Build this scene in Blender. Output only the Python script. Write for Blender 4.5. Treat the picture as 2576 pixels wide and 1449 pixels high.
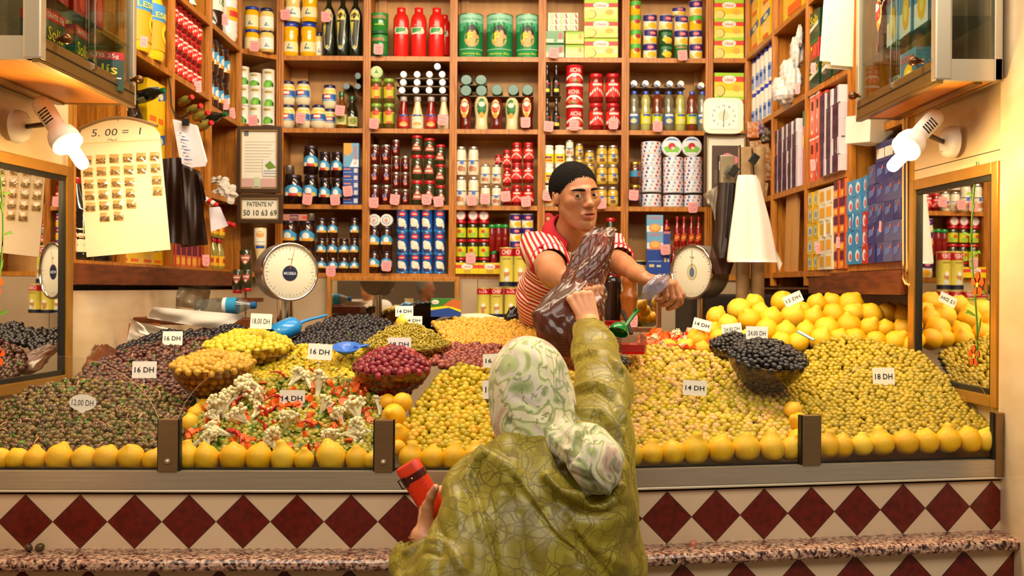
import bpy, bmesh, math, random
import numpy as np
from mathutils import Matrix, Vector
PI = math.pi
for o in list(bpy.data.objects): bpy.data.objects.remove(o)
SC = bpy.context.scene; COL = SC.collection
# ---------------------------------------------------------------- camera
F, CX, CY, CH, ROLL = 2504.0, 1288.0, 724.5, 1.6, math.radians(0.4)
cd = bpy.data.cameras.new('camera'); cam = bpy.data.objects.new('camera', cd); COL.objects.link(cam)
cd.sensor_width = 36; cd.lens = 36*F/2576; cd.clip_start = .05; cd.clip_end = 60
cam.matrix_world = Matrix.Translation((0, 0, CH)) @ Matrix.Rotation(PI/2, 4, 'X') @ Matrix.Rotation(ROLL, 4, 'Z')
cd.dof.use_dof = True; cd.dof.focus_distance = 2.75; cd.dof.aperture_fstop = 6.3
SC.camera = cam
SC.view_settings.view_transform = 'Standard'; SC.view_settings.look = 'None'
SC.view_settings.gamma = 1; SC.view_settings.exposure = 0.0; SC.view_settings.use_curve_mapping = False
SC.cycles.max_bounces = 8; SC.cycles.transparent_max_bounces = 16; SC.cycles.caustics_reflective = False
SC.cycles.caustics_refractive = False; SC.cycles.sample_clamp_indirect = 6
# ---------------------------------------------------------------- world and lights
w = bpy.data.worlds.new('street_daylight'); SC.world = w; w.use_nodes = True
w.node_tree.nodes['Background'].inputs[0].default_value = (1.0, .92, .80, 1)
w.node_tree.nodes['Background'].inputs[1].default_value = 0.22
def area(name, loc, target, sx, sy, power, col):
    l = bpy.data.lights.new(name, 'AREA'); l.shape = 'RECTANGLE'; l.size = sx; l.size_y = sy; l.energy = power; l.color = col
    o = bpy.data.objects.new(name, l); COL.objects.link(o); o.location = loc
    o.rotation_euler = (Vector(target)-Vector(loc)).to_track_quat('-Z', 'Y').to_euler(); return o
area('overhead_fill', (0.2, .2, 3.7), (0, 3.3, 1.2), 4.2, 1.4, 105, (1, .93, .80))  # added fill light overhead, aimed down at the heaps for top-down shading
area('ceiling_lamp_front', (-.55, 3.1, 3.55), (-.3, 4.3, 0.9), 1.6, .25, 54, (1, .83, .59))
area('ceiling_lamp_front_right', (.85, 3.1, 3.55), (.5, 4.3, 0.9), 1.6, .25, 54, (1, .83, .59))
area('ceiling_lamp_back', (0, 4.4, 3.58), (0, 5.7, 1.7), 2.2, .3, 27, (1, .80, .56))

def P(px, py, Y):
    u = (px-CX)/F; v = -(py-CY)/F; c, s = math.cos(ROLL), math.sin(ROLL)
    return Vector(((u*c-v*s)*Y, Y, CH+(u*s+v*c)*Y))
def proj(p):                                    # numpy (n,3) world -> photo pixels
    p = np.asarray(p, float); c, s = math.cos(ROLL), math.sin(ROLL)
    X = p[..., 0]/p[..., 1]; Z = (p[..., 2]-CH)/p[..., 1]
    return np.stack([CX+F*(X*c+Z*s), CY-F*(-X*s+Z*c)], -1)
# ---------------------------------------------------------------- materials
MATS = {}
def lin(h):
    if not isinstance(h, str): return tuple(h)[:3]
    h = h.lstrip('#'); o = []
    for i in (0, 2, 4):
        c = int(h[i:i+2], 16)/255; o.append(c/12.92 if c <= .04045 else ((c+.055)/1.055)**2.4)
    return tuple(o)
def mat(name, col='#888888', rough=.5, metal=0, spec=.5, trans=0, alpha=1, emis=0, noise=0, nscale=20, bump=0, bscale=60, ramp=None,
        coat=0, stretch=None, sss=0, dark=None, ior=1.45):
    """one procedural material; ramp = list of colours picked at random per piece; noise mixes towards `dark`"""
    if name in MATS: return MATS[name]
    m = bpy.data.materials.new(name); m.use_nodes = True; MATS[name] = m
    nt = m.node_tree; b = nt.nodes['Principled BSDF']; L = nt.links.new; N = nt.nodes.new
    c = lin(col); I = b.inputs
    I['Base Color'].default_value = (*c, 1); I['Roughness'].default_value = rough; I['Metallic'].default_value = metal
    I['Specular IOR Level'].default_value = spec; I['Transmission Weight'].default_value = trans; I['Alpha'].default_value = alpha
    I['Coat Weight'].default_value = coat; I['Coat Roughness'].default_value = .08; I['IOR'].default_value = ior
    if sss: I['Subsurface Weight'].default_value = sss; I['Subsurface Radius'].default_value = (.6, .3, .15); I['Subsurface Scale'].default_value = .02
    if emis: I['Emission Color'].default_value = (*c, 1); I['Emission Strength'].default_value = emis
    src = None; tc = None
    def coord():
        nonlocal tc
        if tc is None:
            t = N('ShaderNodeTexCoord'); tc = t.outputs['Object']
            if stretch:
                mp = N('ShaderNodeMapping'); mp.inputs['Scale'].default_value = stretch; L(tc, mp.inputs[0]); tc = mp.outputs[0]
        return tc
    if ramp:
        oi = N('ShaderNodeObjectInfo'); ge = N('ShaderNodeNewGeometry')
        ad = N('ShaderNodeMath'); ad.operation = 'ADD'; L(oi.outputs['Random'], ad.inputs[0]); L(ge.outputs['Random Per Island'], ad.inputs[1])
        fr = N('ShaderNodeMath'); fr.operation = 'FRACT'; L(ad.outputs[0], fr.inputs[0])
        cr = N('ShaderNodeValToRGB'); L(fr.outputs[0], cr.inputs[0]); e = cr.color_ramp.elements
        while len(e) < len(ramp): e.new(.5)
        for i, h in enumerate(ramp): e[i].position = i/max(1, len(ramp)-1); 
        for i, h in enumerate(ramp): e[i].color = (*lin(h), 1)
        src = cr.outputs[0]
    if noise:
        n = N('ShaderNodeTexNoise'); n.inputs['Scale'].default_value = nscale; n.inputs['Detail'].default_value = 4; L(coord(), n.inputs['Vector'])
        mr = N('ShaderNodeMapRange'); mr.inputs[1].default_value = .38; mr.inputs[2].default_value = .68; mr.inputs[4].default_value = noise; L(n.outputs[0], mr.inputs[0])
        mx = N('ShaderNodeMix'); mx.data_type = 'RGBA'; L(mr.outputs[0], mx.inputs[0])
        if src: L(src, mx.inputs[6])
        else: mx.inputs[6].default_value = (*c, 1)
        d = lin(dark) if dark else tuple(k*.35 for k in c); mx.inputs[7].default_value = (*d, 1); src = mx.outputs[2]
    if src: L(src, b.inputs['Base Color'])
    if bump:
        n = N('ShaderNodeTexNoise'); n.inputs['Scale'].default_value = bscale; n.inputs['Detail'].default_value = 3; L(coord(), n.inputs['Vector'])
        bp = N('ShaderNodeBump'); bp.inputs['Strength'].default_value = bump; bp.inputs['Distance'].default_value = .002
        L(n.outputs[0], bp.inputs['Height']); L(bp.outputs[0], b.inputs['Normal'])
    return m
def flat(col, rough=.45): return mat('ink_'+col.lstrip('#'), col, rough)
def thin_glass(name, tint='#ffffff', refl=1.0, rough=.02, body=0.0, bodycol='#ffffff'):
    if name in MATS: return MATS[name]
    m = bpy.data.materials.new(name); m.use_nodes = True; MATS[name] = m; nt = m.node_tree; nt.nodes.clear(); N = nt.nodes.new; L = nt.links.new
    o = N('ShaderNodeOutputMaterial'); t = N('ShaderNodeBsdfTransparent'); t.inputs[0].default_value = (*lin(tint), 1)
    g = N('ShaderNodeBsdfGlossy'); g.inputs['Roughness'].default_value = rough
    ge = N('ShaderNodeNewGeometry'); dt = N('ShaderNodeVectorMath'); dt.operation = 'DOT_PRODUCT'; L(ge.outputs['Normal'], dt.inputs[0]); L(ge.outputs['Incoming'], dt.inputs[1])
    def mth(op, a, b):
        q = N('ShaderNodeMath'); q.operation = op
        for i, x in enumerate((a, b)):
            if isinstance(x, (int, float)): q.inputs[i].default_value = x
            elif x is not None: L(x, q.inputs[i])
        return q.outputs[0]
    fr = mth('ADD', mth('MULTIPLY', mth('POWER', mth('SUBTRACT', 1.0, mth('ABSOLUTE', dt.outputs['Value'], None)), 5.0), .95), .045)
    mu = N('ShaderNodeMath'); mu.operation = 'MULTIPLY'; mu.use_clamp = True; mu.inputs[1].default_value = refl; L(fr, mu.inputs[0])
    mx = N('ShaderNodeMixShader'); L(mu.outputs[0], mx.inputs[0]); L(g.outputs[0], mx.inputs[2])
    if body:
        d = N('ShaderNodeBsdfDiffuse'); d.inputs[0].default_value = (*lin(bodycol), 1); m2 = N('ShaderNodeMixShader'); m2.inputs[0].default_value = body
        L(t.outputs[0], m2.inputs[1]); L(d.outputs[0], m2.inputs[2]); L(m2.outputs[0], mx.inputs[1])
    else: L(t.outputs[0], mx.inputs[1])
    L(mx.outputs[0], o.inputs[0]); return m
def wm(o): return (wm(o.parent) if o.parent else Matrix()) @ o.matrix_basis
# ---------------------------------------------------------------- mesh builder
class MB:
    def __init__(s): s.v = []; s.f = []; s.mi = []; s.ms = []; s.sm = []; s.n = 0
    def _m(s, m):
        if m not in s.ms: s.ms.append(m)
        return s.ms.index(m)
    def add(s, vs, fs, m, smooth=False):
        b = s.n; vs = [tuple(x) for x in vs]; s.v += vs; s.n += len(vs); k = s._m(m)
        for f in fs: s.f.append(tuple(b+i for i in f)); s.mi.append(k); s.sm.append(smooth)
        return s
    def box(s, c, d, m, rot=None, bev=0):
        hx, hy, hz = d[0]/2, d[1]/2, d[2]/2
        if bev and min(d) > 2.2*bev:
            bm = bmesh.new(); bmesh.ops.create_cube(bm, size=1); bmesh.ops.scale(bm, vec=d, verts=bm.verts)
            bmesh.ops.bevel(bm, geom=bm.edges[:], offset=bev, segments=2, affect='EDGES', profile=.7)
            vs = [Vector(v.co) for v in bm.verts]; fs = [[v.index for v in f.verts] for f in bm.faces]; bm.free()
        else:
            vs = [Vector((x*hx, y*hy, z*hz)) for x in (-1, 1) for y in (-1, 1) for z in (-1, 1)]
            fs = [(0, 1, 3, 2), (4, 6, 7, 5), (0, 4, 5, 1), (2, 3, 7, 6), (0, 2, 6, 4), (1, 5, 7, 3)]
        if rot is not None: vs = [rot @ v for v in vs]
        c = Vector(c); return s.add([v+c for v in vs], fs, m)
    def lathe(s, prof, m, seg=20, c=(0, 0, 0), cap=True, rot=None, sx=1, sy=1, smooth=True):
        vs = []; fs = []; n = len(prof); c = Vector(c)
        for r, z in prof:
            for k in range(seg):
                a = 2*PI*k/seg; p = Vector((r*math.cos(a)*sx, r*math.sin(a)*sy, z)); vs.append((rot @ p if rot is not None else p)+c)
        for i in range(n-1):
            for k in range(seg):
                k2 = (k+1) % seg; fs.append((i*seg+k, i*seg+k2, (i+1)*seg+k2, (i+1)*seg+k))
        s.add(vs, fs, m, smooth)
        if cap:
            if prof[0][0] > 1e-5: s.add(vs[:seg][::-1], [tuple(range(seg))], m)
            if prof[-1][0] > 1e-5: s.add(vs[-seg:], [tuple(range(seg))], m)
        return s
    def cyl(s, a, b, r, m, seg=12, r2=None):
        a = Vector(a); b = Vector(b); d = b-a; q = d.to_track_quat('Z', 'Y').to_matrix()
        return s.lathe([(r, 0), (r if r2 is None else r2, d.length)], m, seg, a, True, q)
    def tube(s, pts, r, m, seg=8, flatn=1.0):
        pts = [Vector(p) for p in pts]; n = len(pts); vs = []; up = Vector((0, 0, 1))
        for i, p in enumerate(pts):
            t = (pts[min(i+1, n-1)]-pts[max(i-1, 0)]).normalized(); a = t.cross(up)
            if a.length < .05: a = t.cross(Vector((0, 1, 0)))
            a.normalize(); b = a.cross(t); rr = r[i] if isinstance(r, (list, tuple)) else r
            for k in range(seg):
                an = 2*PI*k/seg; vs.append(p+a*math.cos(an)*rr+b*math.sin(an)*rr*flatn)
        fs = [(i*seg+k, i*seg+(k+1) % seg, (i+1)*seg+(k+1) % seg, (i+1)*seg+k) for i in range(n-1) for k in range(seg)]
        s.add(vs, fs, m, True); s.add(vs[:seg][::-1], [tuple(range(seg))], m, True); s.add(vs[-seg:], [tuple(range(seg))], m, True); return s
    def poly(s, pts, m): return s.add(pts, [tuple(range(len(pts)))], m)
    def prism(s, pts, off, m):                   # closed polygon pts extruded by vector off
        n = len(pts); off = Vector(off); a = [Vector(p) for p in pts]; b = [p+off for p in a]
        fs = [tuple(range(n)), tuple(range(2*n-1, n-1, -1))]+[(i, n+i, n+(i+1) % n, (i+1) % n) for i in range(n)]
        return s.add(a+b, fs, m)
    def sheet(s, grid, m, smooth=True):          # grid[i][j] of points
        r, c = len(grid), len(grid[0]); vs = [p for row in grid for p in row]
        return s.add(vs, [(i*c+j, i*c+j+1, (i+1)*c+j+1, (i+1)*c+j) for i in range(r-1) for j in range(c-1)], m, smooth)
    def mesh(s, name='m'):
        me = bpy.data.meshes.new(name); me.from_pydata(s.v, [], s.f)
        for m in s.ms: me.materials.append(m)
        me.polygons.foreach_set('material_index', s.mi); me.polygons.foreach_set('use_smooth', s.sm); me.update(); return me
    def build(s, name, parent=None, loc=None, **k):
        me = s.mesh(name)
        if loc is not None: me.transform(Matrix.Translation(-Vector(loc)))
        o = bpy.data.objects.new(name, me); COL.objects.link(o)
        if loc is not None: o.location = loc
        if parent is not None:
            o.parent = parent
            if loc is None: me.transform(wm(parent).inverted())
        return tag(o, **k)
def tag(o, label=None, cat=None, group=None, kind=None):
    if label: o['label'] = label
    if cat: o['category'] = cat
    if group: o['group'] = group
    if kind: o['kind'] = kind
    return o
def empty(name, loc, label=None, cat=None, group=None, rz=0):
    o = bpy.data.objects.new(name, None); COL.objects.link(o); o.location = loc; o.rotation_euler.z = rz; o.empty_display_size = .05
    return tag(o, label, cat, group)
def npmesh(name, V, Q, m, smooth=True):
    me = bpy.data.meshes.new(name); V = np.asarray(V, np.float32); Q = np.asarray(Q, np.int32); k = Q.shape[1]
    me.vertices.add(len(V)); me.vertices.foreach_set('co', V.ravel()); me.loops.add(Q.size); me.loops.foreach_set('vertex_index', Q.ravel())
    me.polygons.add(len(Q)); me.polygons.foreach_set('loop_start', np.arange(0, Q.size, k, dtype=np.int32))
    me.polygons.foreach_set('use_smooth', np.full(len(Q), smooth)); me.update(calc_edges=True)
    for q in (m if isinstance(m, list) else [m]): me.materials.append(q)
    return me
def link(name, me, parent=None, **k):
    o = bpy.data.objects.new(name, me); COL.objects.link(o); o.parent = parent; return tag(o, **k)
def kids(o, cache={}):
    if o not in cache: cache[o] = [c for c in bpy.data.objects if c.parent == o]
    return cache[o]
def dup(o, loc, rz=0, scale=(1, 1, 1), rot=None):
    c = o.copy(); COL.objects.link(c); c.location = loc; c.rotation_euler = rot if rot is not None else (0, 0, rz); c.scale = scale
    for ch in kids(o):
        d = ch.copy(); COL.objects.link(d); d.parent = c
        for g in kids(ch): e = g.copy(); COL.objects.link(e); e.parent = d
    return c
TX = {}
def text_mesh(t, bold=.0):
    """verts (x,y) with cap height 1 and width w, faces"""
    if (t, bold) in TX: return TX[(t, bold)]
    cu = bpy.data.curves.new('t', 'FONT'); cu.body = t; cu.size = 1; cu.resolution_u = 2; cu.offset = bold; cu.fill_mode = 'FRONT'
    ob = bpy.data.objects.new('t', cu); me = bpy.data.meshes.new_from_object(ob)
    vs = [(v.co.x, v.co.y) for v in me.vertices]; fs = [tuple(p.vertices) for p in me.polygons]
    bpy.data.objects.remove(ob); bpy.data.meshes.remove(me); bpy.data.curves.remove(cu)
    if not vs: vs = [(0, 0)]
    x0 = min(v[0] for v in vs); x1 = max(v[0] for v in vs); h = .7
    vs = [((x-x0)/h, y/h) for x, y in vs]; TX[(t, bold)] = (vs, fs, (x1-x0)/h); return TX[(t, bold)]
def decal(mb, items, fmap, layer0=1):
    """items in (u in -1..1, v in 0..1); fmap(u, v, layer) -> point; aspect: half-width of u in units of v height"""
    for li, it in enumerate(items):
        k = it[0]; ly = layer0+li; col = it[-1]; m = col if not isinstance(col, str) else flat(col)
        if k == 'r':
            _, u0, v0, u1, v1 = it[:5]; nu = max(2, int((u1-u0)*8)); nv = max(1, int((v1-v0)*8))
            mb.sheet([[fmap(u0+(u1-u0)*i/nu, v0+(v1-v0)*j/nv, ly) for i in range(nu+1)] for j in range(nv+1)], m)
        elif k == 'e':
            _, cu, cv, ru, rv = it[:5]; n = 18; vs = [fmap(cu, cv, ly)]
            for q in (.5, 1): vs += [fmap(cu+ru*q*math.cos(2*PI*i/n), cv+rv*q*math.sin(2*PI*i/n), ly) for i in range(n)]
            fs = [(0, 1+i, 1+(i+1) % n) for i in range(n)]+[(1+i, 1+n+i, 1+n+(i+1) % n, 1+(i+1) % n) for i in range(n)]
            mb.add(vs, fs, m)
        elif k == 'p':
            bm = bmesh.new(); bm.faces.new([bm.verts.new((u, v, 0)) for u, v in it[1]]); bmesh.ops.triangulate(bm, faces=bm.faces[:])
            for q in np.arange(-1, 1.01, .25): bmesh.ops.bisect_plane(bm, geom=bm.verts[:]+bm.edges[:]+bm.faces[:], plane_co=(q, 0, 0), plane_no=(1, 0, 0))
            for q in np.arange(.1, 1, .15): bmesh.ops.bisect_plane(bm, geom=bm.verts[:]+bm.edges[:]+bm.faces[:], plane_co=(0, q, 0), plane_no=(0, 1, 0))
            bm.verts.index_update(); mb.add([fmap(v.co.x, v.co.y, ly) for v in bm.verts], [[v.index for v in f.verts] for f in bm.faces], m); bm.free()
        elif k == 't':
            _, s_, cu, cv, wu, hv = it[:6]; vs, fs, tw = text_mesh(s_, .01)
            bm = bmesh.new(); bv = [bm.verts.new((cu+(x/tw-.5)*wu, cv+(y-.5)*hv, 0)) for x, y in vs]
            for f_ in fs:
                try: bm.faces.new([bv[i] for i in f_])
                except ValueError: pass
            if wu > .5:
                for q in np.arange(cu-wu/2, cu+wu/2, .09): bmesh.ops.bisect_plane(bm, geom=bm.verts[:]+bm.edges[:]+bm.faces[:], plane_co=(q, 0, 0), plane_no=(1, 0, 0))
            bm.verts.index_update(); mb.add([fmap(v.co.x, v.co.y, ly+1) for v in bm.verts], [[v.index for v in f.verts] for f in bm.faces], m); bm.free()
        elif k == 'T':                               # rotated text, reading upwards
            _, s_, cu, cv, wu, hv = it[:6]; vs, fs, tw = text_mesh(s_, .01)
            mb.add([fmap(cu-(y-.5)*wu, cv+(x/tw-.5)*hv, ly) for x, y in vs], fs, m)
    return mb
# ================================================================ materials of the place
WOOD = mat('varnished_pine', '#C27C26', .38, noise=.75, nscale=9, stretch=(9, 9, .8), dark='#8A4A16', bump=.12, bscale=20)
WOODH = mat('varnished_pine_shelf', '#B87628', .4, noise=.7, nscale=9, stretch=(.8, 9, 9), dark='#8A4B1C')
WOODB = mat('plywood_back', '#CE9A58', .5, noise=.6, nscale=4, stretch=(5, 5, .7), dark='#B97F45')
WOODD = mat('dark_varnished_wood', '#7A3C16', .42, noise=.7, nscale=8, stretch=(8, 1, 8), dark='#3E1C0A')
MARBLE = mat('cream_marble', '#E3C9A2', .25, noise=.55, nscale=3.5, stretch=(1, 1, 2.5), dark='#C9A578', coat=.3)
MARBD = mat('dull_wall_tile', '#B59C7C', .45, noise=.5, nscale=3, dark='#94795A')
BRONZE = mat('bronze_aluminium', '#9A7A52', .36, .75, noise=.35, nscale=6, stretch=(.6, 6, 60), dark='#7D613E', bump=.06, bscale=200)
STEEL = mat('brushed_steel', '#CDB99C', .30, .6, noise=.3, nscale=8, stretch=(.5, 5, 70), dark='#8F7C66')
GOLD = mat('gold_anodised_frame', '#D8A24A', .3, .8, noise=.3, nscale=10, dark='#A87A30')
ALU = mat('champagne_aluminium', '#CDBB9C', .3, .6)
RUBBER = mat('black_gasket', '#14110D', .5)
MIRROR = mat('mirror_silver', '#E8E4DC', .015, 1)
GLASS = thin_glass('clear_pane', '#FAFAF6', .45)
GLASSD = thin_glass('cabinet_pane', '#E4E8E2', .4)
WHITEP = mat('white_plastic', '#EFE6DA', .35)
CREAMT = mat('cream_tile', '#DDBE99', .3, noise=.25, nscale=6, dark='#CDAA82', coat=.15)
REDT = mat('oxblood_tile', '#6E1D0F', .3, noise=.55, nscale=60, dark='#33100A', coat=.25)
GROUT = mat('dark_grout', '#3A2A1C', .8)
PAINT = mat('ceiling_paint', '#D8C7AE', .8)
def granite():
    m = bpy.data.materials.new('granite'); m.use_nodes = True; nt = m.node_tree; b = nt.nodes['Principled BSDF']; N = nt.nodes.new; L = nt.links.new
    tc = N('ShaderNodeTexCoord'); v = N('ShaderNodeTexVoronoi'); v.inputs['Scale'].default_value = 150; L(tc.outputs['Object'], v.inputs['Vector'])
    n = N('ShaderNodeTexNoise'); n.inputs['Scale'].default_value = 75; n.inputs['Detail'].default_value = 5; L(tc.outputs['Object'], n.inputs['Vector'])
    s = N('ShaderNodeSeparateColor'); L(v.outputs['Color'], s.inputs[0]); a = N('ShaderNodeMath'); a.operation = 'MULTIPLY_ADD'; a.inputs[1].default_value = .45
    L(s.outputs[0], a.inputs[0]); L(n.outputs[0], a.inputs[2])
    cr = N('ShaderNodeValToRGB'); e = cr.color_ramp.elements; L(a.outputs[0], cr.inputs[0])
    for i, (p, h) in enumerate([(.45, '#1C110E'), (.56, '#4A2E26'), (.66, '#8C6150'), (.78, '#B98A70'), (.95, '#D3AE90')]):
        if i > 1: e.new(p)
        e[i].position = p; e[i].color = (*lin(h), 1)
    L(cr.outputs[0], b.inputs['Base Color']); b.inputs['Roughness'].default_value = .22; return m
GRANITE = granite()
# ================================================================ room shell
def wall(name, pts, off, m, **k): return MB().prism(pts, off, m).build(name, kind='structure', **k)
MB().box((0, 3.0, -.05), (9, 9, .1), mat('street_paving', '#8C7B66', .6, noise=.4, nscale=5)).build('floor', kind='structure')
MB().box((0, 4.7, 3.75), (4.4, 4.0, .1), PAINT).build('ceiling', kind='structure')
MB().box((0, 6.2, 1.87), (4.6, .1, 3.75), MARBD).build('wall_back', kind='structure')
MB().box((-1.95, 4.9, 1.87), (.1, 2.6, 3.75), MARBD).build('wall_left', kind='structure')
MB().box((1.85, 4.9, 1.87), (.1, 2.6, 3.75), MARBD).build('wall_right', kind='structure')
MB().box((0, -3.2, 1.7), (9, .2, 3.4), mat('street_plaster', '#C9A880', .8, noise=.4, nscale=1.5, dark='#A98A66')).build('wall_street_added', kind='structure')  # unseen wall added behind the camera to warm reflections and cut sky light
XL, XR = -1.55, 1.412
def pilaster(name, x0, x1, y0, y1, seams):
    m = MB(); s = 1 if x0 < 0 else -1; xi, xo = (x1, x0) if s > 0 else (x0, x1); k = .086 if s > 0 else .063
    q = [(xi, y1), (xi-s*k*(y1-y0), y0), (xo, y0), (xo, y1)]; q = q if s < 0 else q[::-1]
    m.prism([(x, y, 0) for x, y in q], (0, 0, 3.75), MARBLE)
    for z in seams: m.prism([(xi+s*.001, y1, z), (xi-s*k*(y1-y0)+s*.001, y0, z), (xi-s*k*(y1-y0)-s*.02, y0, z), (xi-s*.02, y1, z)], (0, 0, .0025), GROUT)
    m.build(name, kind='structure')
pilaster('wall_left_front', -2.0, XL, 2.0, 3.47, (1.02, 1.96, 2.4))
pilaster('wall_right_front', XR, 1.9, 2.9, 3.50, (1.25, 2.02, 2.5))
m = MB(); m.box((1.75, 2.82, 1.87), (.66, .16, 3.75), MARBLE)
m.box((1.422, 2.737, 1.3), (.005, .004, 3.7), GROUT)
for z in (1.28, 1.53, 2.3): m.box((1.6, 2.7395, z), (.34, .002, .0025), GROUT)
m.build('wall_right_facade', kind='structure')
m = MB(); m.box((1.452, 2.724, 1.3), (.020, .03, 3.2), GOLD); m.build('trim_1', kind='structure')
MB().box((XL+.004, 3.476, 1.95), (.02, .016, 3.5), GOLD).build('lit_edge_strip', kind='structure')  # gold strip stands in for the lamp-lit edge of the left wall
MB().box((XR-.004, 3.506, 1.95), (.02, .016, 3.5), GOLD).build('trim_3', kind='structure')
# lower side walls behind the heaps (pale tile under the hanging shelves)
MB().box((-1.66, 4.7, .8), (.2, 2.4, 1.56), MARBLE).build('wall_left_lower', kind='structure')
MB().box((1.70, 4.7, .8), (.16, 2.36, 1.56), MARBD).build('wall_right_lower', kind='structure')
m = MB(); m.box((0, 5.98, .83), (3.1, .34, 1.66), MARBD)
for x in (-.9, -.2, .15, .75): m.box((x, 5.809, 1.4), (.003, .002, .5), GROUT)
m.build('wall_back_lower', kind='structure')
# ================================================================ display counter
def CL(x): return 2.648+.031*x if x < .135 else 2.627+.186*x
def PC(px, py, off=0):
    k = P(px, py, 1.0).x; a, b = (2.648, .031) if px < 1415 else (2.627, .186)
    return P(px, py, (a+off)/(1-b*k))
def zc(y, px=500, off=0): return PC(px, y, off).z
XA, XB, XE = -1.75, .135, 1.44
def strip(m, z0, z1, o0, o1, mt, xa=XA, xe=XE):   # bar along the bent counter line between depth offsets o0<o1
    for a, b in ((xa, XB), (XB, xe)):
        A = [(a, CL(a)+o0), (b, CL(b)+o0), (b, CL(b)+o1), (a, CL(a)+o1)]
        m.prism([(x, y, z0) for x, y in A], (0, 0, z1-z0), mt)
counter = empty('display_counter', (0, CL(0), 0), 'tiled olive display counter with granite ledge, steel rail and rounded glass', 'counter')
ZT, ZB = zc(1243), zc(1379)
GY = -.115                                          # ledge front offset
m = MB(); strip(m, 0, ZT, 0, .06, GROUT); strip(m, ZB, ZT, -.004, .0, CREAMT)
def tips(px0, px1, pitch, left):
    x0 = PC(px0, 1245).x; out = []; d = pitch/math.sqrt(1+(.031 if left else .186)**2)
    x = x0
    while x > (XA if left else XB-.03): out.append(x); x -= d
    x = x0+d
    while x < (XB if left else XE): out.append(x); x += d
    return out
def diamonds(m, xs, hw, zm, hh, off, left, lo=None):
    for x in xs:
        if left and x+hw > XB+.06: continue
        f = lambda dx, dz, e, s: (x+dx*s, (2.648+.031*(x+dx*s) if left else 2.627+.186*(x+dx*s))+off-e, zm+dz*s)
        lim = XE-x
        for e, s, mt in ((.0052, 1.0, GROUT), (.0058, .972, REDT)):
            pts = [(-hw, 0), (0, -hh), (hw, 0), (0, hh)]
            if lim < hw: r = lim/hw; pts = [(-hw, 0), (0, -hh), (lim, -hh*(1-r)), (lim, hh*(1-r)), (0, hh)] if lim > 0 else []
            if pts: m.poly([f(a, b, e, s) for a, b in pts], mt)
hw = .0706; hh = (ZT-ZB)/2
diamonds(m, tips(884, 0, .1413, True), hw, (ZT+ZB)/2, hh, 0, True)
diamonds(m, tips(1677.7, 0, .1405, False), hw*.985, (ZT+ZB)/2, hh, 0, False)
m.build('tiled_panel', counter)
zg1 = ZB; zg0 = PC(500, 1439, GY).z
m = MB(); strip(m, 0, zg0, GY+.03, .0, CREAMT); Zl = zg0-.083
for zz in (zg0-.0845, zg0-.0845-.169):
    diamonds(m, [x for x in tips(893, 0, .165, True)], .0825, zz, .083, GY+.03+.0045, True)
    diamonds(m, [x for x in tips(1704, 0, .165, False)], .081, zz, .083, GY+.03+.0045, False)
m.build('tiled_panel', counter)
m = MB()
for a, b in ((XA, XB), (XB, 1.60)):
    q = []
    for x in (a, b):
        y = CL(x); t = zg1-zg0; row = [(x, y+.0, zg1), (x, y+GY+.006, zg1)]
        row += [(x, y+GY+.006-.010*math.sin(k*PI/6), zg0+t/2+t/2*math.cos(k*PI/6)) for k in range(1, 6)]
        row += [(x, y+GY+.006, zg0), (x, y, zg0)]; q.append(row)
    m.sheet(q, GRANITE, False)
m.build('granite_ledge', counter, label='speckled pink and black granite ledge')
zr1, zr0 = zc(1186, off=-.022), zc(1231, off=-.022)
m = MB(); strip(m, zr0, zr1, -.022, .02, STEEL, XA, 1.425); m.build('metal_rail', counter, label='brushed metal rail')
m = MB(); zb0 = zc(1242, off=-.03)
for a, b in ((XA, XB), (XB, 1.435)):
    m.tube([(x, CL(x)-.016, (zb0+zr0)/2) for x in (a, b)], (zr0-zb0)/2, mat('pale_bead', '#F2E4C4', .25, .3), 12)
m.build('bead_trim', counter, label='shiny cream bead under the rail')
# posts and glass
posts = [(398, 447, 1055), (942, 988, 1057), (1494, 1540, 1056), (2018, 2062, 1045)]
zp = [PC((a+b)/2, y, -.02).z for a, b, y in posts]
for (a, b, y), z1 in zip(posts, zp):
    pa, pb = PC(a, 1100, -.024), PC(b, 1100, -.024); m = MB()
    c = (pa+pb)/2; an = math.atan2(pb.y-pa.y, pb.x-pa.x); R = Matrix.Rotation(an, 3, 'Z'); W = (pb-pa).xy.length
    m.box((c.x, c.y+.012, (z1+zr1)/2), (W, .03, z1-zr1), BRONZE, R, .0015)
    for s in (-1, 1): m.box(Vector((c.x, c.y+.014, (z1+zr1)/2))+R @ Vector((s*(W/2+.002), 0, 0)), (.004, .02, z1-zr1), RUBBER, R)
    if a < 1500:
        q = Vector((c.x, c.y-.003, zr1+.026 if a > 500 else zr1+.027)); m.lathe([(.0001, -.007), (.006, -.005), (.008, 0), (.008, .004)], STEEL, 12, q, rot=Matrix.Rotation(-PI/2, 3, 'X'))
    m.build('post', counter)
m = MB(); A, B = PC(2503, 1100, -.024), PC(2541, 1100, -.024); ztop = PC(2520, 1036).z
m.box(((A.x+B.x)/2, (A.y+B.y)/2+.012, (ztop+zr0)/2), ((B-A).x, .03, ztop-zr0), BRONZE, Matrix.Rotation(math.atan(.186), 3, 'Z'), .0015)
m.box((A.x-.002, A.y+.014, (ztop+zr1)/2), (.004, .02, ztop-zr1), RUBBER); m.build('post', counter)
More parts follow.
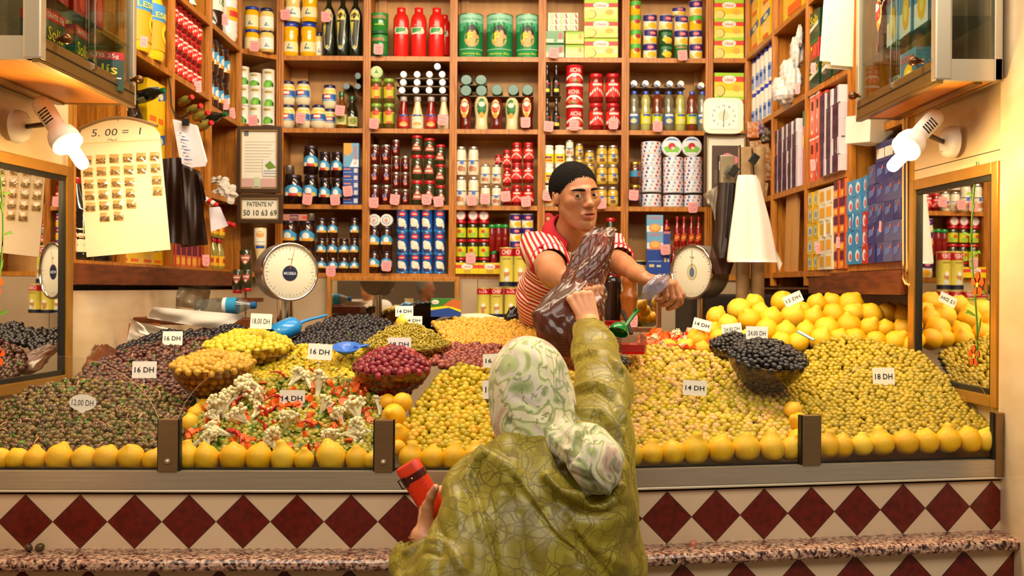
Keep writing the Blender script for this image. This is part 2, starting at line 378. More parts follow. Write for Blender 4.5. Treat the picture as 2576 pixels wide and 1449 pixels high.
def glass(pxa, pxb, zs, peak):
    a = PC(pxa, 1100).x; b = PC(pxb, 1100).x; n = 28; zb = zr1-.004; fr = []; tp = []
    for i in range(n+1):
        t = i/n; x = a+(b-a)*t; s = 2*t-1; h = math.sqrt(max(0, 1-(s*.97)**2)); h0 = math.sqrt(1-.97**2)
        tp.append((x, zs+(peak-zs)*(h-h0)/(1-h0)))
    m = MB(); d = .005
    for o, r in ((0, 1), (d, -1)):
        g = [[(x, CL(x)+o, zb+(z-zb)*k/4) for x, z in tp][::r] for k in range(5)]; m.sheet(g, GLASS, False)
    m.sheet([[(x, CL(x)+o, z+.0012) for x, z in tp] for o in (-.0008, d+.0008)], thin_glass('glass_edge', '#C9A25E', 2.5, .2, .55, '#D9B36C'), False)
    m.build('glass_panel', counter)
    g = MB(); g.prism([(a, CL(a)-.001, zr1-.002), (b, CL(b)-.001, zr1-.002), (b, CL(b)+.012, zr1-.002), (a, CL(a)+.012, zr1-.002)], (0, 0, .0065), RUBBER); g.build('gasket', counter)
glass(-120, 398, zp[0], PC(150, 897).z); glass(447, 942, zp[1], PC(700, 897).z); glass(988, 1494, zp[1], PC(1240, 890).z)
glass(1540, 2018, zp[3], PC(1815, 893).z); glass(2062, 2503, PC(2500, 1048).z, PC(2290, 888).z)
# tray floor under the heaps
m = MB(); m.prism([(-1.5, CL(-1.5)+.02, 0), (XB, CL(XB)+.02, 0), (1.4, CL(1.4)+.02, 0), (1.40, 4.2, 0), (-1.5, 4.2, 0)], (0, 0, zr1-.035), mat('tray_metal', '#8B7355', .5, .3))
m.build('tray_base', counter)
# ================================================================ shelving
ZS = [.08, .48, .925, 1.347, 1.79]; YB = 5.80
def post(u, x, y, z0, z1, w=.044, d=.30, rot=0, fl=True):
    m = MB(); R = Matrix.Rotation(rot, 3, 'Z'); zc_ = (z0+z1)/2+CH; h = z1-z0
    m.box(Vector((x, y, zc_))+R @ Vector((0, d/2, 0)), (w*.5, d, h), WOOD, R)
    m.box(Vector((x, y, zc_))+R @ Vector((0, .008, 0)), (w, .018, h), WOOD, R, .002)
    if fl:
        for k in (-.3, 0, .3): m.box(Vector((x, y, zc_))+R @ Vector((k*w, -.0035, 0)), (w*.2, .009, h), WOOD, R, .003)
    m.build('upright', u)
def shelf(u, a, b, z, depth=.3, t=.024, mt=WOODH):   # a,b front edge ends (x,y), z relative to eye height: top surface
    a = Vector((*a, 0)); b = Vector((*b, 0)); d = (b-a).normalized(); n = Vector((-d.y, d.x, 0))
    m = MB(); p = [a, b, b+n*depth, a+n*depth]; m.prism([(q.x, q.y, CH+z-t) for q in p], (0, 0, t), mt)
    e = [a-n*.006, b-n*.006, b+n*.01, a+n*.01]; m.prism([(q.x, q.y, CH+z-t-.003) for q in e], (0, 0, t+.003), WOOD)
    m.build('shelf', u)
ub = empty('shelving_unit', (0, YB, CH), 'varnished pine wall shelving facing the street, filled with jars, tins and bottles', 'shelves', 'shop shelving')
XP = [P(x, 724, YB).x for x in (700, 919, 1137, 1360, 1570, 1781)]
for x in XP: post(ub, x, YB, .05, 1.95)
for i in range(5):
    for z in ZS: shelf(ub, (XP[i]+.02, YB+.012), (XP[i+1]-.02, YB+.012), z, .28)
    m = MB(); m.box(((XP[i]+XP[i+1])/2, YB+.30, CH+1.0), (XP[i+1]-XP[i]-.02, .012, 1.9), WOODB)
    m.box((XP[i]+.055, YB+.285, CH+1), (.05, .02, 1.9), WOODB); m.build('back_panel', ub)
uc = ub
CA, CB_ = (-1.55, 5.64), (XP[0], YB)
for z in ZS: shelf(uc, CA, (CB_[0]-.02, CB_[1]-.0), z, .3)
MB().box((-1.5, 6.06, CH+.95), (.5, .02, 1.9), WOODB).build('back_panel', uc)
ud = ub
for z in (.08, .48, .925, 1.347, 1.79): shelf(ud, (XP[5]+.02, YB), (1.357, YB), z, .3)
MB().box((1.3, 6.08, CH+.95), (.4, .02, 1.9), WOODB).build('back_panel', ud)
PL = [5.64, 5.08, 4.52, 3.96, 3.50]
ul = empty('shelving_unit', (XL, 4.6, CH), 'pine shelving along the left wall behind the glass cabinet', 'shelves', 'shop shelving')
for y in PL: post(ul, XL, y, .0, 1.95, rot=PI/2)
for i in range(4):
    zz = [.09, .48, .925 if i == 0 else .97, 1.35, 1.79]
    if i == 3: zz = [.09, .5, .97, 1.35, 1.79]
    for z in zz: shelf(ul, (XL, PL[i+1]+.01), (XL, PL[i]-.01), z, .29)
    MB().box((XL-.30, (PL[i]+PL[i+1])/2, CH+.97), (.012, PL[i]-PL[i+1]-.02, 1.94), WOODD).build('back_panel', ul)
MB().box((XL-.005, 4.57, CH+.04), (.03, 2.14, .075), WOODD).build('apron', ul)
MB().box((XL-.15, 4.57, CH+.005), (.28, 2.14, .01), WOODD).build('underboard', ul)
PR = [5.80, 5.24, 4.68, 4.12, 3.55]
def XRs(y): return 1.357+(5.8-y)*.0232
ur = empty('shelving_unit', (1.38, 4.6, CH), 'pine shelving along the right wall behind the hanging bags', 'shelves', 'shop shelving')
for y in PR: post(ur, XRs(y), y, .02, 1.95, rot=-PI/2)
for i in range(4):
    zz = [.09, .5, .93, 1.36, 1.79]
    if i == 3: zz = [.105, .63, 1.36, 1.79]
    for z in zz: shelf(ur, (XRs(PR[i]), PR[i]-.01), (XRs(PR[i+1]), PR[i+1]+.01), z, .29)
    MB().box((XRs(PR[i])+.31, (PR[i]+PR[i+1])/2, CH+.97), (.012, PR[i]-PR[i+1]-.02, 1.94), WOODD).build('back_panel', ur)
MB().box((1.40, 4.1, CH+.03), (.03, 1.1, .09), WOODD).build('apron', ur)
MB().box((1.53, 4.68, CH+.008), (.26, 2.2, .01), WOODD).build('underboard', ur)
# ================================================================ side mirrors
def side_mirror(x, s, y0, y1, z0, z1, label):
    e = empty('framed_mirror', (x, y1, CH+z0), label, 'mirror')
    fw = .036; yc = (y0+y1)/2; zc_ = CH+(z0+z1)/2; m = MB()
    for yy in (y0+fw/2, y1-fw/2): m.box((x+s*.011, yy, zc_), (.022, fw, z1-z0), GOLD, None, .004)
    for zz in (z0+fw/2, z1-fw/2): m.box((x+s*.011, yc, CH+zz), (.022, y1-y0-2*fw, fw), GOLD, None, .004)
    m.build('frame', e); m = MB(); b = .016
    for yy in (y0+fw+b/2, y1-fw-b/2): m.box((x+s*.008, yy, zc_), (.014, b, z1-z0-2*fw), RUBBER)
    for zz in (z0+fw+b/2, z1-fw-b/2): m.box((x+s*.008, yc, CH+zz), (.014, y1-y0-2*fw, b), RUBBER)
    m.build('gasket', e); MB().box((x+s*.004, yc, zc_), (.004, y1-y0-2*fw, z1-z0-2*fw), MIRROR).build('mirror_glass', e)
    return e
ml = side_mirror(XL, 1, 2.72, 3.465, -.345, .41, 'gold framed mirror on the left marble wall under a lamp')
mr_ = side_mirror(XR, -1, 2.925, 3.49, -.345, .385, 'gold framed mirror on the right marble wall beside the preserved lemons')
def flower_decal(mir, x, s, yc, zs, sc):
    g = mat('decal_green', '#5E8A2A', .5); r = mat('decal_orange', '#E0571B', .5); ye = mat('decal_yellow', '#F0C040', .5); m = MB()
    pts = [(x, yc+.02*math.sin(z*9), CH+z) for z in np.linspace(zs, zs+.62*sc, 22)]; m.tube(pts, .0022, g, 5)
    for k, z in enumerate(np.linspace(zs+.08, zs+.58*sc, 9)):
        d = 1 if k % 2 else -1; y = yc+.02*math.sin(z*9); L_ = .07*sc*(1-k*.05)
        c = [(0, 0), (.35, .16), (.8, .30), (1, .1), (.7, .12), (.35, .02)] if k % 3 else [(0, 0), (.25, .5), (.3, .9), (.12, .6)]
        m.poly([(x, y+d*a*L_, CH+z+b*L_) for a, b in c], g)
    for (dy, dz, rr) in ((0, .02, .032), (-.018, .24, .038)):
        for k in range(5):
            a = 2*PI*k/5+.3; m.poly([(x+s*.0006, yc+dy+rr*q*math.cos(a+e), CH+zs+dz+rr*q*math.sin(a+e)) for q, e in ((.15, 0), (.8, -.5), (1.05, -.2), (1.05, .2), (.8, .5))], r)
        m.poly([(x+s*.0009, yc+dy+.008*math.cos(2*PI*k/8), CH+zs+dz+.008*math.sin(2*PI*k/8)) for k in range(8)], ye)
    m.build('flower_decal', mir, label='orange flower decal with green stem')
flower_decal(ml, XL+.0068, 1, 3.06, -.24, 1); flower_decal(mr_, XR-.0068, -1, 3.08, -.22, 1)
ml.rotation_euler.z = -.085; mr_.rotation_euler.z = .062
# ================================================================ glass cabinets
def cabinet(x0, x1, ya, yb, zb, label, s):
    """x1 = sliding-door face; s=+1 faces right"""
    H = .62; e = empty('glass_cabinet', ((x0+x1)/2, (ya+yb)/2, CH+zb), label, 'cabinet'); xm = (x0+x1)/2; W = abs(x1-x0); D = yb-ya; z0 = CH+zb
    BR2 = mat('bronze_door_frame', '#8A6A34', .35, .7); m = MB()
    for x in (x0+s*.012, x1-s*.012):
        for y in (ya+.012, yb-.012): m.box((x, y, z0+H/2), (.024, .024, H), ALU, None, .003)
    m.box((x1-s*.022, ya+.012, z0+H/2), (.05, .03, H), ALU, None, .006)
    for z, h in ((z0+.031, .062), (z0+H-.02, .04)):
        m.box((xm, ya+.012, z), (W-.02, .02, h), ALU); m.box((xm, yb-.012, z), (W-.02, .02, h), BR2)
        m.box((x0+s*.01, (ya+yb)/2, z), (.02, D, h), BR2); m.box((x1-s*.01, (ya+yb)/2, z), (.02, D-.03, h), BR2, None, .002)
    m.box((x1-s*.001, (ya+yb)/2, z0+.034), (.006, D-.04, .004), RUBBER); m.build('frame', e)
    m = MB(); m.box((xm, (ya+yb)/2, z0+.006), (W-.03, D-.03, .008), mat('orange_plywood', '#D9862E', .4, noise=.5, nscale=5, stretch=(8, 1, 8), dark='#B5661C'))
    m.box((x0+s*.06, (ya+yb)/2, z0-.002), (.025, D-.05, .008), BR2); m.box((x1-s*.012, (ya+yb)/2, z0-.004), (.02, D, .01), BR2); m.build('bottom_board', e)
    m = MB(); m.box((xm, ya+.02, z0+H/2), (W-.06, .004, H-.1), GLASSD); m.build('glass_pane', e)
    MB().box((xm, yb-.02, z0+H/2), (W-.04, .004, H-.1), GLASSD).build('glass_pane', e)
    ym = (ya+yb)/2
    for k, (a, b) in enumerate(((ya+.03, ym+.01), (ym-.01, yb-.02))):
        d = MB().box((x1-s*(.008+.006*k), (a+b)/2, z0+.062+(H-.1)/2), (.004, b-a, H-.1), GLASSD).build('sliding_door', e)
        y = a+.06 if k == 0 else b-.03; m = MB()
        m.lathe([(.009, 0), (.006, .006), (.007, .012), (.013, .02), (.015, .03), (.011, .039), (.001, .042)], mat('antique_brass', '#6E4526', .3, .8), 14, (x1, y, z0+.075), rot=Matrix.Rotation(s*PI/2, 3, 'Y')); m.build('knob', e)
    m = MB(); m.box((x1+s*.003, ym, z0+.06), (.006, .014, .03), mat('chrome', '#D8D2C8', .12, 1)); m.box((x1+s*.003, ym, z0+.29), (.003, .004, .45), mat('chrome', '')); m.build('latch', e)
    m = MB(); m.box((xm, (ya+yb)/2, z0+.19), (W-.03, D-.05, .005), GLASSD); m.build('glass_shelf', e)
    MB().box((x0+s*.008, (ya+yb)/2, z0+H/2), (.006, D-.03, H), mat('cabinet_back', '#A98C68', .6)).build('back_board', e)
    MB().box((xm, (ya+yb)/2, z0+H+.004), (W, D, .008), BR2).build('top_board', e); return e
cabinet(XL+.001, -1.25, 2.63, 3.30, .597, 'glass wall cabinet with bronze frame on the left holding sauce boxes', 1)
cabinet(XR-.001, 1.217, 2.87, 3.545-.005, .608, 'glass wall cabinet with bronze frame on the right holding yeast boxes', -1)
# ================================================================ wall lamps
def lamp(base, s, top, neck, tip, label):
    e = empty('wall_lamp', base, label, 'lamp', 'spot lamps over the side mirrors')
    R = Matrix.Rotation(s*PI/2, 3, 'Y'); m = MB(); W = WHITEP
    m.lathe([(.052, 0), (.052, .014), (.046, .030), (.03, .036), (.0005, .037)], W, 28, base, rot=R)
    for dz in (-.02, .02): m.lathe([(.004, .0), (.004, .003)], RUBBER, 8, Vector(base)+R @ Vector((dz-.008, -.012+.02, .033)), rot=R)
    m.build('wall_base', e); top = Vector(top); neck = Vector(neck); tip = Vector(tip); ax = (tip-top).normalized(); q = ax.to_track_quat('Z', 'Y').to_matrix()
    mid = top+ax*.095; MB().cyl(Vector(base)+R @ Vector((0, 0, .034)), mid, .008, mat('dark_metal_arm', '#4A3A2C', .3, .9), 12).build('arm', e)
    L = (neck-top).length; m = MB()
    m.lathe([(.0005, -.004), (.018, 0), (.027, .012), (.030, .03), (.028, L*.55), (.027, L*.62), (.042, L*.75), (.047, L*.86), (.046, L), (.043, L), (.040, L*.86)], W, 28, top, False, q)
    for k in range(5):
        c = top+q @ Vector((0, 0, .055+.011*k)); n_ = (Vector((0, -1, 0))-ax*(-ax.y)).normalized(); sd = ax.cross(n_)
        m.box(c+n_*.0288, (.003, .003, .03), RUBBER, Matrix((n_, ax, sd)).transposed())
    m.build('lamp_shade', e)
    bl = MB(); Lb = (tip-neck).length
    bl.lathe([(.019, -.03), (.019, Lb-.02), (.017, Lb-.009), (.010, Lb-.002), (.0005, Lb)], mat('glowing_bulb', (1, .70, .28), .5, emis=BULB), 20, neck, True, q); bl.build('bulb', e, label='glowing tubular bulb')
BULB = 380.0
lamp((XL, 3.10, CH+.492), 1, P(97, 252, 3.04), P(174, 362, 3.0), P(212, 424, 2.98), 'white spot lamp glowing on the left marble wall above the mirror')
lamp((XR, 3.185, CH+.477), -1, P(2360, 288, 3.11), P(2283, 379, 3.05), P(2234, 420, 3.02), 'white spot lamp glowing on the right marble wall above the mirror')
# ================================================================ goods on the shelves
R_ = random.Random(7)
TIN = mat('tin_rim', '#C9C2B4', .25, .9); PXM = YB/F
def G(name, col, **k): return mat(name, col, k.pop('rough', .12), coat=.6, **k)     # glossy filled glass or printed tin
PROTO = {}
def cylf(prof, H):
    zs = [p[1] for p in prof]; rs = [p[0] for p in prof]
    return lambda u, v, ly: (lambda r, a: (r*math.sin(a), -r*math.cos(a), v*H))(float(np.interp(v*H, zs, rs))+.0004+.0003*ly, u*1.3)
def lathed(name, H, R, prof, body, lid=None, items=(), seg=20, band=()):
    """prof in units of (R, H); lid = (r, z0, z1, material)"""
    pr = [(r*R, z*H) for r, z in prof]; m = MB(); m.lathe(pr, body, seg)
    for r, z0, z1, bm_ in band: m.lathe([(r*R, z0*H), (r*R, z1*H)], bm_, seg, cap=False)
    root = m.build(name)
    if lid:
        for q in (lid if isinstance(lid, list) else [lid]):
            r, z0, z1, lm = q; MB().lathe([(r*R*.98, z0*H), (r*R, z0*H+.001), (r*R, z1*H-.002), (r*R*.94, z1*H)], lm, seg).build('lid' if r > .35 else 'cap', root)
    if items:
        d = decal(MB(), items, cylf(pr, H)); d.build('printed_label', root)
    return root
def boxed(name, W, D, H, body, items=(), side=(), top=()):
    root = MB().box((0, 0, H/2), (W, D, H), body, None, .0012).build(name)
    m = MB()
    if items: decal(m, items, lambda u, v, ly: (u*W/2, -D/2-.0003-.0003*ly, v*H))
    if side: decal(m, side, lambda u, v, ly: (-W/2-.0003-.0003*ly, -u*D/2, v*H)); decal(m, side, lambda u, v, ly: (W/2+.0003+.0003*ly, u*D/2, v*H))
    if m.n: m.build('printed_label', root)
    return root
CAN = [(.95, 0), (1, .015), (.97, .03), (.97, .97), (1, .985), (.95, 1)]
JAR = [(.85, 0), (1, .05), (1, .74), (.86, .83), (.84, .86)]
PXH = 1/431.7
blueL, navy, redL, whiteL, greenL = G('blue_lid', '#1E3FA8', rough=.3), G('navy_lid', '#151C50', rough=.3), G('red_lid', '#B9121E', rough=.3), G('white_cap', '#EFEBE2', rough=.3), G('green_lid', '#16592F', rough=.3)
silver, goldL, darkL = mat('silver_lid', '#BDB7AD', .25, .9), mat('gold_lid', '#C9A24A', .3, .9), mat('dark_lid', '#4A3E48', .25, .7)
def K(kind):
    k = kind; px = PXH
    if k.startswith('mustard'):
        c = '#EFB310' if k[-1] == 'y' else '#E9CE7E'
        prof = [(.9, 0), (1, .05), (1, .30), (.9, .45), (.86, .55), (.95, .68), (.95, .85), (.8, .9)] if 'w' in k else JAR
        return lathed('mustard_jar', 80*px, 19*px, prof, G('mustard_'+k[-1], c), (.9, .87, 1, blueL if k[-1] == 'y' else navy),
                      [('r', -1, .12, 1, .42 if 'w' in k else .62, '#F0DCA6' if k[-1] == 'y' else '#F4EFE2'), ('p', [(-.15, .2), (.3, .2), (.08, .38)], '#2E6E6A'), ('r', .05, .2, .4, .24, '#2E7CB8')])
    if k == 'oil_dark':
        return lathed('oil_bottle', 160*px, 16*px, [(.95, 0), (1, .02), (1, .62), (.8, .7), (.36, .8), (.3, .95), (.3, .98)], G('dark_green_glass', '#10180C'), (.4, .93, 1, greenL),
                      [('p', [(-.62, .62), (-.45, .7), (0, .73), (.45, .7), (.62, .62), (.28, .13), (0, .09), (-.28, .13)], '#D8D8C8'), ('p', [(-.55, .62), (-.4, .69), (0, .72), (.4, .69), (.55, .62), (.23, .14), (0, .11), (-.23, .14)], '#33352A'),
                       ('p', [(-.53, .62), (-.4, .68), (0, .71), (.4, .68), (.53, .62), (.48, .55), (-.48, .55)], '#EBD66A'), ('e', 0, .63, .26, .035, '#5A4A18'), ('p', [(-.46, .52), (-.1, .52), (-.25, .3)], '#D8C838'), ('r', -.12, .12, .12, .16, '#B8C040')])
    if k == 'pea_can':
        return lathed('vegetable_tin', 49*px, 16*px, CAN, G('white_tin', '#EDE6D8', rough=.3), None, [('e', 0, .82, .55, .08, '#E2A45A'), ('r', -.35, .79, .35, .85, '#2E8A3A'), ('e', .1, .25, .55, .2, '#58A820'), ('e', -.2, .18, .35, .13, '#7CC23A'), ('e', .6, .2, .15, .12, '#2E5A1E')])
    if k == 'mayo':
        return lathed('mayonnaise_jar', 60*px, 18.5*px, [(.7, 0), (.9, .04), (1, .2), (1, .66), (.9, .78), (.76, .86), (.76, .9)], G('mayonnaise', '#E8D9B4'), (.8, .88, 1, navy),
                      [('r', -1, .6, 1, .76, '#F0C81E'), ('r', -1, .32, 1, .6, '#1F62B4'), ('e', 0, .5, .42, .11, '#D03030'), ('r', -.3, .45, .3, .55, '#F2EDE0'), ('p', [(-.9, .34), (.9, .34), (.5, .38), (-.5, .38)], '#9CC8E8')])
    if k in ('amber', 'darkoil'):
        return lathed('oil_bottle', 92*px, 17*px, [(.9, 0), (1, .04), (1, .45), (.85, .6), (.45, .75), (.38, .88)], G(k+'_oil', '#6A3A0C' if k == 'amber' else '#1C1E10'), (.46, .86, 1, greenL), [('r', -.9, .1, .9, .38, '#C9C27A'), ('e', .2, .25, .4, .1, '#7A8A2A')])
    if k.startswith('lying'):                        # bottle on its side, cap towards the street
        cr, br = {'lyingw': (8.3, 10), 'lyingg': (14.5, 15), 'lyingd': (9, 15), 'lyingb': (8.2, 10)}[k]; cm = {'lyingw': whiteL, 'lyingg': G('deep_green_cap', '#145C3C', rough=.35), 'lyingd': G('black_green_cap', '#1F3A34', rough=.3), 'lyingb': whiteL}[k]
        bm_ = {'lyingw': G('dark_red_sauce', '#3A0C0A'), 'lyingg': G('dark_red_sauce', '#3A0C0A'), 'lyingd': G('dark_green_glass', '#10180C'), 'lyingb': G('clear_drink', '#6E6A52')}[k]; q = Matrix.Rotation(PI/2, 3, 'X')
        m = MB(); m.lathe([(cr*.7*px, -.02), (br*px*.9, -.07), (br*px, -.1), (br*px, -.19), (br*.8*px, -.2)], bm_, 18, (0, 0, br*px), rot=q); r = m.build('lying_bottle')
        MB().lathe([(cr*px, -.025), (cr*px, -.003), (cr*.93*px, 0)], cm, 20, (0, 0, br*px), rot=q).build('cap', r)
        if k == 'lyingb': decal(MB(), [('p', [(-1, .3), (-.7, -.1), (0, -.4), (.6, -.8), (0, -1), (-.8, -.6)], '#2848A0')], lambda u, v, ly: (u*cr*px*.9, -.0012-.0004*ly, br*px+v*cr*px*.9)).build('printed_label', r)
        return r
    if k.startswith('jam'):
        body = {'d': G('black_jam', '#1B0908'), 'b': G('fig_jam', '#3A1A0A'), 'r': G('red_jam', '#4E0F08'), 'q': G('strawberry_jam', '#7E0F10')}[k[3]]
        fr = {'d': '#C23A22', 'b': '#E8A028', 'r': '#B84A3A', 'q': '#E04030'}[k[3]]
        if k[3] == 'r': it = [('e', 0, .42, .3, .1, '#93A7D8'), ('r', -.15, .2, .15, .5, '#6A4A70'), ('e', .1, .28, .3, .08, '#D8785A')]  # pale blue ellipse is a glint painted into the label
        elif k[3] == 'q': it = [('r', -1, .18, 1, .66, '#D8261E'), ('p', [(-.9, .2), (-.9, .3), (0, .5), (.9, .3), (.9, .2), (0, .4)], '#F4E4DC'), ('r', -.5, .55, .5, .62, '#F4D8D0')]
        else: it = [('r', -1, .28, 1, .52, '#3E9BD0'), ('p', [(-1, .5), (-.5, .6), (0, .64), (.5, .6), (1, .5)], '#3E9BD0'), ('e', 0, .44, .36, .12, '#E8EEF0'), ('r', -.6, .27, .6, .36, fr), ('e', -.6, .34, .2, .07, '#F0EAE0'), ('e', .55, .33, .25, .07, '#D9B040')]
        return lathed('jam_jar', 65*px, 19*px, JAR, body, (.88, .84, .97, {'d': darkL, 'b': darkL, 'r': silver, 'q': redL}[k[3]]), it)
    if k == 'nora': return lathed('green_tin', 54*px, 21.5*px, CAN, G('green_tin', '#1F7A2E'), None, [('r', -1, .7, 1, .97, '#2E8A3C'), ('t', 'nora', 0, .82, 1.3, .2, '#E86A5A'), ('r', -.4, .4, .5, .46, '#9ACB3A'), ('r', -1, .02, 1, .12, '#0E5A38')])
    if k == 'redjug':
        r = lathed('red_plastic_bottle', 125*px, 20*px, [(.9, 0), (1, .03), (1, .70), (.98, .78), (.8, .85), (.52, .89), (.5, .92)], G('red_plastic', '#D81E16', rough=.3), (.55, .9, 1, G('red_plastic', '#D81E16', rough=.3)), [('p', [(-.75, .52), (-.6, .45), (.6, .45), (.78, .5), (.6, .585), (-.65, .585)], '#E9DCC8'), ('p', [(-.6, .5), (-.5, .47), (.3, .5), (.5, .57), (-.5, .575)], '#3E9A55'), ('e', .4, .49, .2, .02, '#D8B888'), ('t', 'Aicha', 0, .63, .5, .03, '#F4C8C0')]); return r
    if k == 'olivejar': return lathed('olive_jar', 62*px, 14.5*px, JAR, G('olive_jar_glass', '#5A4A1A'), (.9, .86, 1, G('leaf_green_lid', '#7FA83A', rough=.3)), [('r', -.8, .2, .9, .66, '#C4B32C'), ('e', 0, .62, .5, .1, '#C8302A'), ('r', -.2, .2, .5, .28, '#D8402C'), ('r', .6, .2, .9, .6, '#4C8A2A')])
    if k.startswith('sauce'):
        b = G('ketchup', '#7E0C0C') if k[-1] == 'r' else G('garlic_sauce', '#E5CF98')
        return lathed('sauce_bottle', 82*px, 15*px, [(.95, 0), (1, .03), (1, .36), (.8, .5), (.5, .75), (.42, .88)], b, (.55, .86, 1, G('grey_cap', '#A8A2A0', rough=.3)), [('r', -.75, .04, .75, .36, '#B8201A' if k[-1] == 'r' else '#E8E0C4'), ('r', -.6, .3, .6, .44, '#1E48A0'), ('e', 0, .14, .5, .07, '#E3A04E'), ('r', -.4, .1, .4, .12, '#F0E0B0')])
    if k == 'picklejar': return lathed('pickle_jar', 60*px, 14.5*px, JAR, G('pickle_glass', '#33351A'), (.92, .86, 1, redL), [('p', [(-.75, .22), (.75, .22), (.6, .4), (.1, .6), (-.1, .6), (-.6, .4)], '#B45A4C'), ('r', -.5, .3, .5, .36, '#E8D8C0'), ('e', 0, .5, .2, .05, '#E8D8C0')])
    if k == 'bean_can': return lathed('bean_tin', 57*px, 15*px, CAN, G('blue_tin', '#1C58A8', rough=.2), (1.0, .97, 1, TIN), [('r', -1, .05, 1, .12, '#2E8FD0'), ('e', 0, .82, .5, .11, '#C4242C'), ('r', -.3, .79, .3, .84, '#F0C8C8'), ('e', 0, .42, .52, .2, '#EDE6D2'), ('e', -.25, .55, .3, .1, '#EDE6D2'), ('e', .25, .3, .4, .14, '#E2D9C0'), ('r', -.35, .1, .35, .26, '#2A2660')])
    if k == 'ftin':
        return lathed('big_green_tin', 110*px, 33*px, CAN, G('sea_green_tin', '#1E8A4E', rough=.2), (1.0, .98, 1, TIN), [('r', -1, .78, 1, .97, '#8CC8AE'), ('r', -1, .6, 1, .78, '#4FAE80'), ('p', [(-.75, .6), (-.5, .7), (-.3, .78), (.3, .8), (.5, .7), (.75, .66), (.8, .25), (.5, .2), (-.5, .2), (-.78, .25)], '#177A40'), ('e', 0, .42, .46, .19, '#CE9E5C'), ('p', [(-.35, .52), (-.28, .7), (.1, .74), (.4, .62), (.52, .44), (.3, .52), (.2, .62), (0, .55)], '#1E1E1C'), ('t', 'F', -.12, .46, .3, .2, '#F0D020'), ('t', 'Harissa Bio', 0, .08, 1.2, .05, '#C8D040'), ('t', 'Olives Dorées', 0, .87, 1.2, .05, '#4FA080'), ('r', -.8, .17, .8, .185, '#A8D8B8')])
    if k.startswith('squeeze'):
        b = G('squeeze_ketchup', '#5E120C') if k[-1] == 'r' else G('squeeze_mayo', '#E9D5A2')
        return lathed('squeeze_bottle', 80*px, 17*px, [(.85, 0), (.95, .04), (.85, .2), (.84, .35), (1, .6), (1, .8), (.8, .93), (.5, 1)], b, (.82, 0, .035, greenL), [('e', 0, .65, .55, .28, '#EBD690' if k[-1] == 'r' else '#1E6E38'), ('e', 0, .68, .45, .18, '#C8402E' if k[-1] == 'r' else '#2E7E48'), ('e', 0, .74, .35, .07, '#F0E0D0'), ('e', 0, .42, .3, .08, '#E2A040')])
    if k == 'whitejar': return lathed('white_sauce_jar', 70*px, 14*px, [(.9, 0), (1, .04), (1, .5), (.9, .6), (.95, .7), (.85, .85), (.8, .88)], G('white_sauce', '#E6DDC2'), (.88, .87, .97, silver), [('r', -1, .1, 1, .5, '#D9CFB4'), ('r', -1, .47, 1, .5, '#2A2622'), ('r', -.25, .36, .25, .5, '#3A68C0'), ('e', -.15, .22, .4, .1, '#A86A48'), ('e', .3, .2, .25, .08, '#C08A60')])
    if k == 'yellowjar': return lathed('yellow_sauce_jar', 49*px, 13.5*px, JAR, G('yellow_sauce', '#C9A53A'), (.92, .86, 1, silver), [('r', -1, .15, 1, .5, '#D8BC60'), ('r', -1, .5, 1, .53, '#2A2622'), ('r', -.25, .38, .25, .54, '#3A68C0'), ('e', .1, .24, .4, .1, '#6A4420')])
    if k == 'labeljar': return lathed('dressing_jar', 47*px, 13.5*px, JAR, G('dressing', '#EFE8D2'), (.92, .86, 1, whiteL), [('r', -1, .1, 1, .55, '#F0D41E'), ('r', -.5, .3, .5, .42, '#7A2A60'), ('e', .1, .2, .5, .06, '#D05A2A')])
    if k == 'capers': return lathed('pickled_pepper_jar', 48*px, 13.5*px, JAR, G('dark_pickle', '#2E2A14'), (1.0, .86, 1, redL), [('r', -1, .1, 1, .62, '#C8C81E'), ('e', -.2, .42, .3, .1, '#C8402E'), ('e', .2, .25, .4, .12, '#8AB83A')])
    if k == 'harissa': return lathed('harissa_jar', 62*px, 10.5*px, JAR, G('harissa', '#7A0F12'), (1.0, .88, 1, G('bright_green_lid', '#1E8A3A', rough=.3)))
    if k == 'corn_can': return lathed('corn_tin', 37*px, 15*px, CAN, G('cream_tin', '#EAE2CC', rough=.25), (1.0, .97, 1, TIN), [('p', [(-1, .95), (1, .95), (1, .6), (.3, .5), (-.3, .5), (-1, .6)], '#272478'), ('e', .1, .72, .38, .14, '#C8404C'), ('r', -.15, .7, .35, .75, '#F0D0D0'), ('e', .25, .24, .5, .2, '#EFB21C'), ('p', [(-.9, .4), (-.2, .05), (-.9, .05)], '#E8C860')])
    if k == 'pine_can': return lathed('fruit_tin', 36*px, 15*px, CAN, G('fruit_yellow', '#E6B41C', rough=.25), (1.0, .97, 1, TIN), [('r', -1, .62, 1, .96, '#4FAE3A'), ('e', .25, .55, .42, .15, '#A83028')])
    if k == 'dark_can': return lathed('fruit_tin', 37*px, 17*px, CAN, G('dark_green_tin', '#0E4A22', rough=.25), (1.0, .97, 1, TIN), [('r', -.6, .6, .8, .8, '#3A7A4A'), ('e', .1, .3, .6, .18, '#E9C21E'), ('e', .2, .12, .4, .1, '#D8A818')])
    if k == 'chef':
        return lathed('fish_tin', 100*px, 18*px, CAN, G('pale_yellow_tin', '#D2C253', rough=.25), (1.0, .985, 1, TIN), [('r', -1.21, .78, 1.21, .967, '#B41622'), ('t', 'CHEF', 0, .88, 1.1, .12, '#F0DDD0'), ('t', 'SARDINES', 0, .71, .9, .03, '#3A3A1A'), ('e', 0, .42, .22, .06, '#E8E0D8'), ('p', [(-.3, .36), (.35, .38), (.3, .3), (.1, .3), (.2, .16), (-.2, .16), (-.25, .28)], '#B87A50'), ('e', .05, .2, .25, .07, '#C8CCD0'), ('r', -1.21, .02, 1.21, .13, '#14162E')])
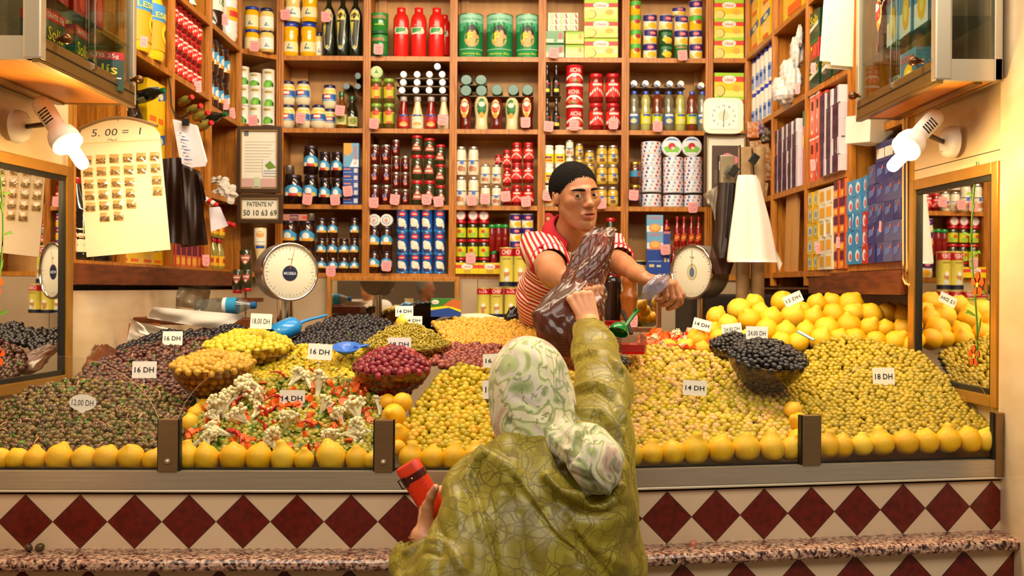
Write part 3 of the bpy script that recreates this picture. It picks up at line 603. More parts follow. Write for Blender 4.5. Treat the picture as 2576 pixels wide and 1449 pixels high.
    if k == 'chefa':
        return lathed('fish_tin', 100*px, 18*px, CAN, G('pale_yellow_tin', '#D2C253', rough=.25), (1.0, .985, 1, TIN), [('r', -1.21, .78, 1.21, .967, '#B41622'), ('p', [(-.5, .84), (-.5, .9), (-.42, .9), (-.42, .865), (.2, .865), (.2, .94), (.28, .94), (.28, .865), (.45, .865), (.45, .84)], '#F0DDD0'), ('e', 0, .93, .08, .014, '#F0DDD0'), ('e', 0, .42, .22, .06, '#E8E0D8'), ('p', [(-.3, .36), (.35, .38), (.3, .3), (.1, .3), (.2, .16), (-.2, .16), (-.25, .28)], '#B87A50'), ('r', -1.21, .02, 1.21, .13, '#14162E')])
    if k.startswith('ideal'):
        big = k[-1] == 'b'; W, H = (84*px, 47*px) if big else (57*px, 27*px)
        it = [('r', -1, .84, 1, 1, '#9CCB2A'), ('r', -1, 0, 1, .25, '#DCE06A'), ('r', -1, .62, 1, .84, '#D2382A'), ('e', 0, .72, .48, .17, '#F2E8DC'), ('t', 'ideal', 0, .72, .6, .16, '#D2382A'), ('e', -.62, .24, .34, .24, '#5A4020'), ('e', -.64, .24, .31, .22, '#EBCB6E'), ('e', .5, .35, .26, .14, '#E9A93C')]
        if not big: it = [('r', -1, .5, 1, .8, '#D2382A'), ('e', 0, .66, .5, .25, '#F2E8DC'), ('t', 'ideal', 0, .66, .6, .22, '#D2382A'), ('r', -.3, .08, .3, .38, '#C8A020')]
        return boxed('flan_box', W, .07, H, G('lemon_carton', '#EBDD4A' if big else '#EBC81E', rough=.3), it)
    if k == 'teabox_g': return boxed('tea_box', 48*px, .07, 31*px, G('green_carton', '#2C7A34', rough=.3), [('e', .6, .6, .22, .25, '#D85A50'), ('r', -.9, .1, -.1, .35, '#C8D8B0'), ('r', .3, .1, .9, .3, '#D8D8C0')])
    if k == 'teabox_y': return boxed('tea_box', 46*px, .07, 31*px, G('lime_carton', '#D2D21E', rough=.3), [('r', -1, .8, 1, 1, '#8AB82A'), ('e', .6, .6, .22, .25, '#E8A050'), ('r', -.9, .1, .9, .3, '#C8C088')])
    if k == 'cube': return boxed('stock_cube_box', 25*px, .05, 14*px, G('cube_carton', '#DCE0B4', rough=.3), [('e', -.3, .5, .45, .4, '#6FA83A'), ('e', -.3, .5, .28, .25, '#E8E8C8'), ('p', [(.3, .9), (.7, .9), (.95, .1), (.5, .1)], '#D8605A')])
    if k == 'aicha': return lathed('tomato_tin', 54*px, 21.5*px, CAN, G('red_tin', '#C81420', rough=.2), (1.0, .975, 1, TIN), [('t', 'AICHA', 0, .76, 1.1, .2, '#F4E0D8'), ('p', [(-1, .3), (-1, .42), (-.3, .6), (.3, .6), (1, .42), (1, .3), (.3, .5), (-.3, .5)], '#F2E8E0'), ('e', -.4, .32, .22, .1, '#E8583A'), ('e', .3, .32, .22, .1, '#E8583A'), ('r', -1.21, .03, 1.21, .14, '#E8E4DC'), ('r', -.3, .2, .3, .26, '#3A7A2A')])
    if k == 'vinegar': return lathed('vinegar_bottle', 77*px, 9.5*px, [(.95, 0), (1, .03), (1, .45), (.8, .55), (.42, .68), (.38, .93)], G('black_glass', '#0E0C08'), (.46, .9, 1, G('black_cap', '#171310', rough=.3)), [('r', -.7, .1, .7, .42, '#2A1E14'), ('r', -.5, .12, .5, .22, '#D8C83A'), ('r', .0, .36, .6, .42, '#A82A20')])
    if k.startswith('drink'):
        b = {'c': G('clear_drink', '#8E8A74'), 'y': G('lime_drink', '#A8A65A'), 'o': G('cola_drink', '#6E2E10')}[k[-1]]; lc = {'c': '#3F66A8', 'y': '#E0D21E', 'o': '#BACB1E'}[k[-1]]
        return lathed('drink_bottle', 100*px, 13*px, [(.8, 0), (.95, .04), (.9, .1), (.95, .14), (.98, .45), (1, .5), (.8, .62), (.95, .74), (.8, .84), (.4, .93)], b, (.5, .92, 1, G('mid_blue_cap', '#2450B8', rough=.3)), [('r', -1.1, .17, 1.1, .42, lc), ('e', 0, .24, .5, .06, '#D8C890'), ('r', -.6, .36, .6, .41, '#E4E8F0' if k[-1] == 'c' else '#2450A0')])
    if k == 'spread': return lathed('spread_jar', 52*px, 14.5*px, JAR, G('hazel_spread', '#5A2C18'), (.92, .86, 1, goldL), [('r', -1, .3, 1, .58, '#2E86B4'), ('e', .4, .42, .3, .1, '#B84A30')])
    if k == 'cheese':
        it = [('r', -1.21, 0, 1.21, 1, '#E3E0E4')]
        for i in range(16):
            u = -1.1+(i % 6)*.42+.1*(i//6); v = .15+.3*(i//6); c = ['#C8382E', '#2F58B0', '#9FB4DC'][i*7 % 3]; it.append(('p', [(u, v), (u+.14, v+.05), (u+.1, v+.2), (u-.06, v+.16)], c))
        return lathed('cheese_drum', 25*px, 25*px, [(.97, 0), (1, .02), (1, .98), (.97, 1)], G('white_wrap', '#DAD8E0', rough=.3), None, it, 28)
    if k == 'cheeseround':
        q = Matrix.Rotation(PI/2, 3, 'X'); r = MB().lathe([(25*px, -.03), (25.5*px, -.028), (25.5*px, -.002), (25*px, 0)], G('white_wrap', '#DAD8E0', rough=.3), 32, (0, 0, 25.5*px), rot=q).build('cheese_box')
        decal(MB(), [('e', 0, 0, .92, .92, '#DCE6EE'), ('p', [(-.75, .55), (-.3, .85), (.3, .85), (.75, .55), (.3, .68), (-.3, .68)], '#3A6EB8'), ('p', [(-.9, -.1), (-.4, .1), (.5, .1), (.88, -.2), (.6, -.65), (-.6, -.65)], '#7FC24A'), ('e', 0, .05, .38, .36, '#C02A30'), ('e', .1, -.15, .2, .14, '#EAD6CC'), ('p', [(-.4, -.78), (.4, -.78), (.5, -.6), (-.5, -.6)], '#E8E8EE')], lambda u, v, ly: (u*24*px, -.0002-.0004*ly, 25.5*px+v*24*px)).build('printed_label', r); return r
    if k == 'hotsauce': return lathed('hot_sauce_bottle', 74*px, 8*px, [(.95, 0), (1, .03), (1, .55), (.6, .72), (.4, .8), (.36, .92)], G('hot_sauce', '#8A0E10'), (.45, .9, 1, redL), [('p', [(-.7, .15), (.7, .22), (.7, .45), (-.7, .38)], '#C8501E'), ('p', [(-.5, .24), (.5, .3), (.5, .36), (-.5, .3)], '#E89A3A')])
    if k == 'suz': return boxed('yeast_box', 41*px, .05, 42*px, G('sky_carton', '#6FA9D0', rough=.3), [('r', -1, 0, 1, .35, '#D8E4EC'), ('t', 'SUZANA', 0, .84, 1.6, .14, '#E0583A'), ('e', 0, .22, .75, .26, '#D98E3E'), ('e', 0, .26, .55, .18, '#E8B468')])
    if k == 'suzb': return boxed('yeast_box', 41*px, .05, 70*px, G('blue_carton', '#2A4A9A', rough=.3), [('r', -.7, .3, -.1, .4, '#D8C080'), ('r', .2, .3, .7, .38, '#C8C8C8'), ('r', -.8, .5, .8, .53, '#8AA8D8'), ('r', -.9, .94, .9, .99, '#C87A6A')])
    if k == 'suzv': return boxed('yeast_box', 38*px, .05, 60*px, G('sky_carton', '#6FA9D0', rough=.3), [('p', [(-1, 1), (-1, .55), (-.3, .45), (.2, .7), (0, 1)], '#E0A040'), ('p', [(-.2, 0), (1, 0), (1, .3), (.3, .35)], '#E4ECF0'), ('T', 'SUZANA', .55, .5, .4, .8, '#E0502E')])
    if k == 'suzs': return boxed('yeast_box', 39*px, .05, 18.5*px, G('blue_carton', '#2A4A9A', rough=.3), [('r', -.9, .6, 0, .8, '#C8846A'), ('r', .4, .2, .9, .8, '#C8C8D0'), ('r', -.9, .2, .2, .3, '#8AA8D8')])
    if k == 'biscuit': return boxed('biscuit_box', 78*px, .06, 16*px, G('pink_carton', '#C88A78', rough=.3), [('r', -.4, .1, .2, .9, '#5A2A70'), ('t', 'EXTRA', -.1, .5, .5, .4, '#E8C020'), ('r', .5, .3, .9, .7, '#D8402C')])
    if k == 'tincup': return lathed('tin_cup', 20*px, 12*px, [(.9, 0), (1, .05), (1, 1)], silver)
    if k in ('toplid', 'toplidr', 'toplidw', 'toplidg'):          # round tin standing on edge
        q = Matrix.Rotation(PI/2, 3, 'X'); c = {'toplid': '#E8E4E0', 'toplidr': '#B9121E', 'toplidw': '#C8262E', 'toplidg': '#7FA83A'}[k]
        r = MB().lathe([(15*px, -.05), (15.5*px, -.045), (15.5*px, -.001), (15*px, 0)], G('tin_'+k, c, rough=.3), 28, (0, 0, 15.5*px), rot=q).build('round_tin')
        it = [('e', 0, 0, .8, .8, '#F0EAE6')]
        if k == 'toplid': it += [('r', *(lambda a: (.62*math.cos(a)-.08, .62*math.sin(a)-.08, .62*math.cos(a)+.08, .62*math.sin(a)+.08))(i*PI/6), '#2A4080') for i in range(12)]+[('e', 0, 0, .3, .3, '#D8A080')]
        elif k == 'toplidg': it = [('e', 0, 0, .7, .7, '#E8A890'), ('e', 0, 0, .6, .6, '#C8D8A0'), ('p', [(-.4, -.2), (0, .5), (.4, -.2)], '#4C9A2A')]
        elif k == 'toplidr': it = [('e', 0, 0, .55, .55, '#8A0F18'), ('e', 0, 0, .3, .3, '#C8A060')]
        else: it += [('t', 'o', 0, 0, .6, .5, '#D8A0A0')]
        decal(MB(), it, lambda u, v, ly: (u*15*px, -.0002-.0004*ly, 15.5*px+v*15*px)).build('printed_label', r); return r
    raise KeyError(k)
SIZE = {}
def inst(kind):
    if kind not in PROTO:
        r = K(kind); PROTO[kind] = r; vs = [v.co for v in r.data.vertices]
        hi = max(v.z for v in vs)
        for c in kids(r): hi = max(hi, max((v.co.z for v in c.data.vertices), default=hi))
        SIZE[kind] = (max(v.x for v in vs)-min(v.x for v in vs), hi, -min(v.y for v in vs)); return r
    return dup(PROTO[kind], (0, 0, 0))
SHN = ['bottom shelf', 'third shelf', 'second shelf', 'top shelf']
BAYN = ['left corner bay', 'first bay', 'second bay', 'third bay', 'fourth bay', 'fifth bay', 'right corner bay']
TIERS = {1: [''], 2: ['lower ', 'upper '], 3: ['bottom ', 'middle ', 'top '], 4: ['bottom ', 'second-lowest ', 'second-highest ', 'top ']}
COLS = {1: [''], 2: ['left', 'right'], 3: ['left', 'middle', 'right'], 4: ['leftmost', 'second', 'third', 'rightmost'], 5: ['leftmost', 'second', 'third', 'fourth', 'rightmost']}
def colname(i, n): return COLS[n][i] if n in COLS else ['leftmost', 'second', 'third', 'fourth', 'fifth', 'sixth', 'seventh', 'eighth'][i]
SEEN = {}
def setlab(o, lab, cat, group):
    w_ = len(lab.replace(',', ' ').split())
    if w_ > 16 or w_ < 4: print('LABELLEN', w_, lab)
    if lab in SEEN: print('LABELDUP', lab)
    SEEN[lab] = 1; tag(o, lab, cat, group)
def put(kind, px, y0, y1, w, Y=None, dz=None, rz=None):
    o = inst(kind); sx, sz, ry = SIZE[kind]
    if Y is None: Y = YB
    base = P(px, y1, Y); s = w/F*Y/sx; h = (y1-y0)/F*Y/sz
    yy = Y+ry*s+.004 if not kind.startswith(('lying', 'topl', 'cheeser')) else Y+.012
    for z in ZS:
        if abs(base.z-CH-z) < .022: base.z = CH+z
    o.location = (base.x*(yy/Y), yy, base.z+.0005); o.scale = (s, s, h)
    if rz is None: rz = R_.uniform(-.22, .22) if not kind.startswith(('lying', 'topl', 'cheeser', 'ideal', 'tea', 'suz', 'cube', 'bisc')) else R_.uniform(-.03, .03)
    o.rotation_euler = (0, 0, rz); return o
def blk(kind, desc, cat, bay, sh, cols, where='', Y=None):
    n = len(cols); kk = kind if isinstance(kind, list) else [kind]*n
    for i, (x, wd, ys) in enumerate(cols):
        t = len(ys)-1
        for j in range(t):
            o = put(kk[i], x, ys[j+1], ys[j], wd, Y); c = colname(i, n); tr = (TIERS[t][j] if t in TIERS else ['bottom ', 'second-lowest ', 'third ', 'fourth ', 'top '][j])
            pos = (tr+('of '+c+' stack' if c and t > 1 else (c+' one' if c else ('one' if tr else '')))).strip()
            d = desc[i] if isinstance(desc, list) else desc
            lab = ', '.join(q for q in (d, pos, where or SHN[sh]+' '+BAYN[bay]) if q)
            setlab(o, lab, cat, f"{d}s on the {SHN[sh]} of the {BAYN[bay]}" if n*t > 1 else None)
B = blk
# --- first bay
B('mustardwy', 'wavy yellow mustard jar', 'jar', 1, 3, [(731, 41, [137, 52]), (776, 41, [137, 52])], 'lower row on top shelf first bay')
B(['mustardwc', 'mustardwy'], 'wavy mustard jar with pale label', 'jar', 1, 3, [(736, 42, [52, -34]), (779, 42, [52, -34])], 'stacked above on top shelf first bay')
B('mustardc', 'small mustard jar half hidden behind', 'jar', 1, 3, [(803, 22, [137, 73])], '', YB+.05)
B('oil_dark', 'tall dark oil bottle with teardrop label', 'bottle', 1, 3, [(827, 35, [137, -28]), (862, 34, [137, -28]), (894, 34, [137, -28])])
B('mayo', 'mayonnaise jar with blue lid', 'jar', 1, 2, [(724, 38, [323, 263, 202]), (763, 38, [323, 263, 202])])
B('mayo', 'mayonnaise jar beside the oil', 'jar', 1, 2, [(801, 39, [323, 263])])
B('mayo', 'mayonnaise jar set further back', 'jar', 1, 2, [(829, 37, [323, 272, 212])], '', YB+.03)
B('amber', 'amber oil bottle with green cap', 'bottle', 1, 2, [(859, 32, [323, 229])])
B('darkoil', 'dark oil bottle half behind amber one', 'bottle', 1, 2, [(885, 32, [323, 236])], '', YB+.05)
B('lyingd', 'dark bottle lying cap outward', 'bottle', 1, 2, [(871, 30, [229, 203])])
B('lyingd', 'dark bottle lying by the post', 'bottle', 1, 2, [(900, 26, [229, 204, 176])])
B('jamd', 'big black jam jar with blue label', 'jar', 1, 1, [(738, 47, [512, 437]), (782, 38, [512, 438, 365])])
B('jamd', 'slim black jam jar with blue label', 'jar', 1, 1, [(817, 30, [512, 446, 381]), (848, 30, [512, 446, 381])])
B('tincup', 'silver tin cup standing on a jar', 'cup', 1, 1, [(727, 27, [437, 416])])
B('suzs', 'flat blue yeast box in pile', 'box', 1, 1, [(884, 39, [512, 493.5, 475, 456.5, 438, 420])])
B('suzv', 'upright blue and orange yeast box', 'box', 1, 1, [(885, 38, [420, 360])])
B('jamb', 'big brown jam jar with blue label', 'jar', 1, 0, [(729, 40, [692, 624, 555]), (773, 40, [692, 626, 555])])
B('biscuit', 'pink biscuit box lying on jars', 'box', 1, 0, [(746, 72, [555, 539])], '', YB+.01)
B('tincup', 'silver tin cup beside biscuit box', 'cup', 1, 0, [(782, 22, [555, 537])], '', YB-.0)
B('jamb', 'small dark jam jar with blue label', 'jar', 1, 0, [(809, 26, [692, 648, 599, 548]), (837, 26, [692, 648, 599, 548]), (865, 26, [692, 648, 600]), (891, 23, [692, 648, 599, 548])])
# --- second bay
B('nora', 'green tin with red lettering', 'tin', 2, 3, [(956, 44, [138, 83, 30])])
B('redjug', 'red plastic bottle with oval label', 'bottle', 2, 3, [(1009, 40, [138, 12]), (1053, 40, [138, 12]), (1098, 40, [138, 12])])
B('redjug', 'red plastic bottle behind the others', 'bottle', 2, 3, [(1118, 30, [138, 34])], '', YB+.10)
B('olivejar', 'green-lidded olive jar', 'jar', 2, 2, [(946, 30, [323, 259, 196]), (978, 30, [323, 259, 196])])
B('toplidg', 'round green tin on edge above olive jars', 'tin', 2, 2, [(947, 31, [196, 165])])
B(['saucer', 'saucec', 'saucer', 'saucec'], ['dark red sauce bottle', 'cream sauce bottle', 'dark red sauce bottle', 'cream sauce bottle'], 'bottle', 2, 2, [(1015, 32, [323, 241]), (1050, 32, [323, 241]), (1084, 32, [323, 241]), (1116, 30, [323, 241])])
CARD = mat('grey_cardboard', '#8F7D6A', .8)
def card(px0, px1, y, bay, lab, dpt=.2, h=.003, Y=None):
    a = P(px0, y, YB+.03); b = P(px1, y, YB+.03); o = MB().box(((a.x+b.x)/2, YB+.03+dpt/2, a.z), (b.x-a.x, dpt, h), CARD).build('cardboard_tray', loc=((a.x+b.x)/2, YB+.12, a.z)); setlab(o, lab, 'tray', None)
for r_, (y0, nm) in enumerate(((236, 'lowest'), (216, 'middle'), (196, 'highest'))):
    xs = [[1011, 1046, 1079, 1113], [1014, 1049, 1081, 1113], [1015, 1049, 1080, 1112]][r_]
    B('lyingw', 'white-capped bottle lying in '+nm+' layer', 'bottle', 2, 2, [(x, 20, [y0, y0-20]) for x in xs])
    card(996, 1127, y0+1, 2, nm+' grey cardboard sheet between lying white-capped bottles, second bay')
B('lyingw', 'lone white-capped bottle lying on the pile', 'bottle', 2, 2, [(1100, 20, [176, 156])], '', YB+.02)
B('jamr', 'dark red jam jar with silver lid', 'jar', 2, 1, [(943, 27, [513, 463, 413, 363]), (971, 27, [513, 463, 413, 363])])
B('jamr', 'tiny dark red jam jar', 'jar', 2, 1, [(996, 21, [513, 474, 433, 392, 351]), (1019, 22, [513, 474, 433, 392])])
B('picklejar', 'green pickle jar with red lid', 'jar', 2, 1, [(1049, 29, [512, 450, 389, 340]), (1080, 29, [512, 450, 389, 347])])
B('picklejar', 'small green pickle jar with red lid', 'jar', 2, 1, [(1108, 26, [512, 462, 413, 363])])
B('jamb', 'brown jam jar under round tins', 'jar', 2, 0, [(941, 30, [691, 633, 569]), (972, 30, [691, 633, 569])])
B('toplid', 'round white tin on edge', 'tin', 2, 0, [(941, 31, [569, 538]), (972, 31, [569, 538])])
B('bean_can', 'blue bean tin with red oval', 'tin', 2, 0, [(1012, 30, [691, 642, 585, 528]), (1043, 30, [691, 642, 585, 528]), (1074, 30, [691, 642, 585, 528]), (1105, 30, [691, 642, 585, 528])])
# --- third bay
B('ftin', 'large green tin with yellow letter', 'tin', 3, 3, [(1184, 66, [139, 28]), (1257, 69, [139, 28]), (1327, 62, [139, 29])])
B(['squeezer', 'squeezec', 'squeezer', 'squeezec', 'squeezer'], ['dark ketchup squeeze bottle', 'cream mayonnaise squeeze bottle']*2+['dark ketchup squeeze bottle'], 'bottle', 3, 2, [(1171, 33, [325, 242]), (1211, 36, [325, 240]), (1249, 33, [325, 244]), (1288, 35, [325, 244]), (1326, 32, [325, 238])])
B('lyingg', 'green-capped bottle lying in lower layer', 'bottle', 3, 2, [(1172, 29, [241, 213]), (1211, 29, [241, 213]), (1250, 29, [239, 211]), (1291, 29, [239, 211]), (1327, 29, [239, 211])])
B('lyingg', 'green-capped bottle lying on top', 'bottle', 3, 2, [(1173, 29, [213, 187]), (1210, 29, [213, 187])])
card(1157, 1225, 213.6, 3, 'grey cardboard sheet under the two upper green-capped bottles'); card(1156, 1343, 241.6, 3, 'grey cardboard sheet above the squeeze bottles, third bay')
B('whitejar', 'tall white sauce jar', 'jar', 3, 1, [(1160, 28, [512, 440, 368]), (1191, 28, [512, 440, 368])])
B('whitejar', 'short white sauce jar', 'jar', 3, 1, [(1221, 26, [512, 462, 413]), (1249, 26, [512, 462, 414])])
B('jamq', 'small bright red jar', 'jar', 3, 1, [(1275, 21, [512, 467, 422, 377])])
B('jamq', 'bright red jar with white chevron', 'jar', 3, 1, [(1300, 27, [512, 460, 409, 358]), (1329, 27, [512, 460, 409, 358])])
B('jamq', 'small red jar peeking over white ones', 'jar', 3, 1, [(1254, 18, [414, 389])], '', YB+.03)
B('capers', 'dark jar with yellow label', 'jar', 3, 0, [(1159, 27, [691, 650, 602, 555]), (1189, 27, [691, 650, 602, 555]), (1217, 27, [691, 650, 602, 555])], '', YB+.04)
B('toplidw', 'round red-rimmed tin on edge', 'tin', 3, 0, [(1159, 27, [556, 527]), (1190, 27, [556, 527]), (1217, 27, [556, 529])], '', YB+.04)
B('idealy', 'flat yellow flan box', 'box', 3, 0, [(1176, 58, [691, 663]), (1232, 55, [691, 663])], '', YB-.03)
B('harissa', 'red jar with bright green lid', 'jar', 3, 0, [(1237, 19, [632, 565]), (1254, 19, [632, 564]), (1271, 19, [632, 565])], '', YB+.06)
B('harissa', 'short green-lidded red jar under others', 'jar', 3, 0, [(1241, 18, [691, 632])], '', YB+.07)
B('corn_can', 'small blue and yellow tin', 'tin', 3, 0, [(1296, 30, [691, 644, 606, 572, 538]), (1327, 30, [691, 644, 606, 572, 538])])
# --- fourth bay
B('teabox_g', 'green tea box', 'box', 4, 3, [(1395, 48, [141, 109, 77])])
B('teabox_y', 'yellow tea box', 'box', 4, 3, [(1445, 46, [141, 110, 79])])
B('cube', 'little stock cube box', 'box', 4, 3, [(1391, 25, [77, 62, 47, 32]), (1416, 25, [77, 62, 47, 32]), (1441, 25, [77, 62, 47, 32])])
B('idealb', 'yellow flan box with red band', 'box', 4, 3, [(1511, 84, [142, 94, 47, 0, -46])])
B('vinegar', 'slim black vinegar bottle', 'bottle', 4, 2, [(1376, 19, [325, 245]), (1399, 19, [325, 245])], 'lower pair on second shelf fourth bay')
B('vinegar', 'slim black vinegar bottle', 'bottle', 4, 2, [(1376, 19, [240, 162]), (1399, 19, [240, 162])], 'upper pair on second shelf fourth bay')
card(1366, 1412, 241, 4, 'grey cardboard sheet between two layers of black vinegar bottles')
B('aicha', 'wide red tomato tin', 'tin', 4, 2, [(1445, 44, [325, 271, 217, 162])])
B('jamq', 'large red sauce jar', 'jar', 4, 2, [(1499, 37, [325, 256, 183]), (1541, 37, [325, 256, 183])])
B('labeljar', 'white jar with yellow label', 'jar', 4, 1, [(1380, 26, [512, 460, 413, 365]), (1408, 26, [512, 460, 413, 365])])
B('whitejar', 'narrow white jar above the shopkeeper', 'jar', 4, 1, [(1433, 21, [512, 472, 432, 392, 352])])
B('yellowjar', 'narrow yellow jar behind the shopkeeper', 'jar', 4, 1, [(1457, 20, [512, 473, 434, 395, 361])])
B('yellowjar', 'squat yellow jar by the narrow ones', 'jar', 4, 1, [(1483, 23, [512, 478, 445, 412, 378])])
B('yellowjar', 'yellow sauce jar with silver lid', 'jar', 4, 1, [(1514, 27, [512, 463, 414, 365]), (1542, 27, [512, 463, 414, 365])])
B('toplidr', 'round dark red tin behind ear', 'tin', 4, 0, [(1379, 30, [565, 535])])
B('picklejar', 'dark jar behind the shopkeeper', 'jar', 4, 0, [(1379, 28, [691, 628, 565]), (1519, 26, [691, 650, 610])])
B('teabox_g', 'green box right of the shopkeeper', 'box', 4, 0, [(1540, 32, [691, 655, 612])])
B('capers', 'jar on the green boxes', 'jar', 4, 0, [(1536, 24, [612, 548])])
# --- fifth bay
B('pine_can', 'green and yellow fruit tin', 'tin', 5, 3, [(1598, 30, [147, 110, 73, 36, 0])])
B('corn_can', 'blue and yellow corn tin', 'tin', 5, 3, [(1635, 36, [147, 109, 72, 34])])
B('dark_can', 'dark green corn tin', 'tin', 5, 3, [(1674, 36, [147, 110, 73])])
B('corn_can', 'blue corn tin on dark green ones', 'tin', 5, 3, [(1674, 36, [73, 35])])
B('corn_can', 'blue corn tin on pink tin', 'tin', 5, 3, [(1713, 35, [112, 74, 37])])
B('nora', 'green and pink tin with price tag', 'tin', 5, 3, [(1713, 34, [147, 112])])
B('corn_can', 'blue corn tin in far row', 'tin', 5, 3, [(1707, 35, [37, 17])], '', YB+.05)
B('corn_can', 'blue corn tin by right post', 'tin', 5, 3, [(1750, 34, [148, 110, 74])])
B('pine_can', 'green fruit tin by right post', 'tin', 5, 3, [(1750, 34, [74, 37])])
B('corn_can', 'blue corn tin crowning the last stack', 'tin', 5, 3, [(1750, 34, [37, -1])])
B(['drinkc', 'drinky', 'drinko', 'drinkc', 'drinky', 'drinko', 'drinkc'], ['clear soft drink bottle', 'lime soft drink bottle', 'brown soft drink bottle']*2+['clear soft drink bottle'], 'bottle', 5, 2, [(x, 27, [328, 228]) for x in (1595, 1624, 1653, 1682, 1711, 1740, 1766)])
B('lyingb', 'blue and white capped bottle lying above drinks', 'bottle', 5, 2, [(1595, 20, [219, 199]), (1624, 20, [219, 199]), (1654, 20, [220, 200]), (1685, 20, [220, 200]), (1713, 20, [220, 200]), (1764, 20, [224, 204])])
card(1584, 1725, 220, 5, 'grey cardboard sheet over the soft drink bottles, fifth bay')
B('spread', 'chocolate spread jar with gold lid', 'jar', 5, 1, [(1598, 29, [514, 460, 407])])
B('cheese', 'round cheese drum in patterned wrap', 'cheese', 5, 1, [(1638, 50, [514, 482, 450, 418, 387, 355]), (1693, 50, [514, 484, 454, 424, 394]), (1743, 46, [514, 484, 454, 424, 394])])
B('cheeseround', 'round cheese box standing on edge', 'cheese', 5, 1, [(1690, 51, [394, 343]), (1740, 51, [394, 343])])
B('suz', 'yeast box with bread picture', 'box', 5, 0, [(1646, 41, [626, 583, 541])])
B('suzb', 'tall plain blue yeast box', 'box', 5, 0, [(1646, 42, [694, 626]), (1676, 18, [694, 583])])
B('hotsauce', 'red hot sauce bottle on blue box', 'bottle', 5, 0, [(1677, 16, [583, 553])])
B('hotsauce', 'red hot sauce bottle', 'bottle', 5, 0, [(1703, 16, [620, 545]), (1720, 16, [620, 545]), (1739, 16, [620, 545]), (1757, 16, [620, 545])], 'upper layer bottom shelf fifth bay')
B('hotsauce', 'red hot sauce bottle', 'bottle', 5, 0, [(1694, 16, [695, 622]), (1712, 16, [695, 622]), (1739, 16, [695, 622]), (1757, 16, [695, 622])], 'lower layer bottom shelf fifth bay')
# --- corner bays
YL = 5.70
B(['mustardy', 'mustardc'], ['mustard jar by left post', 'cream mustard jar by right post'], 'jar', 0, 3, [(634, 38, [130, 73, 14]), (671, 36, [133, 76, 18])], '', YL)
B('pea_can', 'white pea tin with green leaves', 'tin', 0, 2, [(612, 30, [312, 264, 215, 166]), (642, 33, [315, 266, 217, 182]), (675, 32, [317, 270, 222, 173])], '', YL)
B('idealb', 'yellow flan box with red band', 'box', 6, 3, [(1831, 74, [148, 95, 47, 0, -46])])
B('idealb', 'yellow flan box with red band', 'box', 6, 2, [(1831, 74, [331, 290, 243, 183])])
B('pine_can', 'orange preserve tin', 'tin', 0, 0, [(656, 26, [690, 640, 575])], '', YL+.03)
# tall fish tins stacked below the shelving
b0 = empty('stand', (0, 0, 0)); bpy.data.objects.remove(b0)
for i, (x, kd) in enumerate(((1216, 'chefa'), (1249, 'chef'), (1285, 'chefa'), (1321, 'chef'))): setlab(put(kd, x, 724, 800, 34, YB-.27, rz=0), colname(i, 4)+' yellow fish tin in lower tier behind the orange olives', 'tin', 'yellow fish tins')
for i, x in enumerate((1274, 1309)): setlab(put('chef', x, 622, 722, 36, YB-.24, rz=0), colname(i, 2)+' yellow fish tin in upper tier beside the shopkeeper', 'tin', 'yellow fish tins')
# ---------------------------------------------------------------- price tags
PINK = mat('pink_card', '#E9A0A0', .7); PINKI = mat('tag_ink', '#A03A4A', .7)
def price_tag(px, py, Y, lab, w=24, h=26, rot=0, yaw=0):
    v = R_.randint(0, 2); c = P(px, py, Y); W = w/F*Y/2; H = h/F*Y/2; k = ('tag', v)
    if k not in PROTO:
        m = MB(); r = random.Random(v); m.prism([(-1, -.0004, -.7), (-.7, -.0004, -1), (.7, -.0004, -1), (1, -.0004, -.7), (1, -.0004, 1), (-1, -.0004, 1)], (0, .0008, 0), PINK); o = m.build('price_tag'); m = MB()
        for row in (.35, -.2):
            p = [(-.6+.12*i, -.0006, row+r.uniform(-.18, .18)) for i in range(11)]
            for a, b in zip(p, p[1:]): m.poly([(a[0], a[1], a[2]-.04), (b[0], b[1], b[2]-.04), (b[0], b[1], b[2]+.04), (a[0], a[1], a[2]+.04)], PINKI)
        m.poly([(-.7, -.0006, -.66), (.7, -.0006, -.58), (.7, -.0006, -.52), (-.7, -.0006, -.6)], PINKI); m.build('handwriting', o); PROTO[k] = o
    else: o = dup(PROTO[k], (0, 0, 0))
    o.location = c; o.scale = (W, 1, H); o.rotation_euler = (0, rot, yaw); setlab(o, lab, 'price tag', 'pink price tags')
T = [(718, 37, 'on the upper wavy mustard jar'), (820, 42, 'on the leftmost dark oil bottle'), (952, 124, 'on the lower green tin'), (756, 297, 'on a mayonnaise jar'), (855, 278, 'on the amber oil bottle'), (773, 502, 'under the big black jam jars'), (843, 503, 'under the slim black jam jars'), (875, 481, 'on the pile of blue yeast boxes'), (832, 682, 'on the small dark jam jars'), (941, 311, 'under the olive jars'), (1113, 302, 'on the cream sauce bottle'), (940, 510, 'under the dark red jam jars'), (993, 502, 'under the tiny jam jars'), (1073, 502, 'under the pickle jars'), (1103, 507, 'under the small pickle jars'), (972, 669, 'on the brown jam jars'), (1322, 308, 'on the rightmost ketchup bottle'), (1186, 504, 'under the tall white jars'), (1220, 500, 'under the short white jars'), (1272, 494, 'on the small red jars'), (1323, 507, 'under the red jars'), (1184, 650, 'on the yellow label jars'), (1393, 133, 'on the green tea boxes'), (1380, 318, 'under the vinegar bottles'), (1444, 315, 'on the red tomato tins'), (1543, 312, 'on the large red jars'), (1377, 492, 'on the white jars left of the shopkeeper'), (1513, 512, 'under the yellow jars'), (1717, 139, 'on the pink tin'), (1654, 318, 'on the brown drink bottle'), (1594, 491, 'on the chocolate spread jars'), (1743, 522, 'under the cheese drums'), (1674, 628, 'on the narrow blue box'), (640, 116, 'on the mustard jars in the left corner'), (636, 303, 'on the white pea tins')]
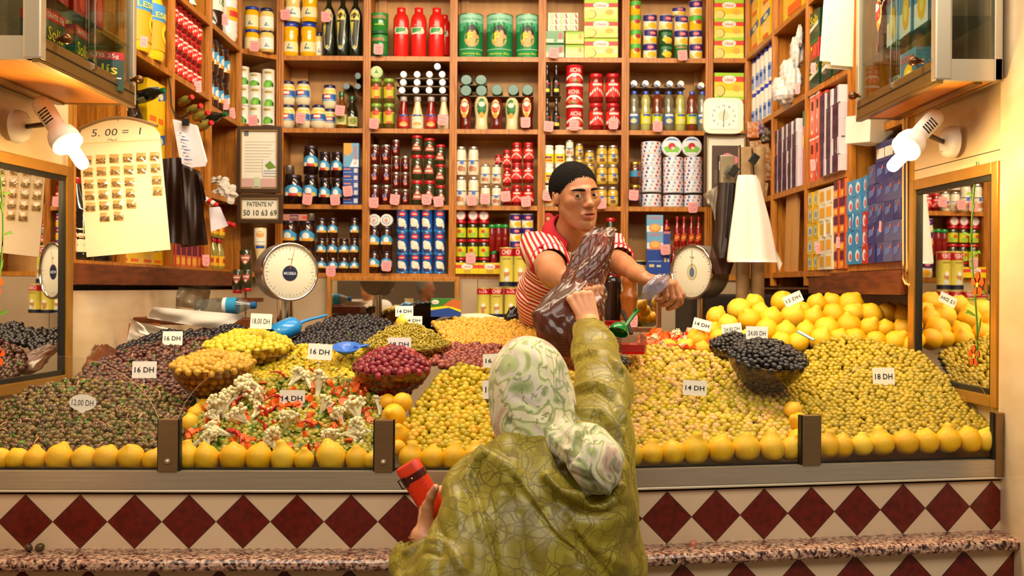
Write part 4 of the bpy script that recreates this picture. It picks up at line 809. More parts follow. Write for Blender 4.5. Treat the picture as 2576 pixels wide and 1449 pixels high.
for x, y, l in T: price_tag(x, y, YB-.035 if x > 700 else 5.62, 'pink handwritten price tag '+l, rot=R_.uniform(-.12, .12))
# ================================================================ goods on the side walls
def SY(px, x): return x/P(px, 724, 1.0).x                       # depth where the ray through column px meets plane X=x
def side(o, kind, s, px, z, h, w, dx=.06):
    sx, sz, ry = SIZE[kind]; x = (XL-dx) if s > 0 else XRs(4.7)+dx; y = SY(px, (XL if s > 0 else XRs(4.7)))
    a = w/sx; o.location = (x, y, CH+z+.0005); o.scale = (a, a, h/sz); o.rotation_euler = (0, 0, s*PI/2+R_.uniform(-.1, .1)); return o
def sgrid(kind, desc, cat, s, pxs, z, h, w, tiers, where, dx=.06):
    n = len(pxs)
    for i, px in enumerate(pxs):
        for j in range(tiers):
            o = side(inst(kind), kind, s, px, z+j*h, h, w, dx)
            rowt = ['bottom', 'second', 'third', 'fourth', 'fifth'][j] if tiers > 1 else ''
            setlab(o, ', '.join(q for q in (desc, f"{rowt} tier {colname(i, n)} column" if tiers > 1 and n > 1 else colname(i, n) or (rowt+' tier' if rowt else ''), where) if q), cat, f"{desc}s {where}")
_K = K
def K(kind):
    k = kind
    if k == 'jug':
        Y_ = G('yellow_oil_plastic', '#EFC014', rough=.25); m = MB(); m.lathe([(.075, 0), (.08, .02), (.08, .20), (.07, .26), (.045, .30), (.02, .34), (.02, .37)], Y_, 20, sx=.8); r = m.build('oil_jug')
        MB().tube([(.03, 0, .33), (.07, 0, .36), (.095, 0, .33), (.1, 0, .27), (.085, 0, .21)], .011, Y_, 10).build('handle', r)
        decal(MB(), [('r', -1, .1, 1, .56, '#E89A1E'), ('r', -1, .42, 1, .6, '#3A8ACB'), ('e', .2, .3, .4, .11, '#F2C020'), ('e', .2, .3, .2, .05, '#4A2A10'), ('t', 'LESIEUR', 0, .48, 1.3, .06, '#F4E040')], lambda u, v, ly: (.06*math.sin(u*1.2)*1.08, -(.081+.0006*ly)*math.cos(u*1.2), v*.37)).build('printed_label', r)
        MB().cyl((0, 0, .37), (0, 0, .392), .021, G('yellow_cap', '#F0D040')).build('cap', r); return r
    if k == 'juice': return lathed('juice_bottle', .30, .045, [(.95, 0), (1, .03), (1, .3), (.9, .34), (1, .38), (1, .6), (.5, .8), (.4, .9)], G('dark_syrup', '#2A140A'), (.5, .88, 1, redL), [('r', -1, .3, 1, .62, '#EDE8DA'), ('e', 0, .42, .5, .08, '#5A7A2A'), ('e', .3, .44, .2, .07, '#E2901E')])
    if k == 'whitebottle': return lathed('white_ribbed_bottle', .30, .045, [(.8, 0), (1, .1), (.96, .15), (1, .2), (.96, .25), (1, .3), (1, .5), (.96, .55), (1, .6), (.96, .65), (1, .7), (.9, .8), (.4, .9)], G('white_gloss', '#EEE8E0', rough=.25), (.5, .88, 1, whiteL), [('r', -1, .3, 1, .5, '#E8B41E'), ('r', -.8, .36, .8, .45, '#D03A2A')])
    if k == 'vialyellow': return lathed('condiment_bottle', .17, .032, [(.9, 0), (1, .04), (1, .55), (.6, .75), (.45, .88)], G('pale_oil', '#9A8A3A'), (.6, .85, 1, redL), [('r', -1, .1, 1, .42, '#E9B41E'), ('r', -.5, .2, .5, .34, '#D0382A')])
    if k == 'demijohn': return lathed('large_dark_bottle', .32, .07, [(.95, 0), (1, .03)]+[(1-.05*(i % 2), .1+.04*i) for i in range(14)]+[(.5, .8), (.3, .95)], G('dark_brown_glass', '#1A0F08'), (.36, .92, 1, redL), [('r', -.9, .1, .9, .38, '#E5D3B4'), ('r', -.7, .28, .7, .3, '#C84030'), ('r', -.7, .2, .2, .22, '#C84030')])
    if k == 'bottlewb': return lathed('bleach_bottle', .19, .033, [(.95, 0), (1, .03), (1, .86), (.9, .9)], G('white_gloss', '#EEE8E0', rough=.25), (.92, .88, 1, G('cobalt_cap', '#1C3CC0', rough=.3)), [('r', -.5, .1, .5, .5, '#8FA8D8'), ('r', -.3, .3, .4, .42, '#2A50A8')])
    if k == 'pouch': return boxed('yellow_pouch', .15, .06, .17, G('yellow_pouch', '#EDBE10', rough=.3), [('p', [(-1, .55), (1, .68), (1, .9), (-1, .78)], '#2D62A8'), ('e', .1, .72, .5, .08, '#C8D0A0'), ('r', -.5, .1, .6, .22, '#E0661E')])
    if k == 'sauce25': return boxed('sauce_box', .11, .07, .155, G('dark_green_carton', '#173C22', rough=.3), [('r', -1, .8, 1, 1, '#C8201C'), ('t', 'GRATIS 25g', 0, .9, 1.6, .1, '#F2D8C8'), ('t', 'Solís', 0, .55, 1.5, .26, '#E8D020'), ('r', -.9, .3, .9, .34, '#D8D8D0'), ('e', .1, .14, .6, .12, '#7FB03A')], side=[('r', -1, .8, 1, 1, '#C8201C')])
    if k == 'fritobox': return boxed('tomato_carton', .07, .05, .12, G('red_carton', '#B8201C', rough=.3), [('e', .2, .4, .5, .3, '#D8503A'), ('r', -1, .8, 1, 1, '#2C6A2C'), ('e', -.6, .6, .2, .1, '#E8D020')])
    if k == 'teapack': return boxed('tea_packet', .085, .06, .1, G('dark_green_carton', '#173C22', rough=.3), [('t', 'Solís', 0, .7, 1.6, .3, '#E8D020'), ('p', [(-.9, .3), (.9, .45), (.9, .6), (-.9, .45)], '#C8D0B8')])
    if k == 'purplebox': return boxed('small_carton', .055, .06, .05, G('white_carton', '#D8D0D8', rough=.3), [('r', -1, 0, .3, 1, '#4A2240'), ('r', -.8, .3, .1, .7, '#3A1830')])
    if k == 'orangebox': return boxed('orange_carton', .06, .06, .12, G('orange_carton', '#E2481A', rough=.3), [('r', -1, .96, 1, 1, '#F0E8E0'), ('e', 0, .3, .45, .22, '#EFE0D0'), ('e', 0, .3, .3, .14, '#D8481A'), ('r', -.3, .65, .3, .85, '#2A3A1A')])
    if k == 'chilibox': return boxed('chili_carton', .09, .06, .075, G('orange_carton', '#E2481A', rough=.3), [('r', -1, 0, .1, 1, '#1E2A1A'), ('e', -.45, .5, .4, .3, '#C8282A'), ('r', .1, 0, .16, 1, '#F0E8E0')])
    if k == 'stocky': return boxed('stock_carton', .062, .06, .042, G('yellow_carton', '#E3B81E', rough=.3), [('r', -.55, .2, .55, .8, '#BFD4DC'), ('e', 0, .5, .3, .2, '#5A8AB8')])
    if k == 'stockw': return boxed('stock_carton', .07, .06, .055, G('cream_carton', '#E6DCC0', rough=.3), [('r', -.7, .2, .6, .8, '#DFA02A')])
    if k == 'stockp': return boxed('stock_carton', .075, .06, .062, G('rust_carton', '#D8702E', rough=.3), [('r', -1, .5, .6, 1, '#5A1E38'), ('r', -.7, .1, .4, .4, '#E8B040'), ('r', .6, 0, 1, 1, '#D03A20')])
    if k == 'skybox': return boxed('cheese_carton', .07, .06, .056, G('sky_box', '#1E86C4', rough=.3), [('e', 0, .5, .5, .34, '#C8D8E4'), ('e', .1, .45, .3, .2, '#D05A50')])
    if k == 'redcbox': return boxed('cheese_carton', .07, .06, .056, G('red_carton', '#C8201C', rough=.3), [('e', -.2, .5, .5, .34, '#C8D8E4'), ('e', 0, .45, .3, .2, '#D05A50')])
    if k == 'navybox': return boxed('navy_carton', .075, .06, .052, G('navy_carton', '#252A72', rough=.3), [('p', [(-.7, .3), (.3, .45), (.4, .75), (-.6, .7)], '#5A6AA8'), ('e', .4, .75, .12, .1, '#D8603A')])
    if k == 'navyboxw': return boxed('navy_carton', .075, .06, .052, G('navy_carton', '#252A72', rough=.3), [('r', -.8, .2, .9, .7, '#E8E2D8')])
    if k == 'isabel': return lathed('tuna_jar', .13, .05, JAR, G('tuna_jar', '#D9B46A'), (.9, .86, 1, G('white_gloss', '#EEE8E0', rough=.25)), [('r', -1, .2, 1, .8, '#E6C83A'), ('t', 'ISABEL', 0, .42, 1.3, .2, '#D0402E'), ('r', -1, .58, 1, .66, '#5A3A8A')])
    if k == 'redtin': return lathed('tomato_tin', .09, .045, CAN, G('red_tin', '#C81420', rough=.2), (1, .98, 1, TIN), [('t', 'TITAN', 0, .5, 1.4, .25, '#F0E0D0')])
    if k == 'suzl': return boxed('yeast_box', .13, .07, .15, G('sky_carton', '#6FA9D0', rough=.3), [('r', -1, 0, 1, .4, '#E4ECF0'), ('t', 'SUZANA', 0, .8, 1.7, .15, '#E0502E'), ('e', .1, .36, .6, .28, '#F0C020'), ('e', .1, .36, .3, .14, '#E8E080')])
    return _K(k)
# left wall
sgrid('juice', 'dark syrup bottle with white fruit label', 'bottle', 1, [556], 1.35, .36, .12, 1, 'upper left wall')
sgrid('whitebottle', 'white ribbed bottle with yellow band', 'bottle', 1, [583], 1.35, .36, .12, 1, 'upper left wall', .04)
sgrid('juice', 'small dark bottle at frame top', 'bottle', 1, [503], 1.35, .14, .06, 1, 'upper left wall')
sgrid('jamb', 'dark jam jar with blue label', 'jar', 1, [536, 548, 561, 576], .925, .185, .11, 2, 'second shelf left wall')
sgrid('jamq', 'red jam jar with white chevron', 'jar', 1, [450, 463, 475, 487, 499, 510], .97, .118, .09, 3, 'left wall beside oil jugs')
sgrid('jug', 'yellow sunflower oil jug with handle', 'jug', 1, [352, 388], .97, .42, .19, 1, 'left wall behind cabinet', .085)
sgrid('vialyellow', 'oil bottle with red cap and yellow label', 'bottle', 1, [536, 549, 562, 577], .09, .17, .065, 2, 'low shelf left wall')
sgrid('demijohn', 'big ribbed dark bottle with cream label', 'bottle', 1, [196, 240, 285], .09, .31, .14, 1, 'low shelf behind hanging card', .08)
sgrid('demijohn', 'big dark bottle', 'bottle', 1, [345, 368], .5, .36, .12, 1, 'left wall behind hanging card', .08)
sgrid('stockp', 'yellow and red packet', 'packet', 1, [446, 460, 474, 488, 502, 513], .09, .11, .09, 1, 'low shelf under brown bags')
sgrid('pouch', 'yellow flat packet of corn flakes', 'packet', 1, [330, 358, 390, 415], .09, .10, .13, 1, 'low shelf under hanging card')
sgrid('pouch', 'yellow and blue packet', 'packet', 1, [398, 416], .5, .2, .11, 2, 'left wall above hanging card', .05)
# right wall
sgrid('pouch', 'yellow pouch with blue band', 'pouch', -1, [1895, 1922], 1.36, .19, .17, 2, 'upper right wall by corner', .03)
sgrid('pouch', 'large yellow sack with blue band', 'sack', -1, [1978], 1.36, .40, .36, 1, 'upper right wall', .1)
sgrid('bottlewb', 'white bottle with blue cap', 'bottle', -1, [1889, 1899, 1909, 1919, 1930], .93, .2, .085, 2, 'right wall near corner', .04)
sgrid('purplebox', 'small purple and white carton', 'box', -1, [1955, 1966, 1978, 1990, 2002], .5, .066, .09, 5, 'right wall by white bags', .04)
sgrid('fritobox', 'tall red carton', 'box', -1, [2015], .5, .36, .07, 1, 'right wall beside purple cartons', .04)
sgrid('teapack', 'dark green packet with yellow letters', 'packet', -1, [2046, 2076, 2106], .93, .13, .125, 1, 'right wall lower row', .04)
sgrid('teapack', 'dark green packet with yellow letters', 'packet', -1, [2046, 2076, 2106], 1.15, .13, .125, 1, 'right wall upper row', .04)
sgrid('teapack', 'dark green packet with yellow letters', 'packet', -1, [2046, 2076, 2106], 1.36, .13, .125, 3, 'right wall top shelf', .04)
sgrid('fritobox', 'red tomato carton between green packets', 'box', -1, [2046, 2076, 2106], 1.06, .09, .12, 1, 'right wall', .04)
sgrid('orangebox', 'tall orange carton', 'box', -1, [2039, 2052], .5, .2, .075, 2, 'right wall beside purple cartons', .04)
sgrid('chilibox', 'chili carton with orange end', 'box', -1, [2064], .5, .078, .09, 5, 'right wall behind purple cartons', .04)
sgrid('purplebox', 'purple and white carton', 'box', -1, [2079, 2095, 2113], .5, .072, .09, 5, 'right wall by cabinet', .03)
sgrid('stocky', 'little yellow stock carton', 'box', -1, [2040, 2055], .09, .072, .075, 5, 'right wall low shelf', .03)
sgrid('stockw', 'cream and orange stock carton', 'box', -1, [2070, 2087], .09, .072, .085, 5, 'right wall low shelf', .03)
sgrid('stockp', 'purple and orange stock carton', 'box', -1, [2104, 2120], .09, .075, .08, 5, 'right wall low shelf', .03)
sgrid('skybox', 'bright blue cheese carton', 'box', -1, [2140, 2158], .105, .068, .078, 5, 'right wall end shelf', .03)
sgrid('redcbox', 'red and blue cheese carton', 'box', -1, [2175], .105, .068, .07, 3, 'right wall end shelf', .03)
sgrid('skybox', 'blue carton over red ones', 'box', -1, [2175], .31, .07, .07, 2, 'right wall end shelf', .03)
sgrid('navybox', 'navy blue carton', 'box', -1, [2194, 2215, 2236, 2258], .105, .075, .085, 5, 'right wall end shelf', .03)
sgrid('navyboxw', 'navy carton with white panel', 'box', -1, [2215, 2236, 2258], .481, .072, .085, 1, 'right wall end shelf', .03)
sgrid('isabel', 'yellow tuna jar with red lettering', 'jar', -1, [2243, 2262], .635, .145, .09, 1, 'right wall under cabinet', .04)
sgrid('redtin', 'red tin with white lettering', 'tin', -1, [2143, 2160, 2180], .635, .09, .09, 1, 'right wall beside white carton', .1)
m = MB(); c = P(2188, 328, 3.80); m.box(c+Vector((.0, .0, 0)), (.13, .12, .105), mat('white_board', '#EDE4D6', .6), Matrix.Rotation(.5, 3, 'Z') @ Matrix.Rotation(.05, 3, 'X'), .004); tag(m.build('white_carton', loc=c), 'blank white carton on the shelf under the right cabinet', 'box')
# things inside the glass cabinets
def cab(kind, desc, cat, s, x, z, h, w, ys, where):
    for i, y in enumerate(ys):
        o = inst(kind); sx, sz, ry = SIZE[kind]; o.location = (x, y, CH+z+.001); a = w/sx; o.scale = (a, a, h/sz); o.rotation_euler = (0, 0, s*PI/2+R_.uniform(-.12, .12)); setlab(o, f"{desc}, {colname(i, len(ys))} from the front, {where}" if len(ys) > 1 else f"{desc}, {where}", cat, desc+' '+where)
cab('sauce25', 'dark green sauce box with red band', 'box', 1, -1.305, .613, .14, .11, [2.76, 2.93], 'in left glass cabinet')
cab('fritobox', 'red tomato carton', 'box', 1, -1.31, .793, .13, .09, [2.82, 2.94, 3.06], 'upper glass shelf of left cabinet')
cab('sauce25', 'dark green sauce box turned sideways', 'box', .3, -1.32, .613, .12, .15, [3.16], 'in left glass cabinet')
cab('suzl', 'blue yeast box with red lettering', 'box', -1, 1.26, .626, .12, .12, [3.10], 'bottom of right glass cabinet')
cab('suzl', 'yeast box with yellow picture', 'box', -1, 1.265, .805, .19, .11, [3.02, 3.14, 3.25], 'upper shelf of right cabinet')
cab('squeezer', 'orange squeeze bottle', 'bottle', -1, 1.265, .805, .2, .08, [3.36], 'upper shelf of right cabinet')
cab('chefa', 'pale tin standing near glass end', 'tin', 1, -1.47, .613, .14, .06, [2.70], 'in left glass cabinet')
o = inst('chefa'); o.location = (1.375, 2.93, CH+.64); o.rotation_euler = (0, -PI/2, 0); o.scale = (.5, .5, .55); setlab(o, 'small cream tube with red end lying in the right glass cabinet', 'tube', None)
# hanging white papers, leaning plank, plastic sack
def paper(name, pts, Y, m, label, cat, th=.001, bend=0):
    w = [P(x, y, Y+(bend if i in (1, 2) else 0)) for i, (x, y) in enumerate(pts)]; c = sum(w, Vector())/4; o = MB().prism(w, (0, th, 0), m).build(name, loc=c); return tag(o, label, cat)
PAPER = mat('white_paper', '#EFE2CC', .7)
paper('paper_sheet', [(2085, -40), (2150, -40), (2146, 168), (2090, 163)], 3.62, PAPER, 'white paper sheet hanging in front beside the right glass cabinet', 'paper')
paper('paper_sheet', [(2075, -40), (2089, -40), (2092, 156), (2062, 153)], 3.625, PAPER, 'cream paper sheet hanging left of the front sheet by the right cabinet', 'paper')
paper('paper_sheet', [(2080, -40), (2140, -40), (2142, 177), (2078, 172)], 3.64, PAPER, 'rearmost white paper sheet peeking out under two hanging sheets', 'paper')
a = P(1993, 580, 5.0); m = MB(); m.box(a, (.014, .20, .42), WOODB, Matrix.Rotation(.08, 3, 'X')); tag(m.build('wood_plank', loc=a), 'bare wooden plank standing in the empty compartment of the right shelving', 'plank')
# ================================================================ wall things at the back
FRM = mat('dark_frame', '#3E2814', .4); FRG = mat('gold_fillet', '#A8844A', .4, .5); MAT_ = mat('white_mount', '#E4DCC8', .6)
def framed(name, x0, y0, x1, y1, Y, label, cat, items, fw=.03, yaw=0, group=None, ground=MAT_, frm=None):
    a, b = P(x0, y1, Y), P(x1, y0, Y); c = (a+b)/2; W = b.x-a.x; H = b.z-a.z; e = empty(name, (c.x, Y, a.z), label, cat, group); R = Matrix.Rotation(yaw, 3, 'Z'); m = MB()
    for s in (-1, 1):
        m.box(c+R @ Vector((s*(W/2-fw/2), 0, 0)), (fw, .02, H), frm or FRM, R, .003); m.box(c+R @ Vector((0, 0, s*(H/2-fw/2))), (W-2*fw, .02, fw), frm or FRM, R, .003)
        m.box(c+R @ Vector((s*(W/2-fw-.002), -.004, 0)), (.005, .016, H-2*fw+.004), FRG, R); m.box(c+R @ Vector((0, -.004, s*(H/2-fw-.002))), (W-2*fw, .016, .005), FRG, R)
    m.build('frame', e); w2, h2 = W/2-fw, H/2-fw; m = MB(); m.box(c+R @ Vector((0, .004, 0)), (2*w2, .006, 2*h2), ground, R)
    decal(m, items, lambda u, v, ly: tuple(c+R @ Vector((u*w2, .0005-.0004*ly, (v*2-1)*h2)))); m.build('picture', e); return e
lines = [('r', -.8, .80-.05*i, .8-.3*(i*7 % 3)/3, .805-.05*i, '#A8A094') for i in range(11)]
framed('framed_certificate', 596, 318, 709, 485, 5.50, 'framed certificate with printed lines hanging over the left corner shelves', 'picture frame', [('r', -.85, .9, -.6, .99, '#6A6A70')]+lines+[('r', .2, .22, .98, .5, '#DAD8D0'), ('p', [(.3, .4), (.6, .48), (.95, .36), (.5, .33)], '#6A8A2A'), ('r', .25, .3, .95, .31, '#555'+'555'), ('r', .25, .26, .95, .27, '#555555'), ('r', -.98, .03, -.3, .18, '#C8A098'), ('r', .1, .03, .95, .18, '#C8A098'), ('r', -.25, .04, .05, .2, '#B8C8A0')], .022)
framed('framed_sign', 597, 489, 712, 562, 5.50, 'framed business licence sign with big dark numbers under the certificate', 'sign', [('r', -.97, .94, .97, .96, '#777777'), ('r', -.97, .04, .97, .06, '#777777'), ('t', 'PATENTE N°', 0, .72, 1.4, .2, '#2E3A2A'), ('t', '50 10 63 69', 0, .32, 1.78, .26, '#2E3A2A')], .022)
framed('framed_photograph', 1770, 336, 1880, 520, 5.45, 'framed dark photograph with pink flowers hanging under the clock', 'picture frame', [('r', -.72, .12, .78, .86, '#4A342A'), ('e', .1, .68, .3, .07, '#C87A88'), ('e', .45, .65, .25, .06, '#C8707A'), ('e', -.3, .55, .12, .08, '#B8B8A8'), ('r', -.6, .3, -.3, .5, '#5A4A3A')], .014)
# wall clock
e = empty('wall_clock', P(1820, 333, 5.40), 'cream square wall clock leaning above the framed photograph', 'clock'); c = P(1820, 291, 5.40); cs = .108; m = MB()
pts = [(c.x+cs*math.copysign(abs(math.cos(t))**.35, math.cos(t)), c.y, c.z+.9*cs*math.copysign(abs(math.sin(t))**.35, math.sin(t))) for t in np.linspace(0, 2*PI, 40, endpoint=False)]
m.prism(pts[::-1], (0, .03, 0), mat('clock_case', '#E4DCC8', .35)); m.build('case', e)
m = MB(); m.box((c.x, c.y-.001, c.z), (cs*1.5, .002, cs*1.36), mat('clock_face', '#E8E6DC', .4)); fm = lambda u, v, ly: (c.x+u*cs*.72, c.y-.0024-.0003*ly, c.z+v*cs*.65)
decal(m, [('e', 0, .0, .4, .4, '#C2CFB8')]+[('t', str(h), .78*math.sin(h*PI/6), .78*math.cos(h*PI/6), .09*len(str(h)), .15, '#6A6A66') for h in range(1, 13)], fm); m.build('dial', e)
m = MB(); decal(m, [('p', [(-.02, -.85), (.02, -.85), (.02, .0), (-.02, .0)], '#222222'), ('p', [(-.02, .0), (.03, 0), (.09, .5), (.05, .5)], '#222222')], fm, 6); m.build('hands', e)
# framed back mirror
framed('framed_mirror', 822, 697, 1156, 860, YB-.03, 'wood framed mirror under the shelves behind the black olives', 'mirror', [], .022, ground=MIRROR, frm=WOOD)
framed('framed_mirror', 1590, 690, 1664, 835, 4.95, 'small wood framed mirror behind the brown pepper mill', 'mirror', [], .02, .0, ground=MIRROR, frm=WOODD)
# ================================================================ weighing scales
CHR = mat('chrome', '#D8D2C8', .12, 1); GREYM = mat('grey_enamel', '#8F8A80', .35, .4); DIAL = mat('cream_dial', '#E2D8BE', .4)
def scale(px, py, Y, r, yaw, label, bigtxt, ground):
    c = P(px, py, Y); e = empty('weighing_scale', (c.x, c.y, ground), label, 'scale'); R = Matrix.Rotation(yaw, 3, 'Z') @ Matrix.Rotation(PI/2, 3, 'X'); m = MB()
    m.lathe([(r*.93, -.12), (r*.98, -.11), (r, -.02), (r, .0)], GREYM if yaw > -.5 else GREYM, 40, c, rot=R); m.build('housing', e)
    m = MB(); m.lathe([(r, -.01), (r*1.02, .004), (r*1.0, .012), (r*.94, .012), (r*.93, .002)], CHR, 40, c, False, R); m.build('rim', e)
    m = MB(); m.lathe([(r*.94, .001), (r*.9, .003), (.0001, .003)], DIAL, 40, c, False, R)
    fm = lambda u, v, ly: tuple(c+R @ Vector((u*r, v*r, .0035+.0004*ly)))
    it = []
    for k in range(40):
        a = 2*PI*k/40; q = .80 if k % 5 else .74
        it.append(('p', [(q*math.sin(a)-.006*math.cos(a), q*math.cos(a)+.006*math.sin(a)), (.86*math.sin(a)-.006*math.cos(a), .86*math.cos(a)+.006*math.sin(a)), (.86*math.sin(a)+.006*math.cos(a), .86*math.cos(a)-.006*math.sin(a)), (q*math.sin(a)+.006*math.cos(a), q*math.cos(a)-.006*math.sin(a))], '#4A443A'))
    m2 = MB(); 
    for t_ in it: m2.add([fm(u, v, 1) for u, v in t_[1]], [(0, 1, 2, 3)], flat(t_[2]))
    if bigtxt: decal(m2, [('e', -.0, -.05, .27, .27, '#15203C'), ('t', 'MOBBA', 0, -.05, .44, .1, '#C8CCD8'), ('t', '10 kg', 0, .45, .16, .05, '#4A443A')], fm)
    else: decal(m2, [('e', 0, 0, .24, .3, '#B8A060'), ('e', 0, 0, .2, .26, '#C8C0A0'), ('e', 0, -.02, .12, .18, '#5A6A78'), ('t', '2 kg', 0, .55, .2, .06, '#4A443A')], fm)
    m.build('dial', e); m2.build('dial_markings', e)
    m = MB(); nd = [(-.012, .1), (.012, .1), (.16, .82), (.15, .82)] if bigtxt else [(-.012, .1), (.012, .1), (.006, .8), (-.006, .8)]
    m.add([fm(u, v, 6) for u, v in nd], [(0, 1, 2, 3)], flat('#B8402A' if bigtxt else '#3A342E')); m.build('needle', e)
    m = MB(); bc = c+R @ Vector((0, 0, -.06)); m.lathe([(.035, ground), (.035, bc.z-r*.8)] if bigtxt else [(.02, ground), (.016, bc.z-r*.8)], CHR, 20, (bc.x, bc.y, 0)); m.build('pillar', e); return e
scale(729, 684, 4.25, .1235, .54, 'large round shop scale with navy hub and cream dial on the left', True, CH-.28)
scale(1742, 684, 4.55, .124, -.90, 'round shop scale turned sideways on a chrome pole at right', False, CH-.28)
# ================================================================ olives, lemons and salads
RNG = np.random.default_rng(11)
def cubesphere(n, hole=False, ax=1.0):
    idx = {}; V = []; Q = []; mi = []
    def vid(p):
        k = tuple(round(c, 5) for c in p)
        if k not in idx: idx[k] = len(V); V.append(p)
        return idx[k]
    for a in range(3):
        for s in (-1, 1):
            for i in range(n):
                for j in range(n):
                    f = []
                    for di, dj in ((0, 0), (1, 0), (1, 1), (0, 1)):
                        u = math.tan((-1+2*(i+di)/n)*PI/4); v = math.tan((-1+2*(j+dj)/n)*PI/4); p = [0, 0, 0]; p[a] = s; p[(a+1) % 3] = u*s; p[(a+2) % 3] = v; f.append(vid(p))
                    Q.append(f); mi.append(1 if hole and a == 2 and s == 1 and i == n//2 and j == n//2 else 0)
    V = np.array(V, float); V /= np.linalg.norm(V, axis=1)[:, None]
    return V*np.array([.5, .5, .5*ax]), np.array(Q), np.array(mi)
def torus_t(n=10, k=6):
    V = []; Q = []
    for i in range(n):
        for j in range(k):
            a = 2*PI*i/n; b = 2*PI*j/k; r = .36+.15*math.cos(b); V.append((r*math.cos(a), r*math.sin(a), .12*math.sin(b))); Q.append((i*k+j, ((i+1) % n)*k+j, ((i+1) % n)*k+(j+1) % k, i*k+(j+1) % k))
    return np.array(V), np.array(Q), np.zeros(len(Q), int)
TPL = {'olive': cubesphere(5, False, 1.2), 'round': cubesphere(5, False, 1.08), 'pitted': cubesphere(5, True, 1.16), 'ring': torus_t()}
def rotmats(n):
    q = RNG.normal(size=(n, 4)); q /= np.linalg.norm(q, axis=1)[:, None]; w, x, y, z = q.T
    return np.stack([np.stack([1-2*(y*y+z*z), 2*(x*y-z*w), 2*(x*z+y*w)], -1), np.stack([2*(x*y+z*w), 1-2*(x*x+z*z), 2*(y*z-x*w)], -1), np.stack([2*(x*z-y*w), 2*(y*z+x*w), 1-2*(x*x+y*y)], -1)], 1)
HOLE = mat('olive_hole', '#2A1E0A', .5)
def olive_mat(name, cols, rough=.28): return mat(name, '#888888', rough, ramp=cols, coat=.08, noise=.35, nscale=70, dark=cols[0])
def joined(name, pts, size, tpl, mt, base=None, **k):
    V, Q, mi = TPL[tpl]; n = len(pts); Rm = rotmats(n); s = size*RNG.uniform(.85, 1.12, n)
    VV = (np.einsum('nij,vj->nvi', Rm, V)*s[:, None, None]+pts[:, None, :]).reshape(-1, 3); QQ = (Q[None]+(np.arange(n)*len(V))[:, None, None]).reshape(-1, 4); M_ = np.tile(mi, n)
    if base is not None:
        bV, bQ = base; QQ = np.concatenate([QQ, bQ+len(VV)]); VV = np.concatenate([VV, bV]); M_ = np.concatenate([M_, np.full(len(bQ), 1)])
    c = VV.mean(0); me = npmesh(name, VV-c, QQ, [mt, HOLE if tpl == 'pitted' or base is not None else mt]); me.polygons.foreach_set('material_index', M_.astype(np.int32)); me.update()
    o = link(name, me, **k); o.location = c; return o
def singles(name, pts, size, tpl, mt, label, cat, group):
    V, Q, mi = TPL[tpl]; me = npmesh(name, V, Q, [mt, HOLE]); me.polygons.foreach_set('material_index', mi.astype(np.int32)); first = None
    Rm = rotmats(len(pts)); s = size*RNG.uniform(.88, 1.12, len(pts))
    for i, p in enumerate(pts):
        if first is None: o = link(name, me); first = o; tag(o, label, cat, group)
        else: o = first.copy(); COL.objects.link(o)
        o.location = p; o.rotation_euler = Matrix(Rm[i].tolist()).to_euler(); o.scale = (s[i],)*3
def inpoly(x, y, poly):
    c = np.zeros(x.shape, bool); n = len(poly)
    for i in range(n):
        x0, y0 = poly[i]; x1, y1 = poly[(i+1) % n]; hit = ((y0 > y) != (y1 > y)) & (x < (x1-x0)*(y-y0)/((y1-y0) or 1e-9)+x0); c ^= hit
    return c
def Pn(px, py, Y):
    u = (px-CX)/F; v = -(py-CY)/F; c, s = math.cos(ROLL), math.sin(ROLL); return np.stack([(u*c-v*s)*Y, Y, CH+(u*s+v*c)*Y], -1)
class Heap:
    """sloping heap: depth runs from Yf at image row pf to Yb at row pb, curving away from the ridge column xc"""
    def __init__(s, poly, pf, Yf, pb, Yb, xc=None, curve=0): s.poly = poly; s.pf, s.Yf, s.pb, s.Yb = pf, Yf, pb, Yb; s.xc = xc; s.cv = curve
    def Y(s, x, y):
        t = (s.pf-y)/(s.pf-s.pb); Y = s.Yf+(s.Yb-s.Yf)*t
        if s.xc is not None: Y = Y+s.cv*((x-s.xc)/200)**2
        return Y
    def pts(s, size, dens=.86, xr=None):
        xs = [p[0] for p in s.poly]; ys = [p[1] for p in s.poly]; out = []; y = max(ys)
        dz = ((s.pb-CY)*s.Yb-(s.pf-CY)*s.Yf)/F; L = math.hypot(s.Yb-s.Yf, dz)/abs(s.pf-s.pb); k = 0
        while y > min(ys):
            Yc = s.Y(np.mean(xs), y); dx = size*dens*F/Yc; x = np.arange(min(xs)+(k % 2)*dx/2, max(xs), dx); yy = y+RNG.uniform(-.3, .3, len(x))*dx*.6; x = x+RNG.uniform(-.28, .28, len(x))*dx
            m = inpoly(x, yy, s.poly); out.append(Pn(x[m], yy[m], s.Y(x[m], yy[m])+RNG.uniform(-.25, .25, m.sum())*size)); y -= size*dens/L*.95; k += 1
        return np.concatenate(out)
    def base(s, off):
        xs = [p[0] for p in s.poly]; ys = [p[1] for p in s.poly]; X, Y_ = np.meshgrid(np.arange(min(xs)-8, max(xs)+9, 8.), np.arange(min(ys)-8, max(ys)+9, 8.)); ins = inpoly(X, Y_+3, s.poly)
        V = Pn(X, Y_+off*F/3, s.Y(X, Y_)+off*.8).reshape(-1, 3); c = X.shape[1]; Q = []
        for i in range(X.shape[0]-1):
            for j in range(c-1):
                if ins[i, j] and ins[i+1, j] and ins[i, j+1] and ins[i+1, j+1]: Q.append((i*c+j, i*c+j+1, (i+1)*c+j+1, (i+1)*c+j))
        return V, np.array(Q).reshape(-1, 4)
    def on(s, x, y, lift=0): return P(x, y, float(s.Y(x, y))-lift)
